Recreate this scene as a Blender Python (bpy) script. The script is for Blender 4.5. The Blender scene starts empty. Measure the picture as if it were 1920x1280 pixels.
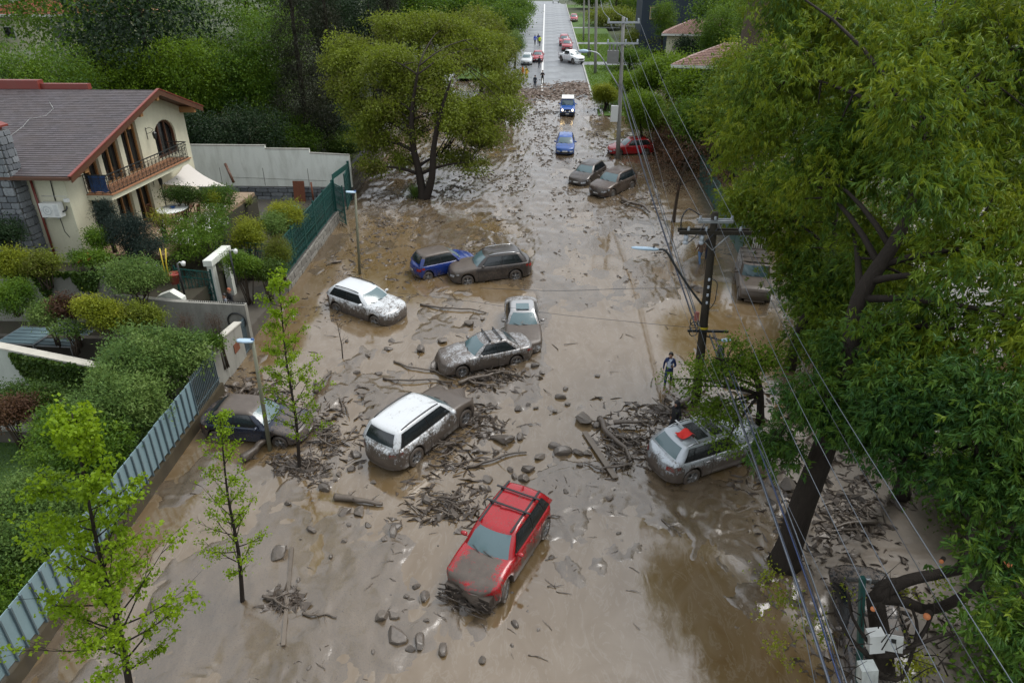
import bpy, bmesh, math, random
import numpy as np
from mathutils import Vector, Matrix, Euler

# ------------------------------------------------------------------ camera, sky, sun, exposure
SC = bpy.context.scene
COL = SC.collection
TH, PS = math.radians(27.28), math.radians(2.5)
S = math.tan(math.radians(3.4))            # the street climbs away from the camera
CH = 17.0
cam = bpy.data.cameras.new('camera')
cam.lens, cam.sensor_width, cam.sensor_fit = 24.0, 36.0, 'HORIZONTAL'
cam.clip_start, cam.clip_end = 0.5, 4000
cam_o = bpy.data.objects.new('camera', cam)
COL.objects.link(cam_o)
cam_o.location = (0, 0, CH)
cam_o.rotation_euler = (math.pi / 2 - TH, 0, PS)
SC.camera = cam_o

SUN_EL, SUN_ROT = math.radians(60), math.radians(72)
world = bpy.data.worlds.new('World')
SC.world = world
world.use_nodes = True
wn = world.node_tree
wn.nodes.clear()
w_sky = wn.nodes.new('ShaderNodeTexSky')
w_sky.sky_type = 'NISHITA'
w_sky.sun_disc = False
w_sky.sun_elevation, w_sky.sun_rotation = SUN_EL, SUN_ROT
w_sky.air_density, w_sky.dust_density, w_sky.ozone_density = 1.0, 6.0, 1.0
w_hs = wn.nodes.new('ShaderNodeHueSaturation')
w_hs.inputs['Saturation'].default_value = 0.30      # an even grey overcast
w_bg = wn.nodes.new('ShaderNodeBackground')
w_bg.inputs['Strength'].default_value = 0.15
w_out = wn.nodes.new('ShaderNodeOutputWorld')
wn.links.new(w_sky.outputs[0], w_hs.inputs['Color'])
w_cl = wn.nodes.new('ShaderNodeMixRGB')               # the closed cloud deck evens the sky out
w_cl.inputs[0].default_value = 0.6
w_cl.inputs[2].default_value = (6.6, 7.1, 7.7, 1)
wn.links.new(w_hs.outputs[0], w_cl.inputs[1])
wn.links.new(w_cl.outputs[0], w_bg.inputs['Color'])
wn.links.new(w_bg.outputs[0], w_out.inputs['Surface'])

sun = bpy.data.lights.new('sun', 'SUN')
sun.energy, sun.angle, sun.color = 1.5, math.radians(28), (1.0, 0.97, 0.93)
sun_o = bpy.data.objects.new('sun', sun)
COL.objects.link(sun_o)
# the lamp shines from the direction the sky texture puts its sun in
sd = Vector((math.sin(SUN_ROT) * math.cos(SUN_EL), math.cos(SUN_ROT) * math.cos(SUN_EL), math.sin(SUN_EL)))
sun_o.rotation_euler = sd.to_track_quat('Z', 'Y').to_euler()

SC.view_settings.view_transform = 'Standard'
SC.view_settings.look = 'None'
SC.view_settings.gamma = 1.0
SC.view_settings.use_curve_mapping = False
SC.view_settings.exposure = 0.40
SC.render.engine = 'CYCLES'
SC.cycles.max_bounces = 6
SC.cycles.diffuse_bounces = 3
SC.cycles.glossy_bounces = 3
SC.cycles.transmission_bounces = 4
SC.cycles.transparent_max_bounces = 6
SC.cycles.caustics_reflective = False
SC.cycles.caustics_refractive = False
SC.cycles.use_denoising = True

# ------------------------------------------------------------------ measuring helpers
FPX = 1280.0
_f = Vector((-math.sin(PS) * math.cos(TH), math.cos(PS) * math.cos(TH), -math.sin(TH)))
_r = Vector((math.cos(PS), math.sin(PS), 0))
_u = _r.cross(_f)
EYE = Vector((0, 0, CH))
def ray(px, py): return _f + _r * ((px - 960) / FPX) + _u * ((640 - py) / FPX)
def at(px, py, Z): return EYE + ray(px, py) * Z
def G(px, py, dz=0.0):                     # the point of the street seen at a pixel
    d = ray(px, py); t = (CH - dz) / (S * d.y - d.z); return EYE + d * t
def onx(px, py, x):
    d = ray(px, py); return EYE + d * (x / d.x)
def ony(px, py, y):
    d = ray(px, py); return EYE + d * (y / d.y)
def onz(px, py, z):
    d = ray(px, py); return EYE + d * ((z - CH) / d.z)
def gz(y): return S * min(y, 214.0)

# ------------------------------------------------------------------ object helpers
def tag(o, label=None, cat=None, group=None, kind=None):
    if label: o['label'] = label
    if cat: o['category'] = cat
    if group: o['group'] = group
    if kind: o['kind'] = kind
    return o
def empty(name, loc=(0, 0, 0), rz=0.0, label=None, cat=None, group=None, rot=None):
    o = bpy.data.objects.new(name, None)
    COL.objects.link(o)
    o.location = loc
    o.rotation_euler = rot if rot is not None else (0, 0, rz)
    o.empty_display_size = 0.2
    return tag(o, label, cat, group)
def link(name, me, parent=None, loc=None, rot=None, scale=None):
    o = bpy.data.objects.new(name, me)
    COL.objects.link(o)
    if parent: o.parent = parent
    if loc is not None: o.location = loc
    if rot is not None: o.rotation_euler = rot
    if scale is not None: o.scale = scale
    return o
def copy_tree(o, parent=None):
    c = o.copy(); COL.objects.link(c)
    if parent: c.parent = parent
    for ch in o.children: copy_tree(ch, c)
    return c

class MB:
    """collects faces and builds them as ONE mesh object"""
    def __init__(s): s.v = []; s.f = []; s.m = []; s.mats = []; s.sm = []
    def mi(s, mat):
        if mat is None: return 0
        if mat not in s.mats: s.mats.append(mat)
        return s.mats.index(mat)
    def add(s, vs, fs, mat=None, smooth=False):
        b = len(s.v); k = s.mi(mat)
        s.v += [tuple(v) for v in vs]
        for f in fs: s.f.append(tuple(i + b for i in f)); s.m.append(k); s.sm.append(smooth)
        return s
    def box(s, c, size, rz=0.0, mat=None, M=None):
        x, y, z = size[0] / 2, size[1] / 2, size[2] / 2
        R = M if M is not None else Matrix.Rotation(rz, 3, 'Z')
        c = Vector(c)
        vs = [c + R @ Vector((a * x, b * y, d * z)) for d in (-1, 1) for b in (-1, 1) for a in (-1, 1)]
        return s.add(vs, [(0, 2, 3, 1), (4, 5, 7, 6), (0, 1, 5, 4), (2, 6, 7, 3), (1, 3, 7, 5), (0, 4, 6, 2)], mat)
    def bar(s, a, b, w, h, mat=None, up=(0, 0, 1)):
        a, b = Vector(a), Vector(b); d = b - a; L = d.length
        if L < 1e-6: return s
        d.normalize(); u = Vector(up)
        if abs(d.dot(u)) > .98: u = Vector((1, 0, 0))
        y = u.cross(d).normalized(); z = d.cross(y)
        return s.box((a + b) / 2, (L, w, h), mat=mat, M=Matrix((d, y, z)).transposed())
    def prism(s, poly, axis, a, b, mat=None):
        """poly: 2-D outline in the other two axes, extruded from a to b along axis"""
        n = len(poly)
        def mk(p, t):
            if axis == 'x': return (t, p[0], p[1])
            if axis == 'y': return (p[0], t, p[1])
            return (p[0], p[1], t)
        vs = [mk(p, a) for p in poly] + [mk(p, b) for p in poly]
        fs = [tuple(range(n))[::-1], tuple(range(n, 2 * n))] + [(i, (i + 1) % n, n + (i + 1) % n, n + i) for i in range(n)]
        return s.add(vs, fs, mat)
    def tube(s, pts, rad, n=6, mat=None, cap=True, smooth=True):
        pts = [Vector(p) for p in pts]
        if not hasattr(rad, '__len__'): rad = [rad] * len(pts)
        vs = []; fs = []; ref = None
        for i, p in enumerate(pts):
            t = (pts[min(i + 1, len(pts) - 1)] - pts[max(i - 1, 0)])
            if t.length < 1e-7: t = Vector((0, 0, 1))
            t.normalize()
            if ref is None:
                ref = Vector((1, 0, 0)) if abs(t.x) < .8 else Vector((0, 1, 0))
            x = (ref - t * ref.dot(t)).normalized(); y = t.cross(x); ref = x
            for k in range(n):
                a = 2 * math.pi * k / n
                vs.append(p + (x * math.cos(a) + y * math.sin(a)) * rad[i])
        for i in range(len(pts) - 1):
            for k in range(n):
                k2 = (k + 1) % n
                fs.append((i * n + k, i * n + k2, (i + 1) * n + k2, (i + 1) * n + k))
        if cap:
            fs.append(tuple(range(n))[::-1]); fs.append(tuple((len(pts) - 1) * n + k for k in range(n)))
        return s.add(vs, fs, mat, smooth)
    def cyl(s, a, b, r, n=12, mat=None, r2=None, smooth=True): return s.tube([a, b], [r, r if r2 is None else r2], n, mat, True, smooth)
    def lathe(s, prof, c, axis='z', n=20, mat=None, smooth=True):
        """prof: (radius, height) pairs"""
        vs = []; fs = []
        for (r, h) in prof:
            for k in range(n):
                a = 2 * math.pi * k / n; ca, sa = r * math.cos(a), r * math.sin(a)
                p = (ca, sa, h) if axis == 'z' else ((ca, h, sa) if axis == 'y' else (h, ca, sa))
                vs.append(Vector(c) + Vector(p))
        for i in range(len(prof) - 1):
            for k in range(n):
                k2 = (k + 1) % n; fs.append((i * n + k, i * n + k2, (i + 1) * n + k2, (i + 1) * n + k))
        return s.add(vs, fs, mat, smooth)
    def mesh(s, name, mat=None):
        me = bpy.data.meshes.new(name)
        me.from_pydata(s.v, [], s.f)
        ms = s.mats or ([mat] if mat else [])
        for m in ms: me.materials.append(m)
        if s.mats: me.polygons.foreach_set('material_index', s.m)
        me.polygons.foreach_set('use_smooth', s.sm)
        me.update()
        return me
    def build(s, name, mat=None, parent=None, loc=None, rot=None):
        return link(name, s.mesh(name, mat), parent, loc, rot)

def np_mesh(name, V, F, mat, attr=None, smooth=False):
    """fast mesh of equal-sided faces from numpy arrays; attr = (name, value per face)"""
    me = bpy.data.meshes.new(name)
    nv, (nf, k) = len(V), F.shape
    me.vertices.add(nv); me.vertices.foreach_set('co', np.ascontiguousarray(V, dtype=np.float32).ravel())
    me.loops.add(nf * k); me.loops.foreach_set('vertex_index', np.ascontiguousarray(F, dtype=np.int32).ravel())
    me.polygons.add(nf)
    me.polygons.foreach_set('loop_start', np.arange(0, nf * k, k, dtype=np.int32))
    me.polygons.foreach_set('loop_total', np.full(nf, k, dtype=np.int32))
    me.polygons.foreach_set('use_smooth', np.full(nf, smooth, dtype=bool))
    if mat: me.materials.append(mat)
    if attr is not None:
        a = me.attributes.new(attr[0], 'FLOAT', 'FACE'); a.data.foreach_set('value', np.ascontiguousarray(attr[1], dtype=np.float32))
    me.update(calc_edges=True)
    return me

# ------------------------------------------------------------------ numpy noise
def _hash(ix, iy, seed):
    n = (ix.astype(np.int64) * 374761393 + iy.astype(np.int64) * 668265263 + seed * 1442695041) & 0x7fffffff
    n = ((n ^ (n >> 13)) * 1274126177) & 0x7fffffff
    return ((n ^ (n >> 16)) & 0xffff) / 65535.0
def vnoise(x, y, seed=0):
    x = np.asarray(x, dtype=float); y = np.asarray(y, dtype=float)
    ix, iy = np.floor(x), np.floor(y); fx, fy = x - ix, y - iy
    fx = fx * fx * (3 - 2 * fx); fy = fy * fy * (3 - 2 * fy)
    a, b = _hash(ix, iy, seed), _hash(ix + 1, iy, seed); c, d = _hash(ix, iy + 1, seed), _hash(ix + 1, iy + 1, seed)
    return (a * (1 - fx) + b * fx) * (1 - fy) + (c * (1 - fx) + d * fx) * fy
def fbm(x, y, seed=0, o=4):
    t = 0; a = .5; n = 0
    for i in range(o):
        t = t + a * vnoise(x * 2 ** i + 17 * i, y * 2 ** i - 9 * i, seed + i); n += a; a *= .5
    return t / n
def sstep(a, b, x):
    t = np.clip((x - a) / (b - a), 0, 1); return t * t * (3 - 2 * t)

# ------------------------------------------------------------------ materials
class NT:
    def __init__(s, name):
        s.m = bpy.data.materials.new(name); s.m.use_nodes = True
        s.t = s.m.node_tree; s.t.nodes.clear()
        s.out = s.t.nodes.new('ShaderNodeOutputMaterial')
    def n(s, typ, ins=None, out=0, **props):
        nd = s.t.nodes.new('ShaderNode' + typ)
        for k, v in props.items(): setattr(nd, k, v)
        for k, v in (ins or {}).items():
            sock = nd.inputs[k]
            if isinstance(v, bpy.types.NodeSocket): s.t.links.new(v, sock)
            else:
                if hasattr(sock.default_value, '__len__') and len(sock.default_value) == 4 and hasattr(v, '__len__') and len(v) == 3: v = (*v, 1)
                sock.default_value = v
        return nd.outputs[out]
    def coord(s, which='Object'):
        nd = s.t.nodes.new('ShaderNodeTexCoord'); return nd.outputs[which]
    def noise(s, vec, scale, detail=4, rough=.55, dist=0.0, out=0):
        return s.n('TexNoise', {'Vector': vec, 'Scale': scale, 'Detail': detail, 'Roughness': rough, 'Distortion': dist}, out)
    def ramp(s, fac, stops, interp='LINEAR'):
        nd = s.t.nodes.new('ShaderNodeValToRGB'); s.t.links.new(fac, nd.inputs[0])
        e = nd.color_ramp.elements; nd.color_ramp.interpolation = interp
        while len(e) < len(stops): e.new(.5)
        for i, (p, c) in enumerate(stops):
            e[i].position = p; e[i].color = (*c, 1) if hasattr(c, '__len__') else (c, c, c, 1)
        return nd.outputs[0]
    def mix(s, fac, a, b, typ='MIX'):
        nd = s.t.nodes.new('ShaderNodeMixRGB'); nd.blend_type = typ
        for k, v in ((0, fac), (1, a), (2, b)):
            if isinstance(v, bpy.types.NodeSocket): s.t.links.new(v, nd.inputs[k])
            else: nd.inputs[k].default_value = v if k == 0 else (*v, 1)
        return nd.outputs[0]
    def math(s, op, a, b=0.0, c=None, clamp=False):
        nd = s.t.nodes.new('ShaderNodeMath'); nd.operation = op; nd.use_clamp = clamp
        for k, v in ((0, a), (1, b), (2, c)):
            if v is None: continue
            if isinstance(v, bpy.types.NodeSocket): s.t.links.new(v, nd.inputs[k])
            else: nd.inputs[k].default_value = v
        return nd.outputs[0]
    def mapv(s, vec, scale=(1, 1, 1), rot=(0, 0, 0), loc=(0, 0, 0)):
        return s.n('Mapping', {'Vector': vec, 'Scale': scale, 'Rotation': rot, 'Location': loc})
    def sep(s, vec, i):
        nd = s.t.nodes.new('ShaderNodeSeparateXYZ'); s.t.links.new(vec, nd.inputs[0]); return nd.outputs[i]
    def attr(s, name, out=2):
        nd = s.t.nodes.new('ShaderNodeAttribute'); nd.attribute_name = name; return nd.outputs[out]
    def rand(s):
        return s.t.nodes.new('ShaderNodeObjectInfo').outputs['Random']
    def bump(s, h, strength=.3, dist=.02, normal=None):
        i = {'Height': h, 'Strength': strength, 'Distance': dist}
        if normal is not None: i['Normal'] = normal
        return s.n('Bump', i)
    def pbr(s, col, rough=.6, metal=0.0, normal=None, coat=0.0, spec=.5, emit=None, es=0.0, ior=1.5):
        i = {'Base Color': col, 'Roughness': rough, 'Metallic': metal, 'Specular IOR Level': spec, 'IOR': ior}
        if coat: i['Coat Weight'] = coat; i['Coat Roughness'] = .06
        if normal is not None: i['Normal'] = normal
        if emit is not None: i['Emission Color'] = emit; i['Emission Strength'] = es
        return s.n('BsdfPrincipled', i)
    def done(s, sh):
        s.t.links.new(sh, s.out.inputs['Surface']); return s.m
def simple(name, col, rough=.6, metal=0.0, var=.25, scale=6.0, bump=.0, spec=.5, coat=0.0):
    """a plain coloured surface with grain of its own"""
    t = NT(name); v = t.coord()
    nz = t.noise(v, scale, 5, .6)
    c = t.mix(nz, tuple(k * (1 - var) for k in col), tuple(min(1, k * (1 + var)) for k in col))
    nrm = t.bump(t.noise(v, scale * 6, 3), bump, .01) if bump else None
    return t.done(t.pbr(c, rough, metal, nrm, coat, spec))
# ------------------------------------------------------------------ ground materials
MUD = (0.165, 0.128, 0.096)
def mud_material():
    t = NT('wet_mud'); v = t.coord()
    # streaks of the flow run down the street
    fl = t.noise(t.mapv(v, (1.0, .45, 1)), .55, 6, .6, 1.6)
    gr = t.noise(v, 3.2, 7, .62, .6)
    fine = t.noise(v, 22, 4, .6)
    c = t.mix(t.ramp(fl, [(.33, 0), (.66, 1)]), (.068, .048, .026), (.132, .099, .063))
    c = t.mix(t.ramp(gr, [(.35, 0), (.75, .8)]), c, (.115, .082, .050))
    c = t.mix(t.ramp(fine, [(.52, 0), (.72, .7)]), c, (.055, .041, .031))
    c = t.mix(t.ramp(t.noise(v, 70, 3, .7), [(.50, 0), (.72, .55)]), c, (.05, .038, .03))
    # thicker, drier lumps are rougher than the wet film between them
    r = t.ramp(t.noise(t.mapv(v, (1, .7, 1)), 1.7, 6, .62, .8), [(.32, .06), (.55, .13), (.75, .34)])
    # the bank under the right hand trees is thick, drained mud
    bank = t.n('MapRange', {0: t.sep(v, 0), 1: 7.4, 2: 9.6, 3: 0.0, 4: .5}); near = t.n('MapRange', {0: t.sep(v, 1), 1: 20.0, 2: 25.0, 3: 1.0, 4: 0.0})
    r = t.math('ADD', r, t.math('MULTIPLY', bank, near), clamp=True)
    n1 = t.bump(t.noise(t.mapv(v, (1, .6, 1)), 2.4, 6, .6, 1.2), .18, .05)
    n2 = t.bump(t.noise(v, 14, 7, .72, .5), .30, .02, n1)
    return t.done(t.pbr(c, r, 0, n2, spec=1.0, ior=1.6))
def water_material():
    t = NT('muddy_water'); v = t.coord()
    sw = t.noise(t.mapv(v, (1, .6, 1), (0, 0, .5)), .45, 5, .55, 2.6)
    sw2 = t.noise(t.mapv(v, (1, .5, 1), (0, 0, .3)), 1.4, 5, .6, 3.2)
    c = t.mix(t.ramp(sw, [(.35, 0), (.65, 1)]), (.112, .072, .030), (.150, .108, .063))
    c = t.mix(t.ramp(sw2, [(.53, 0), (.58, .35), (.63, 0)]), c, (.21, .175, .13))      # silt streaks
    r = t.ramp(sw2, [(.3, .04), (.7, .09)])
    n = t.bump(t.noise(t.mapv(v, (1, .5, 1)), 2.2, 4, .5, .6), .10, .03)
    n = t.bump(t.noise(v, 14, 3, .5), .04, .01, n)
    return t.done(t.pbr(c, r, 0, n, spec=1.0, ior=1.62))
MAT_MUD = mud_material()
MAT_WATER = water_material()

def poolness(x, y):
    """how far the ground dips under the flood, metres (negative = under water)"""
    o = np.full(np.shape(x), .012)
    o = o - .105 * sstep(3.0, 7.5, 11 - np.hypot((x - 3.6) * 1.25, (y - 12.0)))             # pool, lower right
    o = o - .08 * sstep(0, 3, 4.2 - np.hypot((x + 1.6) * .75, (y - 10.6) * 1.4))               # bottom edge
    o = o - .05 * sstep(-8.6, -10.5, x) * sstep(13, 17, y) * sstep(46, 36, y)              # left verge
    o = o - .07 * sstep(0, 2, 5.0 - np.hypot((x + 7.5) * .8, (y - 33) * .55))
    o = o - .045 * sstep(6.2, 7.4, x) * sstep(22, 27, y) * sstep(48, 42, y)                 # right verge
    o = o - .05 * sstep(2.5, 4.0, 6.5 - np.hypot(x - 3.2, (y - 27) * .55))                   # sheet of water in the road
    o = o - .05 * sstep(0, 2, 4 - np.hypot(x + 3.9, (y - 19.8)))
    o = o + .03 * sstep(42, 50, y)
    o = o + .14 * sstep(7.2, 9.5, x) * sstep(25, 20, y)
    o = o - .30 * sstep(91, 101, y + 5 * (fbm(x * .22, y * .1, 61) - .5) - .55 * np.clip(x - 0, -4, 5))
    return o
def mud_h(x, y):
    x = np.asarray(x, dtype=float); y = np.asarray(y, dtype=float)
    wx = x + 1.1 * (fbm(x * .5, y * .35, 31) - .5); wy = y + 1.6 * (fbm(x * .4, y * .3, 37) - .5)
    far = sstep(36, 52, y)
    h = .17 * (fbm(wx * .42, wy * .26, 3, 3) - .5)
    h = h + .085 * (fbm(wx * 1.5, wy * .9, 7, 3) - .5)
    # ridges where the flow piled the mud up
    rd = 1 - np.abs(2 * fbm(wx * .75, wy * .5, 11, 3) - 1)
    h = h + .055 * np.clip(rd - .80, 0, 1) / .2 * sstep(.35, .6, fbm(x * .2, y * .15, 13, 2))
    rough = (.4 + .6 * sstep(.4, .62, fbm(x * .25, y * .2, 19, 2)))
    h = h + rough * .05 * (fbm(x * 4.2, y * 3.0, 23, 3) - .5) * (1 + .6 * far)
    h = h + far * .10 * (np.clip(fbm(x * 2.0, y * 1.1, 41, 3), .52, 1) - .52) * 2.2
    # sheets of mud that stopped one over the other: low steps with crisp fronts
    for sc, am, sd in ((.45, .040, 81), (.95, .024, 83), (1.9, .014, 85)):
        f = fbm(wx * sc, wy * sc * .7, sd, 3)
        for lv in (.42, .50, .58): h = h + am * (sstep(lv, lv + .022, f) - .5) * (1 - .5 * far)
    # calmer stretches: the open water at the bottom, the wet strip in mid road, the left verge
    calm = .75 * sstep(0, 3, 6.5 - np.hypot((x - 1.5) * .8, (y - 10.5) * 1.1))
    calm = np.maximum(calm, .72 * sstep(0, 1.6, 3.4 - np.abs(x - 2.9 + .03 * (y - 30))) * sstep(23, 27, y) * sstep(50, 42, y))
    calm = np.maximum(calm, .6 * sstep(-5.5, -8, x) * sstep(27, 30, y) * sstep(46, 40, y))
    calm = np.maximum(calm, .45 * sstep(-2, -4, x) * sstep(20, 17, y))
    calm = np.maximum(calm, .6 * sstep(7, 8.5, x) * sstep(25, 29, y) * sstep(44, 38, y))
    return h * (1 - calm) + poolness(x, y)

def build_ground():
    ys = [5.0]
    while ys[-1] < 106:
        y = ys[-1]; ys.append(y + max(.065, (y * y + 289) / 10450 * 1.15))
    ys = np.array(ys)
    xs = np.concatenate([np.arange(-14.2, 9.0, .088), np.arange(9.0, 32, .4)])
    X, Y = np.meshgrid(xs, ys)
    Z = S * Y + mud_h(X, Y)
    ny, nx = X.shape
    idx = np.arange(ny * nx).reshape(ny, nx)
    F = np.stack([idx[:-1, :-1], idx[:-1, 1:], idx[1:, 1:], idx[1:, :-1]], -1).reshape(-1, 4)
    me = np_mesh('mud_ground', np.stack([X, Y, Z], -1).reshape(-1, 3), F, MAT_MUD, smooth=True)
    o = link('mud_ground', me); tag(o, 'thick brown mud covering the street from verge to verge', kind='structure')
    m = MB(); m.add([(-14.2, 5, S * 5), (32, 5, S * 5), (32, 94, S * 94), (-14.2, 94, S * 94)], [(0, 1, 2, 3)])
    o = m.build('flood_water', MAT_WATER); tag(o, 'shallow brown flood water lying between the mud bars', kind='structure')
    # the land around, under everything
    t = NT('garden_soil'); v = t.coord()
    c = t.mix(t.noise(v, .4, 6), (.030, .034, .016), (.060, .060, .030))
    c = t.mix(t.ramp(t.noise(v, 3, 5), [(.45, 0), (.7, 1)]), c, (.045, .085, .018))
    soil = t.done(t.pbr(c, .9))
    m = MB(); e = -.45
    for (x0, x1) in ((-900, -14.25), (-14.25, 33), (33, 900)):
        m.add([(x0, -30, S * -30 + e), (x1, -30, S * -30 + e), (x1, 214, S * 214 + e), (x0, 214, S * 214 + e)], [(0, 1, 2, 3)])
        m.add([(x0, 214, S * 214 + e), (x1, 214, S * 214 + e), (x1, 3000, S * 214 + e - 4), (x0, 3000, S * 214 + e - 4)], [(0, 1, 2, 3)])
    o = m.build('terrain', soil); tag(o, 'dark planted land on both sides of the street', kind='structure')
build_ground()
# ------------------------------------------------------------------ foliage
def leaf_material(name, cols, trans=.35, rough=.5, spec=.22):
    """cols: colours of the leaves themselves from old to fresh, read per leaf"""
    t = NT(name)
    v = t.attr('v')
    n = len(cols)
    c = t.ramp(v, [(i / (n - 1), cols[i]) for i in range(n)])
    c = t.mix(t.math('MULTIPLY', t.noise(t.coord(), 9, 2), .5), c, tuple(k * .6 for k in cols[0]))
    p = t.pbr(c, rough, spec=spec)
    tr = t.n('BsdfTranslucent', {'Color': t.mix(.5, c, tuple(min(1, k * 1.5) for k in cols[-1]))})
    return t.done(t.n('MixShader', {0: trans, 1: p, 2: tr}))
def bark_material(name, col):
    t = NT(name); v = t.coord()
    n1 = t.noise(t.mapv(v, (6, 6, 1.2)), 3, 6, .65)
    c = t.mix(n1, tuple(k * .5 for k in col), tuple(k * 1.7 for k in col))
    return t.done(t.pbr(c, .85, normal=t.bump(n1, .8, .04), spec=.2))
BARK_DARK = bark_material('dark_wet_bark', (.024, .019, .015))
BARK_BROWN = bark_material('brown_bark', (.060, .046, .034))
LF = {
    'ash':    leaf_material('ash_leaves', [(.018, .066, .012), (.066, .140, .012), (.160, .225, .010), (.275, .305, .018)], .28),
    'ashdeep': leaf_material('deep_ash_leaves', [(.012, .055, .014), (.036, .102, .016), (.085, .160, .014), (.180, .240, .014)], .2),
    'lime':   leaf_material('young_maple_leaves', [(.115, .200, .006), (.190, .300, .008), (.280, .390, .014)], .42),
    'olive':  leaf_material('olive_brown_leaves', [(.095, .075, .020), (.105, .135, .014), (.155, .210, .016), (.245, .310, .024)], .32),
    'mid':    leaf_material('mid_green_leaves', [(.018, .055, .008), (.050, .115, .010), (.100, .185, .012), (.160, .245, .018)], .32),
    'bright': leaf_material('bright_green_leaves', [(.050, .100, .008), (.105, .185, .010), (.190, .285, .014)], .36),
    'dark':   leaf_material('dark_green_leaves', [(.006, .018, .008), (.014, .034, .010), (.026, .055, .014)], .22),
    'conifer': leaf_material('conifer_needles', [(.010, .014, .007), (.020, .024, .010), (.036, .040, .014)], .15),
    'grey':   leaf_material('grey_green_leaves', [(.034, .085, .018), (.105, .180, .034), (.235, .320, .085)], .28),
    'yellow': leaf_material('yellow_green_leaves', [(.110, .150, .010), (.200, .235, .014), (.330, .340, .030)], .36),
    'ivy':    leaf_material('ivy_leaves', [(.016, .045, .008), (.045, .090, .012), (.095, .145, .016)], .25),
    'bluegreen': leaf_material('blue_spruce_needles', [(.010, .022, .018), (.020, .036, .028), (.036, .058, .042)], .15),
    'rust':   leaf_material('rusty_dry_leaves', [(.040, .018, .010), (.085, .040, .020), (.120, .070, .030)], .25),
    'blade':  leaf_material('striped_sword_leaves', [(.060, .095, .020), (.150, .175, .050), (.290, .290, .110)], .25),
}
WHITE_FLOWER = simple('white_petals', (.62, .60, .56), .6, var=.1)
MAUVE_FLOWER = simple('mauve_petals', (.16, .13, .28), .6, var=.2)
RED_FLOWER = simple('red_petals', (.5, .02, .015), .5, var=.15)

def _unit(a): return a / np.maximum(np.linalg.norm(a, axis=-1, keepdims=True), 1e-9)
def leaf_cloud(lobes, nclump, per, cr, L, wr, seed, droop=.25, flat=.75, shell=.55, spray=1, up=.5):
    """thousands of separate leaves gathered in clumps through the volume of some lobes"""
    g = np.random.default_rng(seed)
    lb = np.array([l[:6] for l in lobes], dtype=float)
    w = (lb[:, 3] * lb[:, 4] * lb[:, 5]) ** .7; w /= w.sum()
    k = g.choice(len(lb), nclump, p=w)
    d = _unit(g.normal(size=(nclump, 3)))
    r = shell + (1.06 - shell) * g.random((nclump, 1)) ** .6
    cen = lb[k, :3] + d * r * lb[k, 3:6]
    cv = np.clip(.45 * g.random(nclump) + 1.5 * (fbm(cen[:, 0] * .8 + 50, cen[:, 1] * .8 + cen[:, 2] * .9, seed, 2) - .5) + .28, 0, 1)
    csz = .6 + .8 * g.random(nclump)
    ns = nclump * per // spray
    ck = np.repeat(np.arange(nclump), per // spray)[:ns] if per % spray == 0 else g.integers(0, nclump, ns)
    off = g.normal(size=(ns, 3)) * cr * csz[ck][:, None]; off[:, 2] *= flat
    pos = cen[ck] + off
    d0 = _unit(.7 * d[ck] + .9 * _unit(g.normal(size=(ns, 3))) + np.array([0, 0, -droop]))
    v0 = np.clip(.65 * cv[ck] + .35 * g.random(ns), 0, 1)
    if spray > 1:
        pos = np.repeat(pos, spray, 0); d0 = np.repeat(d0, spray, 0); v0 = np.repeat(v0, spray)
        sp = np.tile(np.arange(spray) / spray, ns)[:, None]
        pos = pos + d0 * L * .9 * sp
        d0 = _unit(d0 + .85 * _unit(g.normal(size=d0.shape)) + np.array([0, 0, -droop * .6]))
    n = len(pos)
    nor = _unit(np.array([0, 0, up]) + .75 * _unit(g.normal(size=(n, 3))))
    side = _unit(np.cross(d0, nor))
    nor = np.cross(side, d0)
    Ls = (L * (.6 + .7 * g.random(n)))[:, None]
    V = np.empty((n, 4, 3))
    V[:, 0] = pos; V[:, 2] = pos + d0 * Ls - nor * Ls * .10
    mid = pos + d0 * Ls * .45 + nor * Ls * .03
    V[:, 1] = mid + side * Ls * wr * .5; V[:, 3] = mid - side * Ls * wr * .5
    return V, np.clip(v0 + .1 * (g.random(n) - .5), 0, 1), cen
def leaves_mesh(name, V, v, mat):
    n = len(V)
    return np_mesh(name, V.reshape(-1, 3), np.arange(n * 4).reshape(n, 4), mat, ('v', v))
def bez(a, b, c, n=6):
    return [a * (1 - t) ** 2 + b * 2 * t * (1 - t) + c * t * t for t in [i / n for i in range(n + 1)]]
def branches(m, fork, r0, targets, rng, mat=None, sag=.15, n=5, sides=5, tip=.012):
    for q in targets:
        q = Vector(q); f, rf = fork[rng.randrange(len(fork))] if isinstance(fork, list) else fork(q)
        mid = f.lerp(q, .5) + Vector((rng.uniform(-.1, .1), rng.uniform(-.1, .1), sag)) * (q - f).length
        p = bez(f, mid, q, n)
        for i in range(1, n): p[i] += Vector((rng.gauss(0, 1), rng.gauss(0, 1), rng.gauss(0, 1))) * .025 * (q - f).length
        m.tube(p, [max(tip, rf * (1 - i / n) ** .8) for i in range(n + 1)], sides, mat)
def nearest_on(path, rad):
    """where on a trunk a limb to q leaves it"""
    def f(q):
        best = min(range(len(path)), key=lambda i: (path[i] - q).length + max(0, path[i].z - q.z + .6) * 2.0)
        return path[best], rad[best] * .55
    return f
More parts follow.
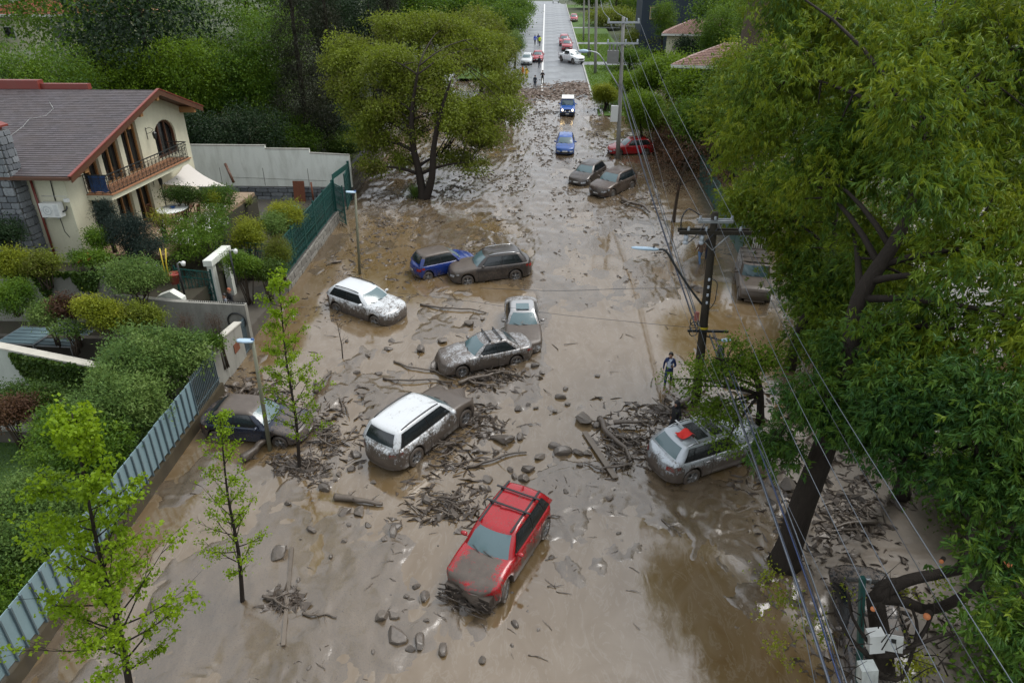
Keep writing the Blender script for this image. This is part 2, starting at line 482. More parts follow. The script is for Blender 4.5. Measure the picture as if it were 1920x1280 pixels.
def smooth_path(pts, n=4):
    pts = [Vector(p) for p in pts]; out = []
    for i in range(len(pts) - 1):
        p0, p1, p2, p3 = pts[max(i - 1, 0)], pts[i], pts[i + 1], pts[min(i + 2, len(pts) - 1)]
        for k in range(n):
            t = k / n
            out.append(.5 * ((2 * p1) + (p2 - p0) * t + (2 * p0 - 5 * p1 + 4 * p2 - p3) * t * t + (3 * p1 - p0 - 3 * p2 + p3) * t ** 3))
    out.append(pts[-1]); return out
def sublobes(c, r, n, seed, squash=.85):
    g = random.Random(seed); c = Vector(c); rr = (r, r, r * squash) if not hasattr(r, '__len__') else r
    L = [(c.x, c.y, c.z, rr[0] * .72, rr[1] * .72, rr[2] * .72)]
    for i in range(n):
        a = 2 * math.pi * (i + g.random() * .6) / n; e = g.uniform(-.35, .8)
        k = g.uniform(.32, .50)
        L.append((c.x + rr[0] * .62 * math.cos(a) * math.cos(e * .8), c.y + rr[1] * .62 * math.sin(a) * math.cos(e * .8), c.z + rr[2] * .62 * math.sin(e), rr[0] * k, rr[1] * k, rr[2] * k))
    return L

def tree(name, label, cat, group, trunk, r0, lobes, leaf, nclump, per, cr, L, wr, seed, bark=None, limbs=14, twigs=40, tip_r=None,
         droop=.25, spray=1, shell=.55, flat=.75, up=.5):
    """trunk: world points from the foot up; crown and trunk are its two parts"""
    rng = random.Random(seed)
    base = Vector(trunk[0])
    root = empty(name, base, label=label, cat=cat, group=group)
    path = [p - base for p in smooth_path(trunk, 4)]
    n = len(path)
    rad = [r0 * (1 - i / (n - 1)) ** .7 * .85 + (tip_r or r0 * .12) + (r0 * .35 * max(0, 1 - i / 2.0)) for i in range(n)]
    m = MB()
    m.tube(path, rad, 9)
    V, v, cen = leaf_cloud([(l[0] - base.x, l[1] - base.y, l[2] - base.z, *l[3:]) for l in lobes], nclump, per, cr, L, wr, seed, droop, flat, shell, spray, up)
    fk = nearest_on(path[n // 4:], rad[n // 4:])
    big = [Vector((l[0], l[1], l[2])) - base for l in lobes][:limbs]
    tips = []
    lp = []
    for q in big:
        f, rf = fk(q); rf = max(rf, r0 * .18)
        mid = f.lerp(q, .5) + Vector((0, 0, .12)) * (q - f).length
        p = bez(f, mid, q, 5); rr = [max(.015, rf * (1 - .8 * i / 5)) for i in range(6)]
        m.tube(p, rr, 6); lp += list(zip(p[2:], rr[2:]))
    src = lp + list(zip(path[n // 3:], [k * .5 for k in rad[n // 3:]]))
    for _ in range(twigs):
        q = Vector(cen[rng.randrange(len(cen))])
        f, rf = min(src, key=lambda s: (s[0] - q).length * rng.uniform(.8, 1.3))
        if (q - f).length < .15: continue
        mid = f.lerp(q, .5) + Vector((0, 0, .08)) * (q - f).length
        m.tube(bez(f, mid, q, 4), [max(.006, min(rf, .05) * (1 - .75 * i / 4)) for i in range(5)], 4)
    m.build('trunk', bark or BARK_DARK, root)
    link('crown', leaves_mesh('crown', V, v, LF[leaf]), root)
    return root
def shrub(name, label, cat, group, c, r, leaf, nclump, per, cr, L, wr, seed, n=6, squash=.85, base_z=None, droop=.05, spray=1, shell=.6, flowers=None, nfl=0, lobes=None, fsize=.05):
    c = Vector(c); rz = (r[2] if hasattr(r, '__len__') else r * squash)
    bz = base_z if base_z is not None else c.z - rz
    root = empty(name, (c.x, c.y, bz), label=label, cat=cat, group=group)
    lb = lobes or sublobes(c, r, n, seed, squash)
    lb = [(l[0] - c.x, l[1] - c.y, l[2] - bz, *l[3:]) for l in lb]
    V, v, cen = leaf_cloud(lb, nclump, per, cr, L, wr, seed, droop, .8, shell, spray, 1.1)
    ok = V[:, 0, 2] > -.1; V, v = V[ok], v[ok]
    link('foliage', leaves_mesh('foliage', V, v, LF[leaf]), root)
    m = MB(); rng = random.Random(seed)
    for k in range(9):
        q = Vector(cen[rng.randrange(len(cen))]); s = Vector((rng.uniform(-.15, .15), rng.uniform(-.15, .15), 0))
        m.tube(bez(s, s.lerp(q, .5) + Vector((0, 0, .2)), q, 4), [.035, .03, .025, .015, .008], 4)
    m.build('stem', BARK_BROWN, root)
    if flowers:
        g = np.random.default_rng(seed + 5)
        F, _, _ = leaf_cloud(lb, nfl, 4, .06, fsize, .9, seed + 5, 0, 1, .97)
        F = F[F[:, 0, 2] > .55 * V[:, 0, 2].max()]
        link('blossom', np_mesh('blossom', F.reshape(-1, 3), np.arange(len(F) * 4).reshape(-1, 4), flowers), root)
    return root
# ------------------------------------------------------------------ the big trees on the right
def lob(px, py, Z, r, sq=.8):
    p = at(px, py, Z); return (p.x, p.y, p.z, r, r, r * sq)
def split(lobes, seed, n=4, k=.54, out=.66):
    """breaks each mass of a crown into separate boughs with gaps between them"""
    g = random.Random(seed); L = []
    for (x, y, z, a, b, c) in lobes:
        for i in range(n):
            d = Vector((g.gauss(0, 1), g.gauss(0, 1), g.gauss(0, 1))).normalized() * out; q = k * g.uniform(.75, 1.2)
            L.append((x + d.x * a, y + d.y * b, z + d.z * c, a * q, b * q, c * q * .8))
    g.shuffle(L); return L
def big_right_trees():
    T = [G(1470, 1060, -.1), at(1500, 960, 20.3), at(1545, 840, 19.3), at(1592, 690, 18.3), at(1612, 560, 17.8), at(1690, 430, 17.4), at(1740, 260, 17.4)]
    lobes = [lob(1500, 150, 22.5, 2.2), lob(1640, 90, 21, 2.6), lob(1790, 60, 19.5, 2.6), lob(1560, 300, 21.5, 1.9),
             lob(1700, 260, 19.5, 2.3), lob(1850, 230, 18, 2.3), lob(1620, 440, 20.5, 1.5), lob(1810, 440, 17, 2.0), lob(1905, 600, 15.5, 1.7),
             lob(1760, 660, 16.8, 1.6), lob(1430, 260, 23.5, 1.5), lob(1470, 30, 24, 2.0), lob(1725, 340, 16.0, 1.1), lob(1640, 600, 16.8, .6), lob(1690, 180, 16.5, 1.3), lob(1790, 500, 15.5, .9)]
    tree('ash_tree', 'tallest ash tree leaning to the right with drooping yellow green leaf sprays', 'tree', None, T, .42, split(lobes, 1, 5, .64, .62), 'ash',
         2700, 56, .25, .20, .24, 11, limbs=16, twigs=130, droop=.75, spray=7, shell=.5)
    T2 = [G(1690, 930, -.3), at(1700, 860, 18.2), at(1720, 740, 17.2), at(1760, 600, 16.5)]
    lobes = [lob(1510, 740, 18.2, .75), lob(1480, 840, 18.6, .62), lob(1610, 770, 17.2, .9), lob(1720, 760, 16.0, 1.1), lob(1850, 770, 14.8, 1.3), lob(1905, 930, 13.6, .85),
             lob(1810, 900, 14.6, .7), lob(1660, 680, 17.6, 1.0), lob(1870, 1060, 13.2, .5), lob(1915, 1170, 12.2, .55), lob(1570, 650, 18.8, .7), lob(1700, 860, 16, .5)]
    tree('ash_tree', 'lower deep green ash tree behind the leaning trunk beside the muddy bank', 'tree', None, T2, .25, split(lobes, 2, 5, .62), 'ashdeep',
         1100, 56, .24, .17, .27, 12, limbs=10, twigs=90, droop=.55, spray=7, shell=.4)
    # second row, farther up the street
    T3 = [G(1480, 690, -.3), at(1500, 620, 25.4), at(1530, 560, 25), at(1560, 470, 24.8), at(1570, 380, 24.6)]
    lobes = [lob(1500, 470, 26.5, 1.2), lob(1540, 510, 25.5, 1.5), lob(1510, 400, 26.5, 1.8), lob(1430, 375, 27.5, 1.3), lob(1610, 560, 23.5, 1.7), lob(1560, 640, 23.5, 1.2), lob(1500, 610, 26, .8), lob(1660, 480, 23, 1.6)]
    tree('ash_tree', 'yellow green ash tree with a bent dark stem behind the muddy off-road truck', 'tree', None, T3, .24, split(lobes, 3, 4), 'ash',
         1100, 49, .27, .20, .25, 13, limbs=8, twigs=70, droop=.6, spray=7, shell=.4)
    p = G(1470, 560)
    shrub('hedge', 'dark clipped hedge beside the mud covered off-road truck', 'hedge', None, (15.2, p.y - 3.5, p.z + 1.3), (1.5, 6.0, 2.0), 'dark', 420, 30, .30, .13, .5, 14, 8, base_z=p.z - .2)
    shrub('hedge', 'tall dark hedge at the back of the right hand gardens', 'hedge', None, (14.5, 26, 3.8), (2.6, 9.0, 3.6), 'ashdeep', 620, 30, .40, .20, .45, 15, 9, base_z=1.0)
    p = at(1380, 330, 42)
    T4 = [Vector((14.5, 43, 2.4)), Vector((14.3, 43, 5)), Vector((14.2, 42.5, 8)), Vector((14.0, 42.3, 10))]
    lobes = [lob(1400, 250, 40, 2.6), lob(1470, 300, 38, 2.6), lob(1360, 190, 42, 2.2), lob(1430, 350, 38, 2.2), lob(1500, 220, 40, 2.8), lob(1440, 150, 41, 2.4)]
    tree('ash_tree', 'broad dark green ash tree above the green panel fence', 'tree', None, T4, .3, split(lobes, 4, 4), 'ash', 900, 42, .40, .22, .28, 16, limbs=6, twigs=50, droop=.6, spray=7)
    # small tree by the pole, pale young leaves
    T5 = [G(1425, 795, -.15), at(1425, 740, 24.6), at(1412, 700, 24.3), at(1370, 680, 24.1), at(1340, 670, 23.9)]
    lobes = [lob(1385, 690, 24, 1.0, .45), lob(1430, 670, 24, .8, .45), lob(1330, 700, 24, .75, .5), lob(1300, 725, 24, .4, .5), lob(1330, 770, 24.2, .6, .6), lob(1370, 770, 24, .8, .5), lob(1380, 640, 24, .35, .8), lob(1255, 710, 24.2, .3, .6), lob(1360, 830, 23, .5, .6)]
    tree('street_tree', 'small bent street tree with sparse lime leaves beside the utility pole', 'tree', None, T5, .16, lobes, 'bright', 300, 21, .20, .13, .5, 17, limbs=9, twigs=80, droop=.2, shell=.2)
    # bare brownish tree
    b = G(1262, 420, -.15)
    T6 = [b, b + Vector((.05, 0, 1.6)), b + Vector((.2, .1, 3.0)), b + Vector((.5, .2, 4.4)), b + Vector((.7, .2, 5.6))]
    lobes = [(b.x + a, b.y + c, b.z + h, 1.2, 1.2, 1.0) for a, c, h in ((-1.2, .2, 4.0), (1.2, .4, 4.2), (0, .4, 5.0), (2.2, 0, 3.4), (-.4, -.5, 3.2), (1.8, .5, 5.3))]
    tree('bare_tree', 'nearly bare brown tree with thin reddish twigs standing in the mud', 'tree', None, T6, .13, lobes, 'rust', 420, 9, .25, .12, .45, 18, BARK_BROWN, limbs=6, twigs=160, shell=.1)
big_right_trees()

# ------------------------------------------------------------------ young street trees on the left
def young(base, top, R, seed, label, nb, L, r0, dens):
    """a young maple: rising branches in a spiral, each with side twigs that carry the leaf tufts"""
    b = G(*base, -.12); h = 0
    while True:                                 # height at which the tip reaches its row
        h += .03; p = b + Vector((0, 0, h)) - EYE
        if 640 - FPX * p.dot(_u) / p.dot(_f) <= top[1]: break
    tip = at(top[0], top[1], p.dot(_f)) - b; g = random.Random(seed)
    root = empty('young_maple', b, label=label, cat='tree', group='young maples along the left kerb')
    path = smooth_path([(0, 0, 0), tip * .3 + Vector((.06, 0, 0)), tip * .62 + Vector((-.07, .04, 0)), tip], 6); n = len(path)
    m = MB(); m.tube(path, [r0 * (1 - .88 * i / (n - 1)) for i in range(n)], 8); tufts = []
    for i in range(nb):
        u = .20 + .78 * (i + g.random()) / nb; q = path[int(u * (n - 1))].lerp(path[min(n - 1, int(u * (n - 1)) + 1)], u * (n - 1) % 1)
        ln = R * min(1, ((1 - u) * 1.45)) ** .75 * (.7 if u < .3 else 1) * g.uniform(.6, 1.2) + .15; a = i * 2.4 + g.uniform(-.4, .4); e = g.uniform(.35, .95)
        d = Vector((math.cos(a) * math.cos(e), math.sin(a) * math.cos(e), math.sin(e))); c = q + d * ln * .5 + Vector((0, 0, -.05 * ln)); t = q + d * ln + Vector((0, 0, .12 * ln))
        B = bez(q, c, t, 6); rr = r0 * .34 * (1 - .6 * u); m.tube(B, [max(.005, rr * (1 - .85 * k / 6)) for k in range(7)], 5)
        for k in range(2, 7):
            if g.random() < dens: tufts.append(B[k])
            for s in range(2):
                if g.random() > .25 + .55 * dens: continue
                f = (d + Vector((g.uniform(-.9, .9), g.uniform(-.9, .9), g.uniform(-.3, .6)))).normalized() * ln * g.uniform(.16, .38); m.tube([B[k], B[k] + f * .5, B[k] + f], [.007, .005, .003], 3)
                tufts += [B[k] + f * w for w in (.55, 1.0) if g.random() < dens * 1.2]
    m.build('trunk', BARK_DARK, root)
    lb = [(*t, .07, .07, .05) for t in tufts]; G_ = np.random.default_rng(seed)
    V, v, _ = leaf_cloud(lb, len(lb) * 2, 5, .065, L, .72, seed, .5, .7, .1)
    link('crown', leaves_mesh('crown', V, v, LF['lime']), root)
young((250, 1330), (135, 775), 1.75, 21, 'leafy lime green young maple at the corner of the metal fence', 60, .10, .10, .85)
young((455, 1132), (412, 775), 1.05, 22, 'thin young maple with sparse lime leaves standing in the flood water', 40, .08, .075, .42)
young((562, 882), (522, 512), 1.15, 23, 'tall young maple in fresh leaf beside the debris covered dark car', 46, .085, .075, .60)
def sapling():
    b = G(643, 675, -.1); r = empty('sapling', b, label='leafless sapling poking out of the mud below the white crossover', cat='tree')
    m = MB(); g = random.Random(5)
    m.tube([(0, 0, 0), (.03, 0, .8), (-.02, 0, 1.6), (-.1, 0, 2.4)], [.03, .025, .018, .006], 6)
    for k in range(16):
        z = g.uniform(.5, 2.2); a = g.uniform(0, 6.3); l = g.uniform(.25, .6)
        m.tube([(0, 0, z), (math.cos(a) * l * .5, math.sin(a) * l * .5, z + .15), (math.cos(a) * l, math.sin(a) * l, z + .25 + g.uniform(-.1, .2))], [.008, .006, .004], 4)
    m.build('trunk', BARK_BROWN, r)
sapling()

# ------------------------------------------------------------------ trees behind the house and along the far street
def round_tree(name, label, base, h, r, leaf, seed, n=900, per=22, cr=.5, L=.22, wr=.55, group=None, sq=.9, nl=9, tr=.25, crown_z=.62, droop=.2, bark=None, limbs=8, twigs=30):
    b = Vector(base); c = b + Vector((0, 0, h * crown_z)); rz = h * (1 - crown_z)
    lb = sublobes(c, (r, r, rz), nl, seed)
    T = [b, b + Vector((.1, 0, h * .25)), b + Vector((-.1, .1, h * .5)), b + Vector((.15, 0, h * .8))]
    return tree(name, label, 'tree', group, T, tr, lb, leaf, n, per, cr, L, wr, seed, limbs=limbs, twigs=twigs, droop=droop, bark=bark, up=1.0)
GB = 'trees in the grove behind the house'
for (px, py, Z, h, r, leaf, n, lab) in [
        (40, 105, 50, 9.5, 4.4, 'mid', 1000, 'rounded green tree above the red ridge flashing of the house'),
        (190, 95, 56, 10.5, 4.8, 'bright', 950, 'pale green tree behind the middle of the house roof'),
        (330, 110, 57, 12.0, 4.0, 'bright', 1000, 'bright fine leaved tree behind the gable peak'),
        (440, 130, 60, 11.0, 4.0, 'mid', 1000, 'green tree just above the white garden wall'),
        (490, 60, 60, 14.0, 4.0, 'mid', 700, 'tall mid green tree left of the dark conifers'),
        (690, 30, 76, 15.0, 4.2, 'dark', 700, 'dark tree behind the olive brown street tree'),
        (300, 10, 70, 16.0, 5.0, 'mid', 700, 'tall tree high behind the house in the grove')]:
    p = at(px, py, Z); zb = gz(p.y) + .3
    hh = max(h * .9, (p.z - zb) * 1.2)
    round_tree('broadleaf_tree', lab, (p.x, p.y, zb), hh, r, leaf, int(px * 3 + 31), int(n * 1.3), 22, .34, .20, .55, GB, crown_z=.54, nl=13)
for (px, Z, h, r, lab) in [(560, 58, 17, 2.6, 'dark brownish conifer with ragged branches beside the bright grove'), (620, 66, 18, 2.6, 'second dark conifer nearest to the olive brown street tree'), (735, 74, 16, 2.2, 'slender dark cypress behind the olive street tree')]:
    p = at(px, 120, Z); zb = gz(p.y); b = Vector((p.x, p.y, zb))
    lb = [(b.x + .3 * math.sin(k * 2.1), b.y + .3 * math.cos(k * 1.7), b.z + h * (.12 + .8 * k / 9), r * (1 - k / 11), r * (1 - k / 11), h * .075) for k in range(10)]
    tree('conifer', lab, 'tree', GB, [b, b + Vector((0, 0, h * .5)), b + Vector((0, 0, h))], .28, lb, 'conifer', 700, 26, .38, .26, .22, int(px), droop=.7, limbs=10, twigs=30)
GS = 'shrubs crowding behind the white wall'
for k, (px, py, Z, r, leaf, lab) in enumerate([(400, 240, 46.5, 2.3, 'dark', 'dark bush at the house end of the white wall'), (470, 220, 48, 2.6, 'dark', 'dark bush over the middle of the white wall'),
        (545, 235, 52, 2.5, 'mid', 'green bush behind the stepped coping of the white wall'), (610, 225, 56, 2.5, 'dark', 'dark ivy clad bush behind the wall corner'), (680, 250, 58, 1.9, 'mid', 'loose bush spilling over the stone wall'), (715, 215, 64, 2.0, 'olive', 'olive bush at the far end of the stone wall'), (640, 270, 54.5, 1.2, 'ivy', 'ivy mass hanging at the corner of the white wall'), (350, 215, 47, 2.2, 'dark', 'dark bush tucked beside the gable wall')]):
    p = at(px, py, Z + 7); zb = gz(p.y); p.z = (p.z + .6 * r + zb) / 2
    shrub('bush', lab, 'bush', GS, p, (r, r, (p.z - zb) * .98), leaf, 460, 26, .30, .17, .5, 400 + k, 9, base_z=zb, shell=.75)
# olive brown street tree left of the road
b = G(795, 378, -.2)
T = [b, b + Vector((-.25, .2, 2.0)), b + Vector((-.6, .2, 4.2)), b + Vector((-.5, .2, 6.5)), b + Vector((.2, 0, 9.5))]
lb = [lob(700, 120, 53, 2.5, .6), lob(790, 75, 54, 2.7, .6), lob(890, 95, 54, 2.7, .6), lob(650, 85, 54, 1.5, .6), lob(680, 215, 51, 1.9, .6), lob(780, 170, 51, 2.4, .6), lob(880, 200, 52, 2.4, .6), lob(935, 145, 53, 1.7, .6), lob(715, 275, 51, 1.3, .6), lob(915, 265, 52, 1.1, .6), lob(845, 290, 51, 1.2, .6), lob(850, 45, 56, 2.2, .6), lob(935, 85, 56, 1.6, .6), lob(645, 165, 53, 1.4, .6), lob(760, 300, 51, 1.0, .6), lob(740, 45, 55, 1.9, .6), lob(835, 135, 50, 1.8, .6), lob(730, 200, 50, 1.3, .6), lob(905, 240, 51, 1.9, .6), lob(672, 165, 52, 1.9, .6), lob(940, 205, 52, 1.6, .6), lob(632, 125, 54, 1.6, .6), lob(765, 245, 50, 1.4, .6), lob(845, 225, 50, 1.7, .6), lob(690, 255, 51, 1.3, .6), lob(740, 130, 50, 2.2, .7), lob(830, 190, 49.5, 1.9, .7), lob(700, 310, 50.5, 1.2, .7), lob(880, 310, 51, 1.2, .7), lob(760, 205, 49.5, 1.6, .7)]
tr = tree('acacia_tree', 'large olive brown street tree with a forked black trunk in the mud', 'tree', None, T, .34, split(lb, 5, 4, .70, .60), 'olive', 4200, 26, .30, .19, .55, 51, limbs=16, twigs=130, shell=.5)
m = MB()                                            # its second stem
m.tube(smooth_path([(0.1, -.05, .1), (.7, -.1, 1.8), (.95, 0, 4.0), (1.6, 0, 6.5), (2.4, 0, 8.6)]), [.34, .32, .3, .28, .26, .25, .23, .22, .2, .19, .18, .16, .14, .12, .1, .08, .05], 8)
m.build('stem', BARK_DARK, tr)
# ------------------------------------------------------------------ building materials
def wall_mat(name, col, dirt=(.16, .14, .11), amt=.5, sc=1.0, rough=.8, bump=.15):
    t = NT(name); v = t.coord()
    d = t.ramp(t.noise(t.mapv(v, (1.4 * sc, 1.4 * sc, .35 * sc)), 1.3, 7, .65, .4), [(.45, 0), (.78, 1)])
    c = t.mix(t.noise(v, 18, 3), tuple(k * .88 for k in col), tuple(min(1, k * 1.08) for k in col))
    c = t.mix(t.math('MULTIPLY', d, amt), c, dirt)
    return t.done(t.pbr(c, rough, normal=t.bump(t.noise(v, 30, 4, .6), bump, .01)))
CREAM = wall_mat('cream_plaster', (.56, .54, .40), (.30, .28, .20), .35)
WHITEW = wall_mat('dirty_white_plaster', (.66, .68, .62), (.28, .28, .23), .5)
CONC = wall_mat('grey_concrete', (.25, .245, .215), (.09, .085, .07), .75)
CONC_D = wall_mat('wet_dark_concrete', (.085, .076, .062), (.035, .030, .024), .8, rough=.5)
CAPM = wall_mat('pale_coping', (.46, .44, .38), (.2, .19, .16), .5)
WOOD = wall_mat('stained_brown_timber', (.085, .034, .016), (.03, .015, .01), .5, rough=.5)
WOOD_L = wall_mat('honey_timber', (.26, .13, .045), (.12, .06, .02), .5, rough=.5)
REDM = wall_mat('red_painted_metal', (.17, .030, .020), (.14, .06, .04), .4, rough=.45)
TERRA = wall_mat('terracotta_floor', (.28, .13, .06), (.18, .10, .06), .5)
TAN = wall_mat('tan_patio_paving', (.27, .19, .12), (.15, .11, .08), .6, rough=.45)
DARKGL = simple('dark_window_glass', (.010, .012, .013), .06, spec=.6, var=.1)
IRON = simple('black_wrought_iron', (.016, .018, .018), .45, var=.2)
GREENP = simple('dark_green_paint', (.006, .058, .050), .4, var=.3)
STEEL = simple('galvanised_steel', (.38, .40, .42), .4, .6, var=.15)
BLUEGREY = wall_mat('blue_grey_sheet_metal', (.20, .295, .325), (.12, .16, .17), .6, rough=.42, bump=.03)
RIBM = simple('dark_sheet_rib', (.09, .125, .14), .5, var=.2)
PLASTW = simple('white_plastic', (.60, .61, .58), .45, var=.06)
BLUEP = simple('blue_plastic', (.02, .07, .22), .4, var=.3)
CANVAS = simple('pale_canvas', (.50, .47, .43), .85, var=.06)
RUST = simple('rusty_iron', (.14, .045, .02), .8, var=.5)
GRAVEL = wall_mat('dark_wet_gravel', (.060, .054, .046), (.03, .026, .022), .6, rough=.45, bump=.5)
def stone_mat(name, a, b):
    t = NT(name); v = t.coord(); r = t.rand()
    c = t.mix(r, a, b)
    c = t.mix(t.ramp(t.noise(v, 4, 6, .65), [(.4, 0), (.75, .7)]), c, tuple(k * .45 for k in a))
    return t.done(t.pbr(c, .75, normal=t.bump(t.noise(v, 12, 5, .6), .5, .02)))
STONE_G = stone_mat('grey_stone_block', (.085, .095, .105), (.21, .225, .235))
STONE_T = stone_mat('rubble_stone', (.10, .085, .065), (.22, .19, .15))
STONE_W = stone_mat('pale_wall_block', (.16, .15, .13), (.26, .25, .22))
MORTAR = simple('mortar', (.06, .058, .052), .9)

def wb(m, name, mat, root): return m.build(name, mat, root, loc=-Vector(root.location))
def put(root, name, me, loc, rot=(0, 0, 0), scale=(1, 1, 1)):
    return link(name, me, root, Vector(loc) - Vector(root.location), rot, scale)
_bl = {}
def block_mesh(mat, kind=0):
    """one unit stone with knocked off corners; alike stones share it"""
    key = (mat.name, kind)
    if key not in _bl:
        g = random.Random(kind); b = .12
        m = MB(); vs = []
        for z in (-.5, .5):
            for (x, y) in ((-.5 + b, -.5), (.5 - b, -.5), (.5, -.5 + b), (.5, .5 - b), (.5 - b, .5), (-.5 + b, .5), (-.5, .5 - b), (-.5, -.5 + b)):
                k = 1 if z < 0 else .93
                vs.append((x * k + g.uniform(-.04, .04), y * k + g.uniform(-.04, .04), z))
        m.add(vs, [tuple(range(8))[::-1], tuple(range(8, 16))] + [(i, (i + 1) % 8, 8 + (i + 1) % 8, 8 + i) for i in range(8)])
        _bl[key] = m.mesh('stone', mat)
    return _bl[key]
def stone_face(root, name, mat, o, u, v, w, h, bw, bh, depth, seed, limit=300, parent=None, irregular=.25):
    """stones laid one by one on the face o + s*u + t*v, joints left recessed"""
    g = random.Random(seed); o, u, v = Vector(o), Vector(u), Vector(v); nrm = u.cross(v).normalized()
    R = Matrix((u, v, nrm)).transposed().to_euler()
    n = 0; t = 0
    while t < h - .02:
        hh = min(bh * g.uniform(.8, 1.25), h - t); s = -g.uniform(0, bw * .5)
        while s < w:
            ww = bw * g.uniform(1 - irregular, 1 + 1.6 * irregular)
            a, b = max(s, 0), min(s + ww, w)
            if b - a > bw * .2 and n < limit:
                c = o + u * ((a + b) / 2) + v * (t + hh / 2) + nrm * (depth * g.uniform(-.1, .25))
                put(root, name, block_mesh(mat, g.randrange(4)), c, R, ((b - a) - .025, hh - .025, depth)); n += 1
            s += ww
        t += hh

XG, YF = -22.3, 30.8
def roof_z(y): return 9.45 + (y - 30.1) * .285 if y <= 39.1 else 12.015 - (y - 39.1) * .335
def house():
    r = empty('house', (XG, YF, 5.2), label='cream plastered house with a brown shingle roof, timber gable and ornate balcony', cat='house')
    x0 = -38.0
    m = MB()                                                        # front wall and gable piers
    m.box(((x0 + XG) / 2, YF + .15, 7.0), (XG - x0, .3, 5.0))
    gl = XG - .34
    def seg(ya, yb, za, zb=None):
        """piece of the gable wall; zb None = up to the rafters"""
        ta, tb = (zb, zb) if zb is not None else (roof_z(ya) - .12, roof_z(yb) - .12)
        P = [(ya, za), (yb, za), (yb, tb)]
        if ya < 39.1 < yb and zb is None: P.append((39.1, roof_z(39.1) - .12))
        P.append((ya, ta)); m.prism(P, 'x', XG - .3, XG)
    seg(YF + .302, 32.35, 4.5)
    for ya, yb in ((33.75, 34.1), (35.75, 36.15), (37.75, 39.35)): seg(ya, yb, 8.02)
    for ya, yb in ((34.1, 34.35), (36.15, 36.45)): pass
    seg(41.75, 43.2, 4.5)
    seg(39.35, 41.75, 4.5, 8.15)
    # arch over the tall window
    A = [(39.35, 8.15)]
    arc = [(40.55 + 1.2 * math.cos(a), 9.35 + .85 * math.sin(a)) for a in [math.pi - k * math.pi / 10 for k in range(11)]]
    m.prism([(39.35, 9.35), *arc[1:-1], (41.75, 9.35), (41.75, roof_z(41.75) - .12), (39.35, roof_z(39.35) - .12)], 'x', XG - .3, XG)
    for ya, yb in ((33.9, 34.35), (35.8, 36.25), (37.7, 39.348)): seg(ya, yb, 4.5, 7.73)
    seg(32.352, 39.348, 7.735, 8.015)
    m.box(((x0 + XG) / 2, 43.05, 7.5), (XG - x0 - .7, .3, 6.0))
    wb(m, 'wall', CREAM, r)
    # windows
    def window(ya, yb, za, zb, arch=False, bars=1):
        f = MB(); w = .09
        if arch:
            pts = [(39.35, 8.2)] + [(40.55 + 1.16 * math.cos(a), 9.35 + .81 * math.sin(a)) for a in [math.pi - k * math.pi / 12 for k in range(13)]] + [(41.75, 8.2)]
            for a, b in zip(pts, pts[1:]): f.bar((XG - .16, *a), (XG - .16, *b), w, .12)
            f.bar((XG - .16, 39.35, 8.22), (XG - .16, 41.75, 8.22), w, .12)
        else:
            for y in (ya + w / 2, yb - w / 2): f.box((XG - .2, y, (za + zb) / 2), (.1, w, zb - za))
            for z in (za + w / 2, zb - w / 2): f.box((XG - .2, (ya + yb) / 2, z), (.1, yb - ya - 2 * w - .004, w))
        for k in range(bars):
            y = ya + (yb - ya) * (k + 1) / (bars + 1)
            f.box((XG - .2, y, (za + zb) / 2), (.09, .10, zb - za - 2 * w - .004))
        fo = wb(f, 'window', WOOD_L if not arch else WOOD, r)
        p = MB(); p.box((gl + .05, (ya + yb) / 2, (za + zb) / 2), (.04, yb - ya, zb - za))
        link('pane', p.mesh('pane', DARKGL), fo)
    window(32.36, 33.74, 8.02, 9.75); window(34.11, 35.74, 8.02, 10.3); window(36.16, 37.74, 8.02, 10.9)
    window(39.35, 41.75, 8.16, 10.2, True, 2)
    window(32.36, 33.89, 5.3, 7.72); window(34.36, 35.79, 5.3, 7.72); window(36.26, 37.69, 5.3, 7.72)
    # roof: deck, then every course of shingles as a lapped strip of its own
    t = NT('shingles'); v = t.coord()
    br = t.n('TexBrick', {'Vector': v, 'Color1': (.045, .037, .038), 'Color2': (.082, .070, .076), 'Mortar': (.04, .034, .035), 'Scale': 1.0, 'Mortar Size': .012, 'Brick Width': .32, 'Row Height': .20, 'Bias': 0.0})
    c = t.mix(t.ramp(t.noise(v, .9, 5, .6), [(.35, 0), (.7, .6)]), br, (.070, .052, .046))
    SH = t.done(t.pbr(c, .55, normal=t.bump(t.noise(v, 25, 3), .3, .01)))
    xr = XG + .95
    dk = MB()
    for (ya, yb) in ((30.05, 39.1), (39.1, 43.75)):
        P = [(ya, roof_z(ya) - .10), (yb, roof_z(yb) - .10), (yb, roof_z(yb) + .02), (ya, roof_z(ya) + .02)]
        dk.prism(P, 'x', x0, xr)
    ro = wb(dk, 'roof', WOOD, r)
    m = MB(); n = 46; rg = random.Random(3)
    for k in range(n):
        ya = 30.0 + (39.12 - 30.0) * k / n; yb = ya + (39.12 - 30.0) / n * 1.25; yb = min(yb, 39.12)
        za, zb = roof_z(ya) + .055, roof_z(yb) + .03
        x = x0
        while x < xr - .01:
            w = rg.uniform(1.4, 2.6); xe = min(x + w, xr + .02); j = rg.uniform(-.012, .012)
            m.add([(x, ya + j, za - .035), (xe, ya + j, za - .035), (xe, ya + j, za), (x, ya + j, za), (xe, yb, zb), (x, yb, zb)], [(0, 1, 2, 3), (3, 2, 4, 5)])
            x = xe
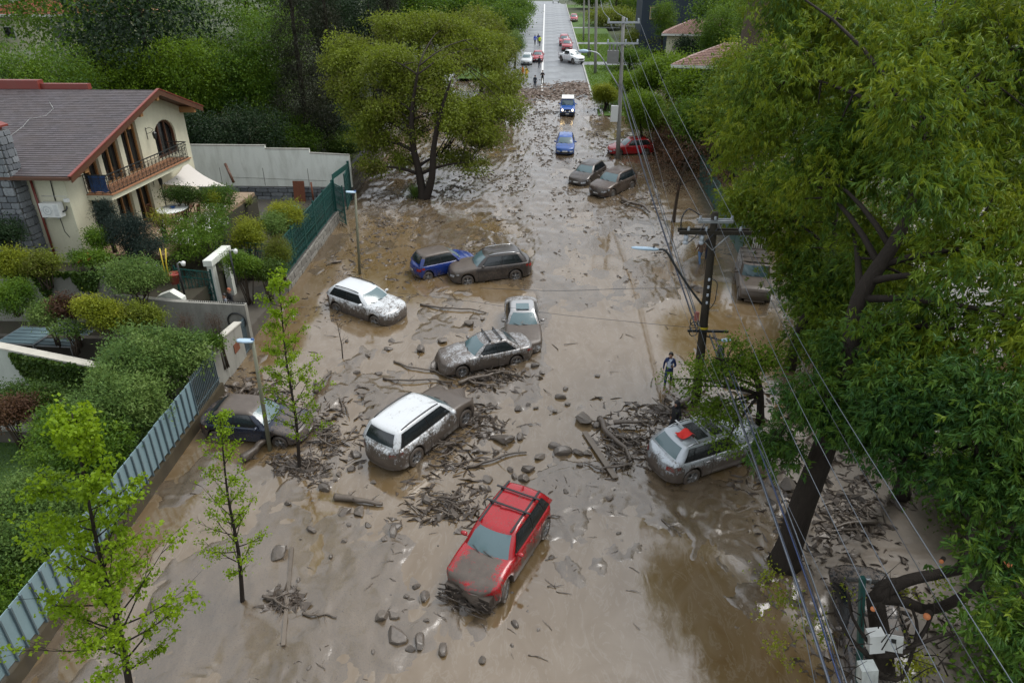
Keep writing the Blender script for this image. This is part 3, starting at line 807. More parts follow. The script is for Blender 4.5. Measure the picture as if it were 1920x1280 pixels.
    for k in range(24):
        ya = 43.8 - (43.8 - 39.1) * k / 24; yb = ya - .25
        za, zb = roof_z(ya) + .055, roof_z(max(yb, 39.1)) + .03
        m.add([(xr, ya, za - .035), (x0, ya, za - .035), (x0, ya, za), (xr, ya, za), (x0, yb, zb), (xr, yb, zb)], [(0, 1, 2, 3), (3, 2, 4, 5)])
    sh = link('shingle', m.mesh('shingle', SH), ro); sh['kind'] = 'stuff'
    # barge boards, gutter, soffit, rafter ends
    b = MB()
    for (ya, yb) in ((29.98, 39.1), (39.1, 43.82)):
        P = [(ya, roof_z(ya) - .24), (yb, roof_z(yb) - .24), (yb, roof_z(yb) + .085), (ya, roof_z(ya) + .085)]
        b.prism(P, 'x', xr + .002, xr + .06)
    wb(b, 'barge_board', WOOD, r)
    b = MB()
    for (ya, yb) in ((29.9, 39.1), (39.1, 43.9)):
        P = [(ya, roof_z(ya) + .06), (yb, roof_z(yb) + .06), (yb, roof_z(yb) + .11), (ya, roof_z(ya) + .11)]
        b.prism(P, 'x', xr - .05, xr + .09)
    wb(b, 'verge_flashing', REDM, r)
    b = MB(); b.box(((x0 + xr) / 2, 29.93, 9.36), (xr - x0, .12, .14)); wb(b, 'gutter', WOOD, r)
    b = MB(); b.box(((x0 + xr) / 2, 30.4, 9.3), (xr - x0, .78, .05)); wb(b, 'soffit', WOOD, r)
    for y in (31.3, 35.6, 37.0, 38.95, 42.9):
        b = MB(); z = roof_z(y) - .30
        b.box((XG + .46, y, z), (.92, .26, .34)); wb(b, 'rafter_end', WOOD_L, r)
    # balcony
    b = MB(); b.box(((XG + -21.08) / 2 + .002, 36.3, 7.88), (1.215, 8.3, .27)); ba = wb(b, 'balcony', CREAM, r)
    b = MB(); b.box((-21.65, 36.3, 8.035), (1.33, 8.36, .05)); link('balcony_floor', b.mesh('balcony_floor', TERRA), ba)
    b = MB(); X = -21.1
    def rail(p, q):
        p, q = Vector(p), Vector(q); L = (q - p).length; d = (q - p) / L
        for z, w in ((8.98, .05), (8.12, .03), (8.82, .025)): b.bar(p + Vector((0, 0, z)), q + Vector((0, 0, z)), w, w)
        k = 0.0
        while k <= L + .01:
            c = p + d * k; b.bar(c + Vector((0, 0, 8.04)), c + Vector((0, 0, 8.97)), .022, .022)
            if k + .36 < L + .01:
                e = c + d * .19 + Vector((0, 0, 8.47))
                for (rr, dz) in ((.15, .16), (.13, -.14), (.07, .16), (.06, -.14)):
                    ring = [e + d * rr * math.cos(a) + Vector((0, 0, dz + rr * math.sin(a))) for a in [j * math.pi / 4 for j in range(9)]]
                    b.tube(ring, .012, 3)
            k += .38
    rail((X, 32.2, 0), (X, 40.4, 0)); rail((XG + .02, 32.2, 0), (X - .04, 32.2, 0)); rail((XG + .02, 40.4, 0), (X - .04, 40.4, 0))
    link('balcony_railing', b.mesh('balcony_railing', IRON), ba)
    # ridge flashing, downpipe
    b = MB(); p = ony(0, 168, 39.2); q = ony(76, 168, 39.2); s = ony(164, 168, 39.2)
    b.box(((p.x - 3 + q.x) / 2, 39.35, 12.25), (q.x - p.x + 3, .5, .5)); b.box(((q.x + s.x) / 2 + .003, 39.45, 12.16), (s.x - q.x, .35, .30))
    wb(b, 'ridge_flashing', REDM, r)
    b = MB(); b.tube([(-23.78, 30.68, 9.3), (-23.78, 30.68, 5.0)], .055, 8); b.tube([(-23.78, 30.68, 9.3), (-23.78, 30.2, 9.35)], .05, 8); wb(b, 'downpipe', REDM, r)
    b = MB(); b.tube([(-22.9, 30.76, 9.2), (-22.9, 30.76, 9.0), (-22.95, 30.76, 8.3), (-22.95, 30.76, 8.1)], .025, 6); wb(b, 'wall_pipe', IRON, r); b = MB(); b.tube([(-23.0, 30.77, 7.3), (-22.97, 30.77, 6.6), (-22.8, 30.77, 6.3)], .015, 5)
    wb(b, 'wall_pipe', IRON, r)
    # chimney of dressed stone
    b = MB(); b.box((-25.6, 30.35, 7.9), (3.0, .8, 7.0)); ch = wb(b, 'chimney', MORTAR, r)
    def stones(o, u, v, w, h, seed, lim):
        g = random.Random(seed); o, u, v = Vector(o), Vector(u), Vector(v); nrm = u.cross(v); R = Matrix((u, v, nrm)).transposed().to_euler()
        t = 0; n = 0
        while t < h - .05:
            hh = min(g.uniform(.22, .42), h - t); s = -g.uniform(0, .3)
            while s < w:
                ww = g.uniform(.3, .75); a, e = max(s, 0), min(s + ww, w)
                if e - a > .08 and n < lim:
                    link('stone', block_mesh(STONE_G, g.randrange(4)), ch, o + u * (a + e) / 2 + v * (t + hh / 2) + nrm * g.uniform(.0, .03), R, (e - a - .02, hh - .02, .1)); n += 1
                s += ww
            t += hh
    stones((-27.1, 29.95, 4.4), (1, 0, 0), (0, 0, 1), 3.0, 7.0, 4, 150)
    stones((-24.1, 29.95, 4.4), (0, 1, 0), (0, 0, 1), .8, 7.0, 5, 60)
    b = MB(); b.prism([(-26.7, 11.52), (-24.15, 11.52), (-24.15, 11.6), (-25.4, 12.05), (-26.7, 11.6)], 'y', 29.85, 30.9); b.box((-25.4, 30.35, 11.46), (2.2, .6, .12), mat=None)
    wb(b, 'chimney_cap', REDM, r)
    b = MB(); b.tube([ony(0, 198, 33.6), ony(28, 190, 34.6), ony(42, 183, 35.4), ony(75, 180, 35.8), ony(92, 176, 36.6), ony(86, 170, 37.4)], .016, 5)
    for i in range(len(b.v)): b.v[i] = (b.v[i][0], b.v[i][1], roof_z(b.v[i][1]) + .09)
    wb(b, 'roof_cable', PLASTW, r)
    return r
house()

def air_con():
    c = ony(98, 393, 30.5); r = empty('air_conditioner', (c.x, 30.6, c.z - .4), label='white air conditioner unit on the cream wall beside the chimney', cat='air conditioner')
    m = MB(); m.box((c.x, 30.5, c.z), (.92, .36, .66)); wb(m, 'housing', PLASTW, r)
    m = MB(); m.lathe([(.27, -.01), (.27, .012), (.24, .014), (.22, .0), (.16, .0), (.15, .014), (.12, .014), (.1, 0), (.02, .006)], (c.x - .13, 30.315, c.z), 'y', 20); o = wb(m, 'fan_grille', simple('pale_grille', (.42, .44, .43), .5), r)
    m = MB()
    for k in range(9): m.box((c.x + .30, 30.315, c.z - .24 + k * .06), (.2, .012, .02))
    wb(m, 'louvre', simple('grey_louvre', (.36, .38, .38), .5), r)
    m = MB()
    for dx in (-.3, .3): m.bar((c.x + dx, 30.78, c.z - .36), (c.x + dx, 30.3, c.z - .36), .04, .05)
    wb(m, 'bracket', STEEL, r)
    m = MB(); m.tube([(c.x + .48, 30.5, c.z - .1), (c.x + .62, 30.55, c.z - .05), (c.x + .66, 30.62, c.z + .05), (c.x + .6, 30.7, c.z + .1)], .04, 6); wb(m, 'hose', IRON, r)
    p = ony(124, 376, 30.7); r2 = empty('junction_box', p, label='small white junction box with a conduit beside the air conditioner', cat='junction box')
    m = MB(); m.box((p.x, 30.73, p.z), (.22, .12, .16)); m.tube([(p.x - 1.2, 30.76, p.z + .18), (p.x, 30.76, p.z + .18), (p.x, 30.76, p.z + .08)], .015, 5); wb(m, 'box_cover', PLASTW, r2)
air_con()
def lantern(y, z, lab):
    r = empty('wall_lantern', (XG, y, z), label=lab, cat='lantern', group='iron lanterns on the gable wall')
    m = MB(); m.tube([(XG + .02, y, z - .3), (XG + .02, y, z + .35)], .02, 5); m.tube([(XG + .02, y, z + .28), (XG + .25, y, z + .36), (XG + .45, y, z + .25)], .016, 5); m.tube([(XG + .02, y, z), (XG + .3, y, z + .1), (XG + .45, y, z + .25)], .012, 5); wb(m, 'bracket', IRON, r)
    m = MB(); m.lathe([(.02, .16), (.14, .05), (.13, .04), (.10, -.22), (.03, -.3), (.01, -.34)], (XG + .45, y, z), 'z', 6, smooth=False); wb(m, 'lamp_head', IRON, r)
    m = MB(); m.lathe([(.105, .03), (.08, -.21)], (XG + .45, y, z), 'z', 6, smooth=False)
lantern(38.6, 9.75, 'iron lantern on the upper gable wall left of the arched window'); 
p = onx(286, 338, XG); lantern(p.y, p.z, 'iron lantern under the balcony slab near the shade sail')

def shade_sail():
    A, B, C_ = onx(348, 303, XG + .05), at(302, 345, 39.5), at(426, 349, 43)
    r = empty('shade_sail', A, label='pale triangular shade sail stretched from the house corner over the patio', cat='shade sail')
    m = MB(); n = 10; cen = (A + B + C_) / 3; ix = {}; vs = []
    for i in range(n + 1):
        for j in range(n + 1 - i):
            a, b = i / n, j / n; c = 1 - a - b
            p = A * a + B * b + C_ * c
            e = min(a, b, c)                                      # hollow edges, slight belly
            p = p.lerp(cen, .16 * (4 * (a * b + b * c + c * a) / 1.333 if e < .001 else 0)); p.z -= .9 * (a * b + b * c + c * a) * .6
            ix[i, j] = len(vs); vs.append(p)
    fs = []
    for i in range(n):
        for j in range(n - i):
            fs.append((ix[i, j], ix[i + 1, j], ix[i, j + 1]))
            if j < n - i - 1: fs.append((ix[i + 1, j], ix[i + 1, j + 1], ix[i, j + 1]))
    m.add(vs, fs, None, True); wb(m, 'canvas', CANVAS, r)
    m = MB(); m.tube([C_, C_ + Vector((0.15, 0, -.1)), (C_.x + .25, C_.y, gz(C_.y))], .04, 8); wb(m, 'pole', IRON, r)
    m = MB(); m.tube([B, (B.x, B.y, 5.3)], .035, 8); wb(m, 'pole', IRON, r)
shade_sail()

# ------------------------------------------------------------------ terraces and retaining walls
def slab(name, mat, x0, x1, y0, y1, z0, z1, lab, kind='structure'):
    m = MB(); m.box(((x0 + x1) / 2, (y0 + y1) / 2, (z0 + z1) / 2), (x1 - x0, y1 - y0, z1 - z0)); return tag(m.build(name, mat), lab, kind=kind)
SOIL = wall_mat('planted_bed_soil', (.035, .030, .018), (.02, .03, .01), .6, rough=.95)
slab('patio', TAN, -22.3, -18.6, 31.2, 43.0, 5.1, 5.3, 'tan paved patio beside the house')
slab('garden_bed', SOIL, -22.3, -18.55, 31.5, 43.1, 1.2, 5.09, 'soil bank under the patio')
slab('terrace_bed', SOIL, -38, -19.7, 28.62, 31.5, 1.0, 5.0, 'planted bed at the foot of the house wall')
slab('garden_bed', SOIL, -19.69, -16.75, 28.62, 36.0, .9, 3.7, 'planted garden bed in front of the patio')
slab('garden_bed', SOIL, -17.88, -14.3, 35.2, 44.5, 1.2, 3.2, 'planted bed inside the green fence')
slab('entrance_floor', CONC_D, -16.74, -14.0, 28.62, 35.1, .8, 2.4, 'entrance floor inside the white gate')
slab('driveway', GRAVEL, -40, -14.3, 44.6, 52.0, 1.5, 2.95, 'dark gravel driveway in front of the white wall')
slab('ramp', CONC_D, -40, -14.15, 24.3, 28.3, .3, 1.55, 'dark wet ramp going down beside the retaining walls')
slab('planter_bed', SOIL, -30, -17.6, 26.9, 28.29, 1.56, 2.95, 'raised planter in front of the ivy wall')
def lawn():
    t = NT('short_lawn'); v = t.coord(); c = t.mix(t.noise(v, 2.2, 6), (.018, .048, .008), (.045, .095, .014))
    L = t.done(t.pbr(c, .9, normal=t.bump(t.noise(v, 40, 3), .8, .03)))
    slab('lawn', L, -40, -13.95, 5, 23.9, -.2, 1.25, 'small lawn behind the metal fence')
    g = np.random.default_rng(9); n = 14000
    p = np.stack([g.uniform(-24, -17.2, n), g.uniform(16.5, 21.0, n), np.full(n, 1.25)], -1); d = _unit(g.normal(size=(n, 3)) * .5 + [0, 0, 1]); s = _unit(np.cross(d, g.normal(size=(n, 3))))
    Lg = (.05 + .06 * g.random(n))[:, None]
    V = np.stack([p - s * .008, p + s * .008, p + d * Lg], 1)
    me = np_mesh('lawn_grass', V.reshape(-1, 3), np.arange(n * 3).reshape(n, 3), LF['mid'], ('v', g.random(n)))
    tag(link('lawn_grass', me), 'short green grass of the lawn', kind='stuff')
lawn()
def wall(name, lab, mat, pts, thick, capm=None, cat='wall', axis='x'):
    """pts: (along, bottom, top) stations of a straight wall; axis = the way it runs; pts carry the fixed coordinate last"""
    (fix, st) = pts
    a0, b0, _ = st[0]
    r = empty(name, (a0, fix, b0) if axis == 'x' else (fix, a0, b0), label=lab, cat=cat)
    m = MB(); poly = [(a, b) for a, b, c in st] + [(a, c) for a, b, c in reversed(st)]
    # run of quads so that steps stay planar
    for (a, b, c), (d, e, f) in zip(st, st[1:]):
        if abs(a - d) < 1e-4: continue
        m.prism([(a, b), (d, e), (d, f), (a, c)], 'y' if axis == 'x' else 'x', fix - thick / 2, fix + thick / 2)
    wb(m, 'wall_body', mat, r)
    if capm:
        m = MB()
        for (a, b, c), (d, e, f) in zip(st, st[1:]):
            if abs(a - d) < 1e-4: continue
            m.prism([(a, c + .003), (d, f + .003), (d, f + .08), (a, c + .08)], 'y' if axis == 'x' else 'x', fix - thick / 2 - .05, fix + thick / 2 + .05)
        wb(m, 'coping', capm, r)
    return r
wall('retaining_wall', 'grey retaining wall hung with creepers below the chimney', CONC, (28.45, [(-34, 1.5, 5.55), (-19.7, 1.5, 5.38)]), .3)
w = wall('garden_wall', 'grey concrete wall with a spiked top beside the entrance', CONC, (28.46, [(-19.69, 1.5, 4.35), (-17.0, 1.5, 4.1), (-13.65, 1.5, 3.98)]), .28)
m = MB(); x = -16.3
while x < -13.75: m.bar((x, 28.46, 3.98), (x, 28.46, 4.12), .03, .03); x += .09
m.bar((-16.3, 28.46, 4.02), (-13.7, 28.46, 4.0), .05, .03); wb(m, 'spike_strip', IRON, w)
wall('planter_wall', 'dark wet planter wall below the mixed shrubs', CONC_D, (26.75, [(-30, .9, 3.02), (-17.6, .9, 2.98)]), .28)
wall('planter_wall', 'low planter edge under the dry bushes', CONC_D, (27.1, [(-17.3, .9, 2.35), (-14.3, .9, 2.25)]), .2)
slab('planter_bed', SOIL, -17.55, -14.3, 27.22, 28.3, 1.56, 2.2, 'bed of the two dry bushes')
wall('capped_wall', 'pale capped wall covered with ivy above the lawn', wall_mat('pale_green_render', (.40, .43, .38), (.22, .24, .2), .5), (24.1, [(-27, .5, 4.55), (-22.3, .5, 3.85), (-17.2, .5, 2.75)]), .32, CAPM)
wall('planter_wall', 'low dark stone planter wall at the edge of the lawn', CONC_D, (21.2, [(-28, .9, 1.85), (-18.5, .9, 1.8)]), .3, CONC)
slab('planter_bed', SOIL, -28, -17.8, 21.36, 23.9, .9, 1.7, 'shrub bed below the ivy wall')
def gate_pillar():
    r = empty('gate_wall', (-13.8, 25.4, 1.4), label='concrete gate wall with a rusty plaque at the pavement', cat='wall')
    m = MB(); m.prism([(24.75, .8), (27.7, .8), (27.7, 3.35), (24.75, 3.62)], 'x', -13.98, -13.72); m.prism([(-14.62, .8), (-13.983, .8), (-13.983, 3.66), (-14.62, 3.66)], 'y', 24.75, 25.0)
    wb(m, 'wall_body', CONC, r)
    m = MB(); m.prism([(24.70, 3.63), (27.75, 3.355), (27.75, 3.42), (24.70, 3.70)], 'x', -14.02, -13.68); m.box((-14.35, 24.87, 3.70), (.66, .34, .07)); wb(m, 'coping', CAPM, r)
    m = MB(); m.box((-13.70, 26.9, 2.55), (.03, .55, .42)); wb(m, 'plaque', RUST, r)
    r = empty('iron_gate', (-13.8, 28.0, 1.5), label='blue grey iron bar gate between the concrete gate wall and the spiked wall', cat='gate')
    m = MB()
    for k in range(7):
        y = 27.78 + k * .085; m.bar((-13.8, y, 1.6), (-13.8, y, 3.4), .025, .025)
    for z in (1.75, 3.3): m.bar((-13.8, 27.74, z), (-13.8, 28.32, z), .03, .04)
    wb(m, 'gate_bars', RIBM, r)
gate_pillar()
def metal_fence():
    r = empty('metal_fence', (-13.6, 16, gz(16)), label='blue grey ribbed metal fence on a dark concrete base along the kerb', cat='fence')
    m = MB(); m.prism([(6, gz(6) - .4), (24.7, gz(24.7) - .4), (24.7, gz(24.7) + .52), (6, gz(6) + .55)], 'x', -14.05, -13.5); wb(m, 'base_wall', wall_mat('mossy_wet_concrete', (.060, .048, .028), (.022, .018, .012), .85, rough=.5), r)
    y = 6.2; pm = MB(); w = .40
    pm.add([(0, -w / 2 + .02, 0), (0, w / 2 - .02, 0), (0, w / 2 - .02, 1.42), (0, -w / 2 + .02, 1.42), (-.02, -w / 2 + .02, 0), (-.02, w / 2 - .02, 0), (-.02, w / 2 - .02, 1.42), (-.02, -w / 2 + .02, 1.42)],
           [(0, 1, 2, 3), (7, 6, 5, 4), (3, 2, 6, 7), (0, 4, 5, 1), (1, 5, 6, 2), (0, 3, 7, 4)])
    PM = pm.mesh('panel', BLUEGREY); rm = MB(); rm.box((.03, 0, .66), (.07, .045, 1.58)); RM = rm.mesh('rib', RIBM)
    g = random.Random(8)
    while y < 22.3:
        z = gz(y) + .62
        put(r, 'panel', PM, (-13.6, y, z), (0, g.uniform(-.012, .012), 0)); put(r, 'rib', RM, (-13.6, y + w / 2, z - .02)); y += w
    b = MB()
    for zz in (.85, 1.85): b.bar((-13.68, 6, gz(6) + zz), (-13.68, 22.4, gz(22.4) + zz), .05, .05)
    wb(b, 'rail', STEEL, r)
    r2 = empty('bar_fence', (-13.62, 23.4, gz(23.4)), label='short blue grey bar fence between the ribbed panels and the gate wall', cat='fence')
    B = MB(); B.box((0, 0, .75), (.03, .03, 1.65)); BM = B.mesh('bar', RIBM); y = 22.5
    while y < 24.7: put(r2, 'bar', BM, (-13.62, y, gz(y) + .58)); y += .13
    b = MB()
    for zz in (.75, 1.95): b.bar((-13.64, 22.42, gz(22.4) + zz), (-13.64, 24.72, gz(24.7) + zz), .04, .05)
    wb(b, 'rail', RIBM, r2)
metal_fence()

def white_wall():
    y0 = 50.0; p = [ony(x, y, y0) for x, y in ((352, 272), (497, 274), (498, 279), (580, 280), (581, 287), (655, 291))]
    b = [ony(x, y, y0).z for x, y in ((372, 326), (655, 347))]
    r = empty('boundary_wall', (p[-1].x, y0, gz(y0)), label='long dirty white wall on a grey stone base behind the driveway', cat='wall')
    m = MB(); xl = p[0].x; xr = p[-1].x
    tops = [(p[0].x - 5, p[0].z), (p[1].x, p[0].z), (p[1].x, p[2].z), (p[3].x, p[3].z), (p[3].x, p[4].z), (xr, p[5].z)]
    for (a, za), (c, zc) in zip(tops, tops[1:]):
        if abs(a - c) > .01: m.prism([(a, 3.9), (c, 3.9), (c, zc), (a, za)], 'y', y0 - .12, y0 + .12)
    wb(m, 'wall_body', WHITEW, r)
    m = MB()
    for (a, za), (c, zc) in zip(tops, tops[1:]):
        if abs(a - c) > .01: m.prism([(a, za + .003), (c, zc + .003), (c, zc + .05), (a, za + .05)], 'y', y0 - .15, y0 + .15)
    wb(m, 'coping', CONC, r)
    m = MB(); m.box(((xl - 5 + xr) / 2, y0 - .05, 3.0), (xr - xl + 5, .4, 1.8)); wb(m, 'stone_base', MORTAR, r)
    stone_face(r, 'stone', STONE_G, (-26, y0 - .25, 2.9), (1, 0, 0), (0, 0, 1), xr + 26, .98, .75, .33, .12, 21, 120)
    m = MB()
    for px in (410, 491, 575): 
        q = ony(px, 300, y0); m.box((q.x, y0 - .125, 4.6), (.03, .012, 1.3))
    q1, q2 = ony(430, 311, y0), ony(610, 312, y0); m.bar((q1.x, y0 - .125, 4.55), (q2.x, y0 - .125, 4.35), .02, .012)
    wb(m, 'wall_crack', simple('dark_crack', (.10, .09, .07), .9), r)
    # rubble wall up the street
    r = empty('stone_wall', (-14.3, 57, gz(57)), label='rubble stone wall running up the street behind the black trunked tree', cat='wall')
    m = MB(); m.prism([(50.2, gz(50) - .3), (72, gz(72) - .3), (72, gz(72) + 1.95), (50.2, gz(50) + 2.0)], 'x', -14.75, -14.35); wb(m, 'wall_body', MORTAR, r)
    stone_face(r, 'stone', STONE_T, (-14.33, 50.2, gz(50) - .1), (0, 1, S), (0, 0, 1), 19, 2.02, .55, .30, .14, 22, 290, irregular=.4)
white_wall()

def green_fence():
    r = empty('green_fence', (-14.1, 39.5, gz(39.5)), label='ornate dark green iron fence on a low stone wall along the pavement', cat='fence')
    m = MB(); m.prism([(34.4, gz(34.4) - .3), (45.2, gz(45) - .3), (45.2, gz(45) + .75), (34.4, gz(34.4) + .80)], 'x', -14.25, -13.95); wb(m, 'base_wall', MORTAR, r)
    stone_face(r, 'stone', STONE_W, (-13.94, 34.4, gz(34.4) - .05), (0, 1, S), (0, 0, 1), 10.8, .85, .6, .28, .08, 23, 70)
    stone_face(r, 'stone', STONE_W, (-14.25, 34.39, gz(34.4) - .05), (1, 0, 0), (0, 0, 1), .3, .85, .3, .28, .06, 24, 8)
    def panel(root, p, q, h, nb, scroll=True):
        p, q = Vector(p), Vector(q); d = (q - p); L = d.length; d.normalize(); up = Vector((0, 0, 1))
        m = MB()
        for t in (0, L): m.bar(p + d * t, p + d * t + up * (h + .1), .07, .07)
        for z in (.08, .8, h - .45, h - .05): m.bar(p + up * z, q + up * z, .045, .045)
        for k in range(1, nb):
            c = p + d * (L * k / nb); m.bar(c + up * .08, c + up * (h - .05), .026, .026, up=(1, 0, 0))
        if scroll:
            n = int(L / .34)
            for k in range(n):
                for zc in (.42, h * .5, h * .5 + .38, h - .25):
                    c = p + d * (L * (k + .5) / n) + up * zc
                    for rr in (.145, .07): m.tube([c + d * rr * math.cos(a) + up * rr * math.sin(a) for a in [j * math.pi / 4 for j in range(9)]], .016, 3)
        wb(m, 'railing_panel', GREENP, root)
    for k in range(5):
        a, b = 34.5 + k * 2.1, 34.5 + (k + 1) * 2.1 - .06
        panel(r, (-14.1, a, gz(a) + .8), (-14.1, b, gz(b) + .78), 2.1, 17)
    panel(r, (-17.6, 34.42, 3.2), (-14.25, 34.42, 2.9), 1.9, 22, False)
    g = empty('iron_gate', (-14.0, 46.5, gz(46)), label='open ornate dark green driveway gate at the end of the fence', cat='gate')
    panel(g, (-14.1, 45.4, gz(45) + .1), (-13.2, 44.3, gz(45) + .1), 2.6, 9)
    panel(g, (-14.2, 49.6, gz(49) + .1), (-13.9, 47.4, gz(47) + .1), 2.5, 12)
    m = MB()
    for (x, y) in ((-14.1, 45.35), (-14.2, 49.75)): m.bar((x, y, gz(y)), (x, y, gz(y) + 2.9), .14, .14)
    wb(m, 'gate_post', GREENP, g)
    m = MB(); m.bar((-14.12, 45.4, gz(47) + 2.95), (-14.2, 49.7, gz(47) + 2.75), .05, .35); wb(m, 'arch_bar', GREENP, g)
    # white gateway of the garden, gate ajar
    w = empty('white_gateway', (-16.5, 32, 2.4), label='white painted gateway frame with an open green iron gate', cat='gateway')
    m = MB(); zt = 4.75
    for y in (31.5, 33.2):
        m = MB(); m.box((-16.5, y, 3.55), (.3, .34, 2.38)); wb(m, 'post', WHITEW, w)
    m = MB(); m.box((-16.5, 32.35, 4.89), (.45, 2.3, .3)); wb(m, 'lintel', WHITEW, w)
    panel(w, (-16.5, 31.3, 2.45), (-17.9, 30.6, 2.9), 2.0, 10)
    m = MB(); m.prism([(-18.05, 3.6), (-16.9, 3.6), (-16.9, 4.0), (-17.4, 4.35), (-18.05, 4.1)], 'y', 28.9, 29.3); 
    wb(m, 'side_wall', WHITEW, w)
green_fence()

def garden_lamp(px, py0, py1, Z, lab):
    a, b = at(px, py1, Z), at(px, py0, Z); r = empty('garden_lamp', (a.x, a.y, a.z), label=lab, cat='lamp', group='dark garden lamp posts')
    h = b.z - a.z; m = MB(); m.tube([(0, 0, 0), (0, 0, h)], .045, 8); m.build('pole', IRON, r)
    m = MB(); m.tube([(0, 0, h - .05), (.12, 0, h + .06), (.25, 0, h)], .02, 5); m.lathe([(.02, .12), (.1, .06), (.11, 0), (.07, -.12), (.01, -.14)], (.28, 0, h), 'z', 8); m.build('lamp_head', PLASTW, r)
garden_lamp(346, 482, 552, 31.5, 'dark garden lamp post left of the small green gate'); garden_lamp(444, 458, 538, 33, 'dark garden lamp post right of the white gateway')

# patio furniture
def table_and_chairs():
    c = onz(323, 391, 6.08); r = empty('patio_table', (c.x, c.y, 5.3), label='oval white patio table with a blue bowl stand under it', cat='table')
    r['label'] = 'oval white topped patio table on dark legs'
    m = MB(); n = 24; m.lathe([(.001, .74), (.8, .74), (.84, .765), (.8, .79), (.001, .795)], (0, 0, 0), 'z', n)
    m.v = [(x * .95, y * 1.25, z) for x, y, z in m.v]; m.build('tabletop', PLASTW, r)
    for a in range(4):
        m = MB(); x, y = (.45 if a % 2 else -.45), (.6 if a > 1 else -.6); m.tube([(x, y, 0), (x * .8, y * .8, .4), (x, y, .74)], .035, 6); m.build('leg', IRON, r)
    m = MB(); m.lathe([(.05, .0), (.09, .03), (.16, .1), (.15, .1), (.08, .04), (.001, .03)], (0, 0, 0), 'z', 12); b = tag(m.build('bowl', BLUEP, None, (c.x + .05, c.y, 6.1)), 'small blue bowl on the oval patio table', 'bowl')
    labs = ['brown patio chair at the right end of the oval table', 'brown patio chair nearest to the flowering hedge', 'brown patio chair on the house side of the table', 'brown patio chair at the far end of the table']
    for k, (dx, dy, rz) in enumerate(((1.15, .2, 1.57), (.9, -1.2, .9), (-1.15, .1, -1.57), (.1, 1.6, 3.1))):
        ch = empty('patio_chair', (c.x + dx, c.y + dy, 5.3), rz, labs[k], 'chair', 'chairs round the patio table')
        m = MB(); m.box((0, 0, .44), (.44, .44, .05)); m.build('seat', WOOD, ch)
        m = MB(); 
        for i in range(5): m.bar((-.18 + i * .09, -.2, .46), (-.18 + i * .09, -.28, .95), .05, .02)
        m.bar((-.22, -.28, .95), (.22, -.28, .95), .03, .08); m.build('backrest', WOOD, ch)
        for (sx, sy) in ((-.2, -.2), (.2, -.2), (-.2, .2), (.2, .2)):
            m = MB(); m.bar((sx, sy, 0), (sx, sy, .43), .04, .04); m.build('leg', WOOD, ch)
table_and_chairs()
def towel():
    p = Vector((-21.5, 32.28, 8.1)); m = MB(); n = 8
    vs = []; fs = []
    for i in range(n + 1):
        for j in range(5): vs.append((-22.1 + i * .11, 32.28 + .04 * math.sin(i * 1.9 + j), 8.95 - j * .2 - .03 * math.sin(i * 1.3)))
    for i in range(n):
        for j in range(4): fs.append((i * 5 + j, i * 5 + j + 1, i * 5 + j + 6, i * 5 + j + 5))
    m.add(vs, fs, None, True); tag(m.build('blanket', BLUEP), 'blue blanket hung inside the front corner of the balcony railing', 'blanket')
towel()
def racks():
    for k, (px, py) in enumerate(((52, 629), (121, 633))):
        c = at(px, py, 31.0); r = empty('slatted_rack', c, -.05, ['flat blue grey slatted rack over the ramp', 'flat pale slatted rack next to the blue grey one'][k], 'rack', 'flat racks over the wet ramp')
        m = MB()
        for s in (-1, 1): m.bar((-.9, s * .85, 0), (.9, s * .85, 0), .05, .04); m.bar((s * .9, -.85, .003), (s * .9, .85, .003), .05, .04)
        m.build('frame', STEEL, r)
        sm = MB(); sm.box((0, 0, 0), (1.74, .26, .025)); sl = sm.mesh('slat', BLUEGREY if k == 0 else RIBM)
        for i in range(5): link('slat', sl, r, (0, -.64 + i * .32, .02))
        for (sx, sy) in ((-.85, .8), (.85, .8), (-.85, -.8), (.85, -.8)):
            m = MB(); m.bar((sx, sy, -.02), (sx, sy, 1.5 - c.z), .05, .05); m.build('leg', STEEL, r)
racks()
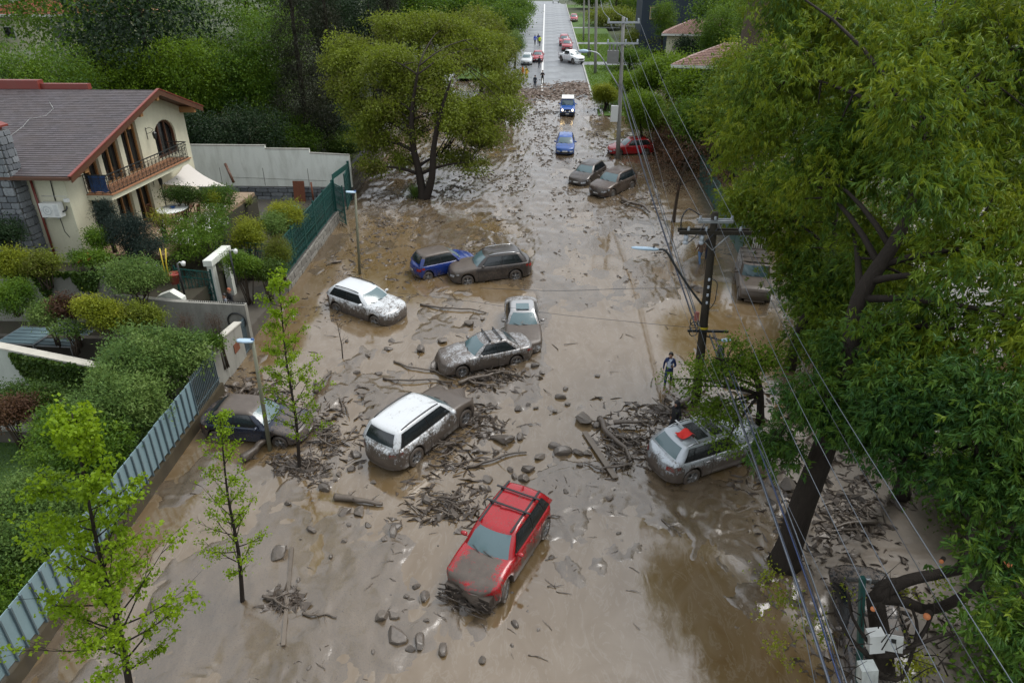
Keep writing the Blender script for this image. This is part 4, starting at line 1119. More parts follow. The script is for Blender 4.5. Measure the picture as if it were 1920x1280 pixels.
def garden_things():
    p = at(326, 522, 31.5); r = MB(); r.lathe([(.001, 0), (.18, 0), (.27, .42), (.3, .44), (.3, .5), (.26, .5), (.24, .42), (.001, .4)], (0, 0, 0), 'z', 16); tag(r.build('flower_pot', simple('red_glazed_clay', (.22, .025, .012), .35), None, (p.x, p.y, p.z - .25)), 'large red plant pot beside the small green gate', 'plant pot')
    for k, dx in enumerate((0, .12)):
        p = at(312 + dx * 10, 525, 31.2); m = MB(); m.tube([(0, 0, 0), (.03, 0, .8), (.02 + dx, .05, 1.5)], .03, 6); tag(m.build('garden_stake', simple('yellow_paint', (.5, .38, .03), .5), None, (p.x + dx, p.y, p.z)), ['yellow stake standing behind the red pot', 'second yellow stake leaning by the red pot'][k], 'stake')
    p = at(447, 360, 47); m = MB(); g = random.Random(2); vs = []
    for k in range(5): m.lathe([(.001, .35), (.25, .3), (.42, .1), (.45, -.15), (.3, -.4), (.001, -.42)], (g.uniform(-.3, .3), g.uniform(-.2, .2), g.uniform(-.1, .5)), 'z', 9)
    tag(m.build('tarpaulin_bundle', BLUEP, None, (p.x, p.y, 3.4)), 'bundled blue tarpaulin beside the shade sail pole', 'tarpaulin')
    p = ony(566, 375, 49.6); m = MB(); m.box((0, 0, .75), (.85, .05, 1.5), M=Matrix.Rotation(-.12, 3, 'X')); tag(m.build('rusty_panel', RUST, None, (p.x, 49.3, 2.95)), 'rusty iron panel leaning on the stone base of the wall', 'metal panel')
    m = MB(); a, b = ony(422, 307, 49.3), ony(438, 342, 48.6); m.tube([b, a], .10, 8); tag(m.build('timber_post', WOOD), 'dark leaning timber post in front of the white wall', 'post')
    m = MB(); a = ony(583, 342, 49); m.tube([(a.x, 49, 2.9), (a.x, 49, a.z)], .07, 8); tag(m.build('iron_post', RUST), 'thin rusty post beside the driveway gate', 'post')
    m = MB(); g = random.Random(6); pts = [Vector((-19.5 + .28 * k + .15 * g.uniform(-1, 1), 47.4 + .5 * math.sin(k * 1.3) + .2 * g.uniform(-1, 1), 3.0 + .04 * (k % 2))) for k in range(14)]
    m.tube(smooth_path(pts, 3), .03, 5); tag(m.build('garden_hose', simple('pale_teal_hose', (.10, .30, .26), .4)), 'pale teal hose lying in loops on the driveway', 'hose')
    c = ony(444, 602, 28.28); m = MB(); m.tube([(c.x + .42 * math.cos(a), 28.28, c.z + .42 * math.sin(a)) for a in [k * math.pi / 10 for k in range(-2, 19)]], .04, 6); tag(m.build('hose_ring', IRON), 'black pipe bent in a ring on the spiked concrete wall', 'pipe')
garden_things()

# ------------------------------------------------------------------ garden plants
def onwall(px, py, Z): return at(px, py, Z)
SB = 'rounded shrubs leaning over the metal fence'
shrub('shrub', 'large rounded grey green shrub behind the bar fence', 'shrub', SB, onx(285, 678, -15.6), (2.0, 1.9, 1.8), 'grey', 620, 40, .17, .13, .45, 61, 11, base_z=1.25, shell=.85)
shrub('shrub', 'pale topped rounded shrub in the middle of the fence row', 'shrub', SB, onx(218, 765, -15.4), (1.55, 1.5, 1.6), 'grey', 480, 40, .17, .12, .45, 62, 10, base_z=1.25, shell=.85)
shrub('shrub', 'darker shrub in front of the ivy wall behind the leafy maple', 'shrub', SB, onx(150, 835, -15.5), (1.4, 1.4, 1.5), 'mid', 420, 38, .17, .12, .45, 63, 9, base_z=1.25, shell=.85)
shrub('shrub', 'broad light green shrub filling the lower left corner', 'shrub', SB, onx(38, 985, -15.7), (1.8, 1.8, 1.3), 'grey', 560, 42, .17, .11, .45, 64, 12, base_z=1.25, shell=.85)
shrub('shrub', 'dark shrub at the left edge below the light green one', 'shrub', SB, onx(20, 1100, -15.3), (1.4, 1.6, 1.0), 'mid', 380, 38, .18, .095, .42, 65, 9, base_z=1.25)
GP = 'plants of the terraced garden'
def gs(px, py, Z, r, leaf, lab, seed, n=220, per=30, cr=.16, L=.10, wr=.5, bz=None, **k):
    return shrub(k.pop('name', 'bush'), lab, k.pop('cat', 'bush'), GP, at(px, py, Z), r, leaf, n, per, cr, L, wr, seed, 7, base_z=bz, **k)
gs(372, 440, 36.0, (1.55, 2.6, 1.35), 'mid', 'big rounded hedge sprinkled with white blossom beside the patio', 71, 460, 36, .2, .10, .5, bz=3.7, flowers=WHITE_FLOWER, nfl=260, name='flowering_hedge', cat='hedge')
gs(410, 375, 39.5, (.9, 1.1, 1.0), 'mid', 'trellis bush at the patio corner under the shade sail', 72, 240, 30, bz=5.2)
gs(340, 365, 38.5, (1.2, .5, .5), 'ivy', 'dark climber over the trellis behind the patio table', 73, 200, 30, bz=5.3)
gs(235, 430, 32.6, (.95, .9, .85), 'bluegreen', 'dark blue green dwarf spruce at the corner of the house', 74, 300, 30, .18, .13, .2, bz=4.6, droop=.4)
gs(270, 462, 32.8, (.85, .7, .6), 'bluegreen', 'lower arm of blue green spruce spreading over the bed', 75, 220, 30, .18, .13, .2, bz=4.2, droop=.4)
gs(196, 398, 33.2, (.4, .4, .75), 'bluegreen', 'narrow spruce spire against the cream wall', 76, 160, 28, .13, .12, .2, bz=5.0, droop=.4)
gs(185, 448, 32.4, (.5, .5, .6), 'mid', 'small green bush at the foot of the cream wall', 77, 140, 28)
gs(250, 512, 30.8, (1.25, 1.1, 1.0), 'grey', 'loose pale green rose bush above the concrete wall', 78, 330, 30, .2, .1, .5, bz=3.9, flowers=MAUVE_FLOWER, nfl=14, fsize=.08)
gs(170, 482, 31.6, (1.1, .5, .3), 'mid', 'low rose bed with a few red blooms below the house wall', 79, 160, 26, bz=5.0, flowers=RED_FLOWER, nfl=10, fsize=.10)
gs(22, 492, 30.2, (.75, .7, .7), 'yellow', 'yellow green bush at the left edge above the ivy wall', 80, 220, 28, bz=5.0)
gs(75, 495, 30.2, (.8, .6, .55), 'olive', 'olive green creeper mound on top of the ivy wall', 81, 240, 28, bz=5.0)
gs(10, 440, 31.0, (.8, .7, .8), 'dark', 'dark green bush below the chimney at the left edge', 82, 200, 28, bz=5.0)
gs(20, 555, 29.3, (.9, .9, .95), 'mid', 'clipped dark green ball bush below the ivy wall', 83, 320, 32, .14, .09, .5)
gs(90, 588, 29.6, (.85, .6, .6), 'grey', 'grey green bush in the raised planter', 84, 200, 28, bz=2.9)
gs(125, 578, 29.4, (.55, .45, .6), 'rust', 'rust tipped photinia bush in the raised planter', 85, 160, 26, bz=2.9)
gs(128, 615, 29.0, (.6, .3, .22), 'grey', 'mauve lavender spilling over the planter wall', 86, 120, 24, bz=2.95, flowers=MAUVE_FLOWER, nfl=150, fsize=.05)
gs(195, 588, 29.2, (.9, .7, .85), 'yellow', 'yellow green bush at the corner of the planter', 87, 300, 30, bz=2.4)
gs(262, 590, 29.4, (.9, .5, .6), 'olive', 'olive bush against the grey concrete wall', 88, 240, 28, bz=2.3)
gs(160, 572, 29.0, (.45, .4, .4), 'yellow', 'trailing yellow green ivy at the end of the ivy wall', 89, 120, 24)
gs(465, 440, 37.0, (.85, .9, 1.0), 'yellow', 'pale yellow green bush inside the iron fence', 90, 280, 30, bz=3.2)
gs(535, 405, 39.5, (.9, 1.1, .9), 'yellow', 'bright golden bush leaning over the ornate green fence', 91, 280, 28, bz=3.2)
gs(515, 425, 38.5, (.7, .9, .9), 'grey', 'feathery grey green bush behind the golden one', 92, 220, 30, bz=3.2)
gs(522, 475, 36.5, (.65, .7, 1.2), 'olive', 'upright thuja at the corner of the iron fence', 93, 280, 32, .14, .09, .3, bz=2.9)
gs(455, 495, 34.6, (.9, .6, .7), 'mid', 'climbing rose bush behind the garden lamp post', 94, 220, 28, bz=2.4)
gs(500, 505, 35.2, (.9, .6, .5), 'ivy', 'leafy green bush behind the iron bars near the kerb', 95, 220, 28, bz=2.4)
gs(570, 415, 43, (.5, 1.6, .7), 'dark', 'dark climber woven through the ornate green fence', 96, 220, 26, bz=3.2)
gs(380, 640, 29.0, (.95, .4, .25), 'mid', 'low green ground cover under the dry bushes', 97, 160, 26, bz=2.2)
gs(342, 605, 29.3, (.42, .35, .5), 'rust', 'dry brown bush against the concrete wall, the one farther from the gate', 98, 60, 14, .16, .06, .3, bz=2.2)
gs(405, 605, 29.0, (.42, .35, .5), 'rust', 'dry brown bush against the concrete wall beside the black pipe ring', 99, 60, 14, .16, .06, .3, bz=2.2)
gs(305, 520, 31.0, (.3, .3, .3), 'grey', 'silvery small bush beside the red pot', 100, 90, 22, .1, .06, .4)
gs(300, 405, 35, (.5, .5, .7), 'yellow', 'sparse yellow shrub in a pot beside the patio table', 101, 70, 14, .15, .08, .5, bz=5.3)
gs(400, 372, 38.8, (.3, .3, .35), 'yellow', 'small yellow leaved shrub under the edge of the shade sail', 102, 80, 16)
gs(55, 745, 26.0, (1.6, .7, .75), 'ivy', 'dark shrub at the foot of the ivy covered wall', 103, 260, 30, bz=1.7)
gs(20, 770, 25.0, (.9, .6, .6), 'rust', 'brownish shrub at the left edge above the low planter wall', 104, 180, 28, bz=1.7)
gs(120, 790, 25.2, (1.0, .6, .5), 'mid', 'dark green perennials along the low planter wall', 105, 200, 28, bz=1.7)
def ivy(name, lab, o, u, v, w, h, n, seed, top=None, edge=None):
    """leaves clinging to a wall face; edge(s) gives how far down they hang"""
    g = np.random.default_rng(seed); s = g.random(n) * w; tt = g.random(n)
    hang = edge(s) if edge else np.full(n, h); keep = tt * h < hang
    s, tt = s[keep], tt[keep]; n = len(s)
    o, u, v = np.array(o), np.array(u), np.array(v); nr = np.cross(u, v); nr = nr / np.linalg.norm(nr)
    P = o + s[:, None] * u - (tt * h)[:, None] * v + nr * (.03 + .16 * g.random(n) * fbm(s * 2, tt * h * 2, seed))[:, None]
    if top is not None: P[:, 2] += top(s)
    d = _unit(-v * 1.0 + nr * .6 + .7 * g.normal(size=(n, 3))); nn = _unit(nr + .5 * g.normal(size=(n, 3))); sd = _unit(np.cross(d, nn)); L = (.09 + .07 * g.random(n))[:, None]
    V = np.stack([P, P + d * L * .45 + sd * L * .42, P + d * L, P + d * L * .45 - sd * L * .42], 1)
    c = np.clip(.5 * fbm(s * 1.5, tt * h * 1.5, seed + 3) + .5 * g.random(n), 0, 1)
    o_ = link(name, leaves_mesh(name, V, c, LF['ivy'])); tag(o_, lab, 'ivy'); return o_
ivy('ivy', 'dense green ivy sheet on the pale capped wall above the lawn', (-21.8, 23.9, 3.75), (1, 0, -.2), (0, 0, 1), 4.6, 2.6, 16000, 7, edge=lambda s: np.clip((s) * 3.2 + .2 * fbm(s * 3, s, 1), 0, 2.6))
ivy('hanging_creeper', 'creepers hanging down the grey retaining wall below the house', (-24.8, 28.28, 5.6), (1, 0, 0), (0, 0, 1), 5.0, 1.8, 9000, 8, edge=lambda s: .25 + 1.6 * np.clip(fbm(s * 1.5, s * 0, 4, 3) - .3, 0, 1) * 1.6)
def flax(px, py, Z, lab, n=46, L=1.0, leaf='blade', seed=1, cat='flax', name='flax_plant'):
    p = at(px, py, Z); g = np.random.default_rng(seed); r = empty(name, p, label=lab, cat=cat); V = []; F = []
    for k in range(n):
        a = g.uniform(0, 6.28); e = g.uniform(.5, 1.35); l = L * g.uniform(.6, 1.1); w = .035
        pts = [Vector((math.cos(a) * l * t * math.cos(e), math.sin(a) * l * t * math.cos(e), l * t * math.sin(e) - .45 * l * t * t * math.cos(e))) for t in (0, .35, .7, 1)]
        sd = Vector((-math.sin(a), math.cos(a), 0)); b = len(V)
        for i, q in enumerate(pts): ww = w * (1, .95, .6, .05)[i]; V += [q - sd * ww, q + sd * ww]
        F += [(b + 2 * i, b + 2 * i + 1, b + 2 * i + 3, b + 2 * i + 2) for i in range(3)]
    link('foliage', np_mesh('foliage', np.array([tuple(q) for q in V]), np.array(F), LF[leaf], ('v', np.repeat(g.random(n), 3))), r)
flax(468, 385, 43, 'striped sword leaved plant on the driveway edge', leaf='blade', seed=3)
p = G(778, 368); 
flax(778, 372, (p - EYE).dot(_f), 'tuft of long grassy leaves at the foot of the forked black trunk', n=160, L=1.5, leaf='grey', seed=4, cat='grass tuft', name='grass_tuft')
# ------------------------------------------------------------------ cars
def muddy(name, base, rough, metal=0.0, coat=0.0, mud=(.088, .070, .056), mrough=.38, spec=.5, fleck=True):
    """a surface with mud thrown over it: the mask is a property of each car"""
    t = NT(name); v = t.coord()
    a = t.attr('mud')
    n1 = t.noise(v, 2.3, 6, .68, .6); n2 = t.noise(t.mapv(v, (1, 1, .45)), 16, 5, .7, .4)
    k = t.math('ADD', a, t.math('ADD', t.math('MULTIPLY', t.math('SUBTRACT', n1, .5), .75), t.math('MULTIPLY', t.math('SUBTRACT', n2, .5), .95)))
    mask = t.ramp(k, [(.43, 0), (.60, 1)])
    mc = t.mix(t.noise(v, 5, 5, .6), tuple(q * .66 for q in mud), tuple(q * 1.3 for q in mud))
    c = t.mix(mask, base, mc)
    r = t.math('ADD', t.math('MULTIPLY', mask, mrough - rough), rough)
    nd = t.n('BsdfPrincipled', {'Base Color': c, 'Roughness': r, 'Metallic': t.math('MULTIPLY', t.math('SUBTRACT', 1.0, mask), metal), 'Specular IOR Level': spec,
                                'Coat Weight': t.math('MULTIPLY', t.math('SUBTRACT', 1.0, mask), coat), 'Coat Roughness': .05, 'Normal': t.bump(k, .25, .015)})
    return t.done(nd)
GLASS_W = muddy('wet_windscreen', (.075, .125, .135), .07, spec=.9, mrough=.45)
GLASS_D = muddy('dark_side_glass', (.012, .016, .018), .05, spec=.8, mrough=.45)
TRIM = muddy('black_car_trim', (.014, .014, .015), .35, mrough=.5)
TYRE = muddy('muddy_tyre', (.022, .021, .020), .7)
RIMM = muddy('alloy_wheel', (.30, .30, .30), .35, .8)
CHROME = simple('chrome_strip', (.55, .56, .57), .18, .9, var=.05)
LAMP_C = muddy('clear_headlamp', (.40, .42, .44), .12, .3, spec=.8)
LAMP_R = muddy('red_tail_lamp', (.22, .008, .006), .15, spec=.7)
SEAM = simple('panel_gap', (.012, .012, .012), .6)
PLATE = muddy('number_plate', (.50, .50, .48), .5)
_paint = {}
def paint(nm, col, metal=.0, rough=.26, coat=.45, mud=(.088, .070, .056)):
    if nm not in _paint: _paint[nm] = muddy(nm, col, rough, metal, coat, mud)
    return _paint[nm]
def interp(P, x):
    if x <= P[0][0]: return P[0][1]
    for (a, b), (c, d) in zip(P, P[1:]):
        if x <= c:
            t = (x - a) / max(c - a, 1e-9); t = t * t * (3 - 2 * t) * .6 + t * .4
            return b + (d - b) * t
    return P[-1][1]
class Car:
    def __init__(s, name, label, k, pos, fwd, sink=.15, pitch=0.0, roll=0.0, mud=None, cat='car', group=None):
        s.k = dict(L=4.5, W=1.85, H=1.68, wb=2.7, fo=.9, wr=.36, sill=.24, nose=.92, cowl=1.05, belt=1.02, deck=1.02, cx=.95, rx0=.35, rx1=-1.75, tb=-2.15, wroof=.70, bow=.28,
                   clad=True, arch=1.0, hood=.04, crush=0.0, rear_t=.86, box=False); s.k.update(k)
        k = s.k; s.mudf = mud or (lambda x, y, z: .75 - .5 * z)
        s.root = bpy.data.objects.new(name, None); COL.objects.link(s.root); tag(s.root, label, cat, group)
        d = Vector((fwd[0], fwd[1], S * fwd[1])).normalized(); up = Vector((0, -S, 1)).normalized(); left = up.cross(d).normalized(); up = d.cross(left)
        M = Matrix((d, left, up)).transposed() @ Euler((roll, -pitch, 0)).to_matrix()
        s.root.matrix_world = Matrix.Translation(Vector(pos) - Vector((0, 0, sink))) @ M.to_4x4()
        s.xF, s.xR = k['L'] / 2, -k['L'] / 2; s.xf = s.xF - k['fo']; s.xr = s.xf - k['wb']
        s.hw = k['W'] / 2
        bd = s.xR
        s.top = k.get('top') or [(bd, k['deck'] - .14), (bd + .07, k['deck'] - .03), (bd + .2, k['deck']), (k['tb'] + .1, k['belt']), (k['cx'] - .15, k['cowl']), (k['cx'] + .1, k['cowl'] - .01), (s.xF - .35, k['nose']), (s.xF - .1, k['nose'] - .07), (s.xF, k['nose'] - .20)]
        s.rng = random.Random(hash(label) & 0xffff if False else sum(map(ord, label)))
        s.body(); s.cabin()
    # ---- shape functions
    def w(s, x):
        e = max(0, (abs(x) - (s.k['L'] / 2 - .75)) / .75); return s.hw * (1 - .085 * e * e)
    def shift(s, x, yf):
        e = max(0, (abs(x) - (s.k['L'] / 2 - .8)) / .8); return x - math.copysign(s.k['bow'] * e * e * abs(yf) ** 3, x)
    def zb(s, x):
        z = s.k['sill'] + (.05 if abs(x) > s.k['L'] / 2 - .3 else 0); R = s.k['wr'] + .075
        for c in (s.xf, s.xr):
            if abs(x - c) < R: z = max(z, s.k['wr'] + math.sqrt(R * R - (x - c) ** 2) * s.k['arch'])
        return z
    def ring(s, x):
        w = s.w(x); z0 = s.zb(x); zt = interp(s.top, x); zs = zt - .075; hc = s.k['hood']
        z0 = min(z0, zs - .05)
        P = [(.72, z0), (.93, z0), (.985, z0 + .05), (1.0, z0 + (zs - z0) * .38), (.998, z0 + (zs - z0) * .68), (.975, zs), (.945, zt - .018), (.80, zt + .006), (.45, zt + hc * .75), (0, zt + hc)]
        return [(f * w, z, f) for f, z in P]
    def side(s, x, z, off=.0, sg=1):
        """point of the flank at x, z"""
        R = s.ring(x)
        for a, b in zip(R[1:], R[2:]):
            if a[1] <= z <= b[1] or b is R[6]:
                t = 0 if abs(b[1] - a[1]) < 1e-6 else max(0, min(1, (z - a[1]) / (b[1] - a[1])))
                y = a[0] + (b[0] - a[0]) * t; f = a[2] + (b[2] - a[2]) * t
                return Vector((s.shift(x, f), sg * (y + off), z))
    def cap(s, end, y, z, off=0.0):
        """point of the nose (+1) or tail (-1) at y, z"""
        x = s.xF if end > 0 else s.xR; zt = interp(s.top, x); z0 = s.zb(x); h = (z - z0) / max(zt - z0, .01)
        return Vector((s.shift(x, y / s.w(x)) + end * (.06 * math.sin(math.pi * max(0, min(1, h))) + off), y, z))
    def mk(s, m, name, mat=None, parent=None, mudk=1.0):
        me = m.mesh(name, mat)
        n = len(me.vertices)
        a = me.attributes.new('mud', 'FLOAT', 'POINT'); a.data.foreach_set('value', [s.mudf(*v.co) * mudk for v in me.vertices])
        return link(name, me, parent or s.root)
    def body(s):
        k = s.k; xs = set()
        x = s.xR
        while x < s.xF: xs.add(round(x, 3)); x += .12
        xs.add(s.xF); xs.add(s.xF - .03); xs.add(s.xF - .08); xs.add(s.xR + .03)
        R = k['wr'] + .075
        for c in (s.xf, s.xr):
            xs = {q for q in xs if abs(q - c) > R + .02}
            for i in range(13): xs.add(c - R * math.cos(math.pi * i / 12) * 1.0)
            xs.add(c - R - .012); xs.add(c + R + .012)
        xs = sorted(q for q in xs if s.xR <= q <= s.xF)
        V = []; F = []; Mi = []; n = 10; ring_n = 2 * n - 1
        cr = k['crush']
        for x in xs:
            r = s.ring(x)
            pts = [(s.shift(x, f), y, z) for y, z, f in r] + [(s.shift(x, f), -y, z) for y, z, f in r[-2::-1]]
            V += pts
        N = len(xs)
        for i in range(N - 1):
            for j in range(ring_n):
                j2 = (j + 1) % ring_n
                a, b, c, d = i * ring_n + j, (i + 1) * ring_n + j, (i + 1) * ring_n + j2, i * ring_n + j2
                F.append((a, b, c, d)); jj = min(j, ring_n - 2 - j)
                Mi.append(2 if j == ring_n - 1 or jj == 0 else (1 if (k['clad'] and jj in (1,)) or jj == 1 else 0))
        for end, base in ((-1, 0), (1, (N - 1) * ring_n)):
            rows = []
            for q in range(n - 1):
                l, r_ = base + q, base + ring_n - 1 - q
                row = [l]; yl = V[l][1]; z = V[l][2]
                for u in range(1, 8):
                    y = yl * (1 - 2 * u / 8); V.append(tuple(s.cap(end, y, z))); row.append(len(V) - 1)
                row.append(r_); rows.append(row)
            for a, b in zip(rows, rows[1:]):
                for u in range(8):
                    f = (a[u], a[u + 1], b[u + 1], b[u]); F.append(f if end > 0 else f[::-1]); Mi.append(1 if a is rows[0] or (a is rows[1]) else 0)
            t = base + n - 1
            for u in range(8):
                f = (rows[-1][u], rows[-1][u + 1], t); F.append(f if end > 0 else f[::-1]); Mi.append(0)
        if cr:
            for i, (x, y, z) in enumerate(V):
                e = max(0, min(1, (x - (s.xF - .7)) / .7)) if cr > 0 else max(0, min(1, (s.xR + .7 - x) / .7))
                a = abs(cr) * e
                V[i] = (x - a * .5 * (1 + math.sin(y * 7 + z * 5)), y + a * .4 * math.sin(x * 9 + z * 8), z + a * .5 * math.sin(y * 6 + 1.3) - a * .3)
        me = bpy.data.meshes.new('body'); me.from_pydata(V, [], F)
        for q in (s.k['paint'], TRIM if k['clad'] else s.k['paint'], TRIM): me.materials.append(q)
        me.polygons.foreach_set('material_index', Mi); me.polygons.foreach_set('use_smooth', [True] * len(F))
        a = me.attributes.new('mud', 'FLOAT', 'POINT'); a.data.foreach_set('value', [s.mudf(*v) for v in V]); me.update()
        s.bodyo = link('body', me, s.root)
        bm = bmesh.new(); bm.from_mesh(me); bmesh.ops.recalc_face_normals(bm, faces=bm.faces); bm.to_mesh(me); bm.free()
    def P(s, seg, u, t):
        """the cabin surface: seg 0 windscreen, 1 right side, 2 rear, 3 left side"""
        k = s.k; hb, hr = s.hw * .90, s.hw * k['wroof'] / .80 * .80 if False else s.hw * k['wroof']
        def outline(top):
            h = hr if top else hb
            xf, xr = (k['rx0'], k['rx1']) if top else (k['cx'], k['tb'])
            bf = .09 if top else .22
            if seg == 0: y = h * (1 - 2 * u); return xf - bf * (y / h) ** 2, y
            if seg == 2: y = -h * (1 - 2 * u); return xr + .07 * (y / h) ** 2, y
            a = xf - bf; b = xr + .07; x = a + (b - a) * u if seg == 1 else b + (a - b) * u
            mid = 1 - ((x - (a + b) / 2) / ((a - b) / 2)) ** 2
            yy = h * (1 + .035 * mid) if not k['box'] else h
            return x, (-yy if seg == 1 else yy)
        xb, yb = outline(False); xt, yt = outline(True)
        zb_ = interp(s.top, xb) - .025; zr = k['H'] - .055 - .035 * ((xt - (k['rx0'] + k['rx1']) / 2) / 1.2) ** 2 - (.05 if seg == 0 else 0)
        bul = .028 * math.sin(math.pi * t) if not k['box'] else .01 * math.sin(math.pi * t)
        nx = {0: (1, 0), 2: (-1, 0), 1: (0, -1), 3: (0, 1)}[seg]
        return Vector((xb + (xt - xb) * t + nx[0] * bul, yb + (yt - yb) * t + nx[1] * bul, zb_ + (zr - zb_) * t + (.02 * math.sin(math.pi * t) if seg in (0, 2) else 0)))
    def cabin(s):
        k = s.k; V = []; F = []; ns = 8; ts = [0, .15, .4, .65, .85, .95, 1.0]; N = 4 * ns
        for t in ts:
            for seg in range(4):
                for u in range(ns): V.append(s.P(seg, u / ns, t))
        for i in range(len(ts) - 1):
            for j in range(N): F.append((i * N + j, i * N + (j + 1) % N, (i + 1) * N + (j + 1) % N, (i + 1) * N + j))
        last = [V[(len(ts) - 1) * N + j] for j in range(N)]; cx = (k['rx0'] + k['rx1']) / 2
        for fr, dz in ((.93, .035), (.75, .05), (.4, .06)):
            for q in last: V.append(Vector((cx + (q.x - cx) * (fr if fr > .9 else .5 + .5 * fr + .0), q.y * fr, q.z + dz)))
            b = len(V) - 2 * N
            for j in range(N): F.append((b + j, b + (j + 1) % N, b + N + (j + 1) % N, b + N + j))
        b = len(V) - N; F.append(tuple(b + j for j in range(N)))
        m = MB(); m.add(V, F, None, True); s.cab = s.mk(m, 'cabin', k['paint'])
        # black surrounds then the panes, each a few millimetres proud of the last
        def pane(name, seg, u0, u1, t0, t1, mat, off, parent=None, skew=0.0, mudk=.5):
            m = MB(); A, B = 7, 4; vs = []
            for j in range(B + 1):
                for i in range(A + 1):
                    t = t0 + (t1 - t0) * j / B; a, b2 = u0 + skew * j / B, u1 + skew * j / B; u = a + (b2 - a) * i / A
                    p = s.P(seg, u, t); e = .004
                    n = (s.P(seg, min(u + .02, 1), t) - s.P(seg, max(u - .02, 0), t)).cross(s.P(seg, u, min(t + .03, 1)) - s.P(seg, u, max(t - .03, 0))).normalized()
                    vs.append(p - n * off)
            m.add(vs, [(j * (A + 1) + i, j * (A + 1) + i + 1, (j + 1) * (A + 1) + i + 1, (j + 1) * (A + 1) + i) for j in range(B) for i in range(A)], None, True)
            return s.mk(m, name, mat, parent, mudk)
        pane('windscreen', 0, .06, .94, .06, .97, GLASS_W, .008, mudk=k.get('wsmud', .55))
        pane('rear_window', 2, .10, .90, .22, k['rear_t'] + .05, k.get('rglass', GLASS_D), .008)
        rt = k.get('side_t', (.10, .88)); e1 = k.get('win_end', .93)
        for seg in (1, 3):
            tr = [(.05, e1 + .015)]
            for a, b in tr: pane('window_trim', seg, a if seg == 1 else 1 - b, b if seg == 1 else 1 - a, rt[0] - .035, rt[1] + .04, TRIM if not k.get('chrome') else CHROME, .004)
            for a, b in k.get('wins', ((.07, .455), (.475, .80), (.82, .93))):
                pane('side_window', seg, a if seg == 1 else 1 - b, b if seg == 1 else 1 - a, rt[0], rt[1], GLASS_D, .009)
        # lamps, grille, plate
        def cpatch(name, end, y0, y1, z0, z1, mat, off=.01, slope=0.0):
            for sg in ((1, -1) if y0 > 0 else (1,)):
                m = MB(); vs = []
                for j in range(4):
                    for i in range(6):
                        y = y0 + (y1 - y0) * i / 5; z = z0 + (z1 - z0) * j / 3 + slope * i / 5
                        vs.append(s.cap(end, y * sg, z, off))
                m.add(vs, [(j * 6 + i, j * 6 + i + 1, (j + 1) * 6 + i + 1, (j + 1) * 6 + i) for j in range(3) for i in range(5)], None, True); s.mk(m, name, mat)
        w = s.hw; zn = interp(s.top, s.xF)
        if not k.get('nofront'):
            hl = k.get('hl', (.50, .86, .17, .04))
            cpatch('headlight', 1, w * hl[0], w * hl[1], zn - hl[2], zn - hl[3], k.get('lamp', LAMP_C), .012, .02)
            cpatch('grille', 1, -w * .44, w * .44, zn - .24, zn - .06, TRIM, .010)
            cpatch('lower_intake', 1, -w * .6, w * .6, .32, .44, TRIM, .010)
            cpatch('number_plate', 1, -.22, .22, .48, .58, PLATE, .02)
        zt = interp(s.top, s.xR)
        tl = k.get('tl', (.60, .90, .16, -.02))
        cpatch('tail_light', -1, w * tl[0], w * tl[1], zt - tl[2], zt - tl[3] - .03, LAMP_R, .012)
        cpatch('rear_bumper_strip', -1, -w * .75, w * .75, .34, .46, TRIM, .010)
        if not k.get('noplate'): cpatch('number_plate', -1, -.22, .22, zt - .26, zt - .14, PLATE, .014)
        for sg in (1, -1):                                            # tail and head lamps wrap round the corners
            m = MB(); zt2 = interp(s.top, s.xR + .25)
            vs = [s.side(x, z, .008, sg) for z in (zt2 - .22, zt2 - .09) for x in (s.xR + .06, s.xR + .2, s.xR + .36)]
            m.add(vs, [(0, 1, 4, 3), (1, 2, 5, 4)], None, True); s.mk(m, 'tail_light', LAMP_R)
            if not k.get('nofront'):
                m = MB(); z2 = interp(s.top, s.xF - .3)
                vs = [s.side(x, z, .008, sg) for z in (z2 - .21, z2 - .10) for x in (s.xF - .06, s.xF - .2, s.xF - .38)]
                m.add(vs, [(0, 1, 4, 3), (1, 2, 5, 4)], None, True); s.mk(m, 'headlight', k.get('lamp', LAMP_C))
            # doors: gaps and handles
            bx = s.P(1, .468, 0).x
            for x in (k['cx'] - .18, bx, max(s.xr + k['wr'] + .02, s.P(1, .80, 0).x)):
                m = MB(); vs = []
                z0, z1 = s.zb(x) + .06, interp(s.top, x) - .08
                for j in range(6):
                    z = z0 + (z1 - z0) * j / 5; vs += [s.side(x - .008, z, .003, sg), s.side(x + .008, z, .003, sg)]
                m.add(vs, [(2 * j, 2 * j + 1, 2 * j + 3, 2 * j + 2) for j in range(5)]); s.mk(m, 'door_gap', SEAM)
            for x in (bx + .22, max(s.xr + k['wr'] + .02, s.P(1, .80, 0).x) + .2):
                m = MB(); p = s.side(x, interp(s.top, x) - .17, .02, sg); m.box(p, (.2, .03, .03)); s.mk(m, 'door_handle', k.get('handle', k['paint']))
            # mirrors
            q = s.P(3 if sg > 0 else 1, .93 if sg > 0 else .07, .10)
            m = MB(); m.lathe([(.001, -.10), (.07, -.085), (.095, 0), (.08, .08), (.001, .10)], (0, 0, 0), 'y', 10)
            m.v = [(x * .8 + q.x, y * 1.1 + q.y + sg * .17, z * .8 + q.z + .06) for x, y, z in m.v]; m.bar(q, (q.x, q.y + sg * .12, q.z + .03), .05, .03); s.mk(m, 'wing_mirror', k.get('mirror', k['paint']))
        m = MB()
        for yy in (.45, -.15):
            a, b = s.P(0, .5 - yy * .5 / 1 * .9, .03), s.P(0, .5 - (yy - .55) * .5 * .9, .20)
            m.bar(a + Vector((.03, 0, .02)), b + Vector((.03, 0, .025)), .02, .015)
        s.mk(m, 'wiper', SEAM)
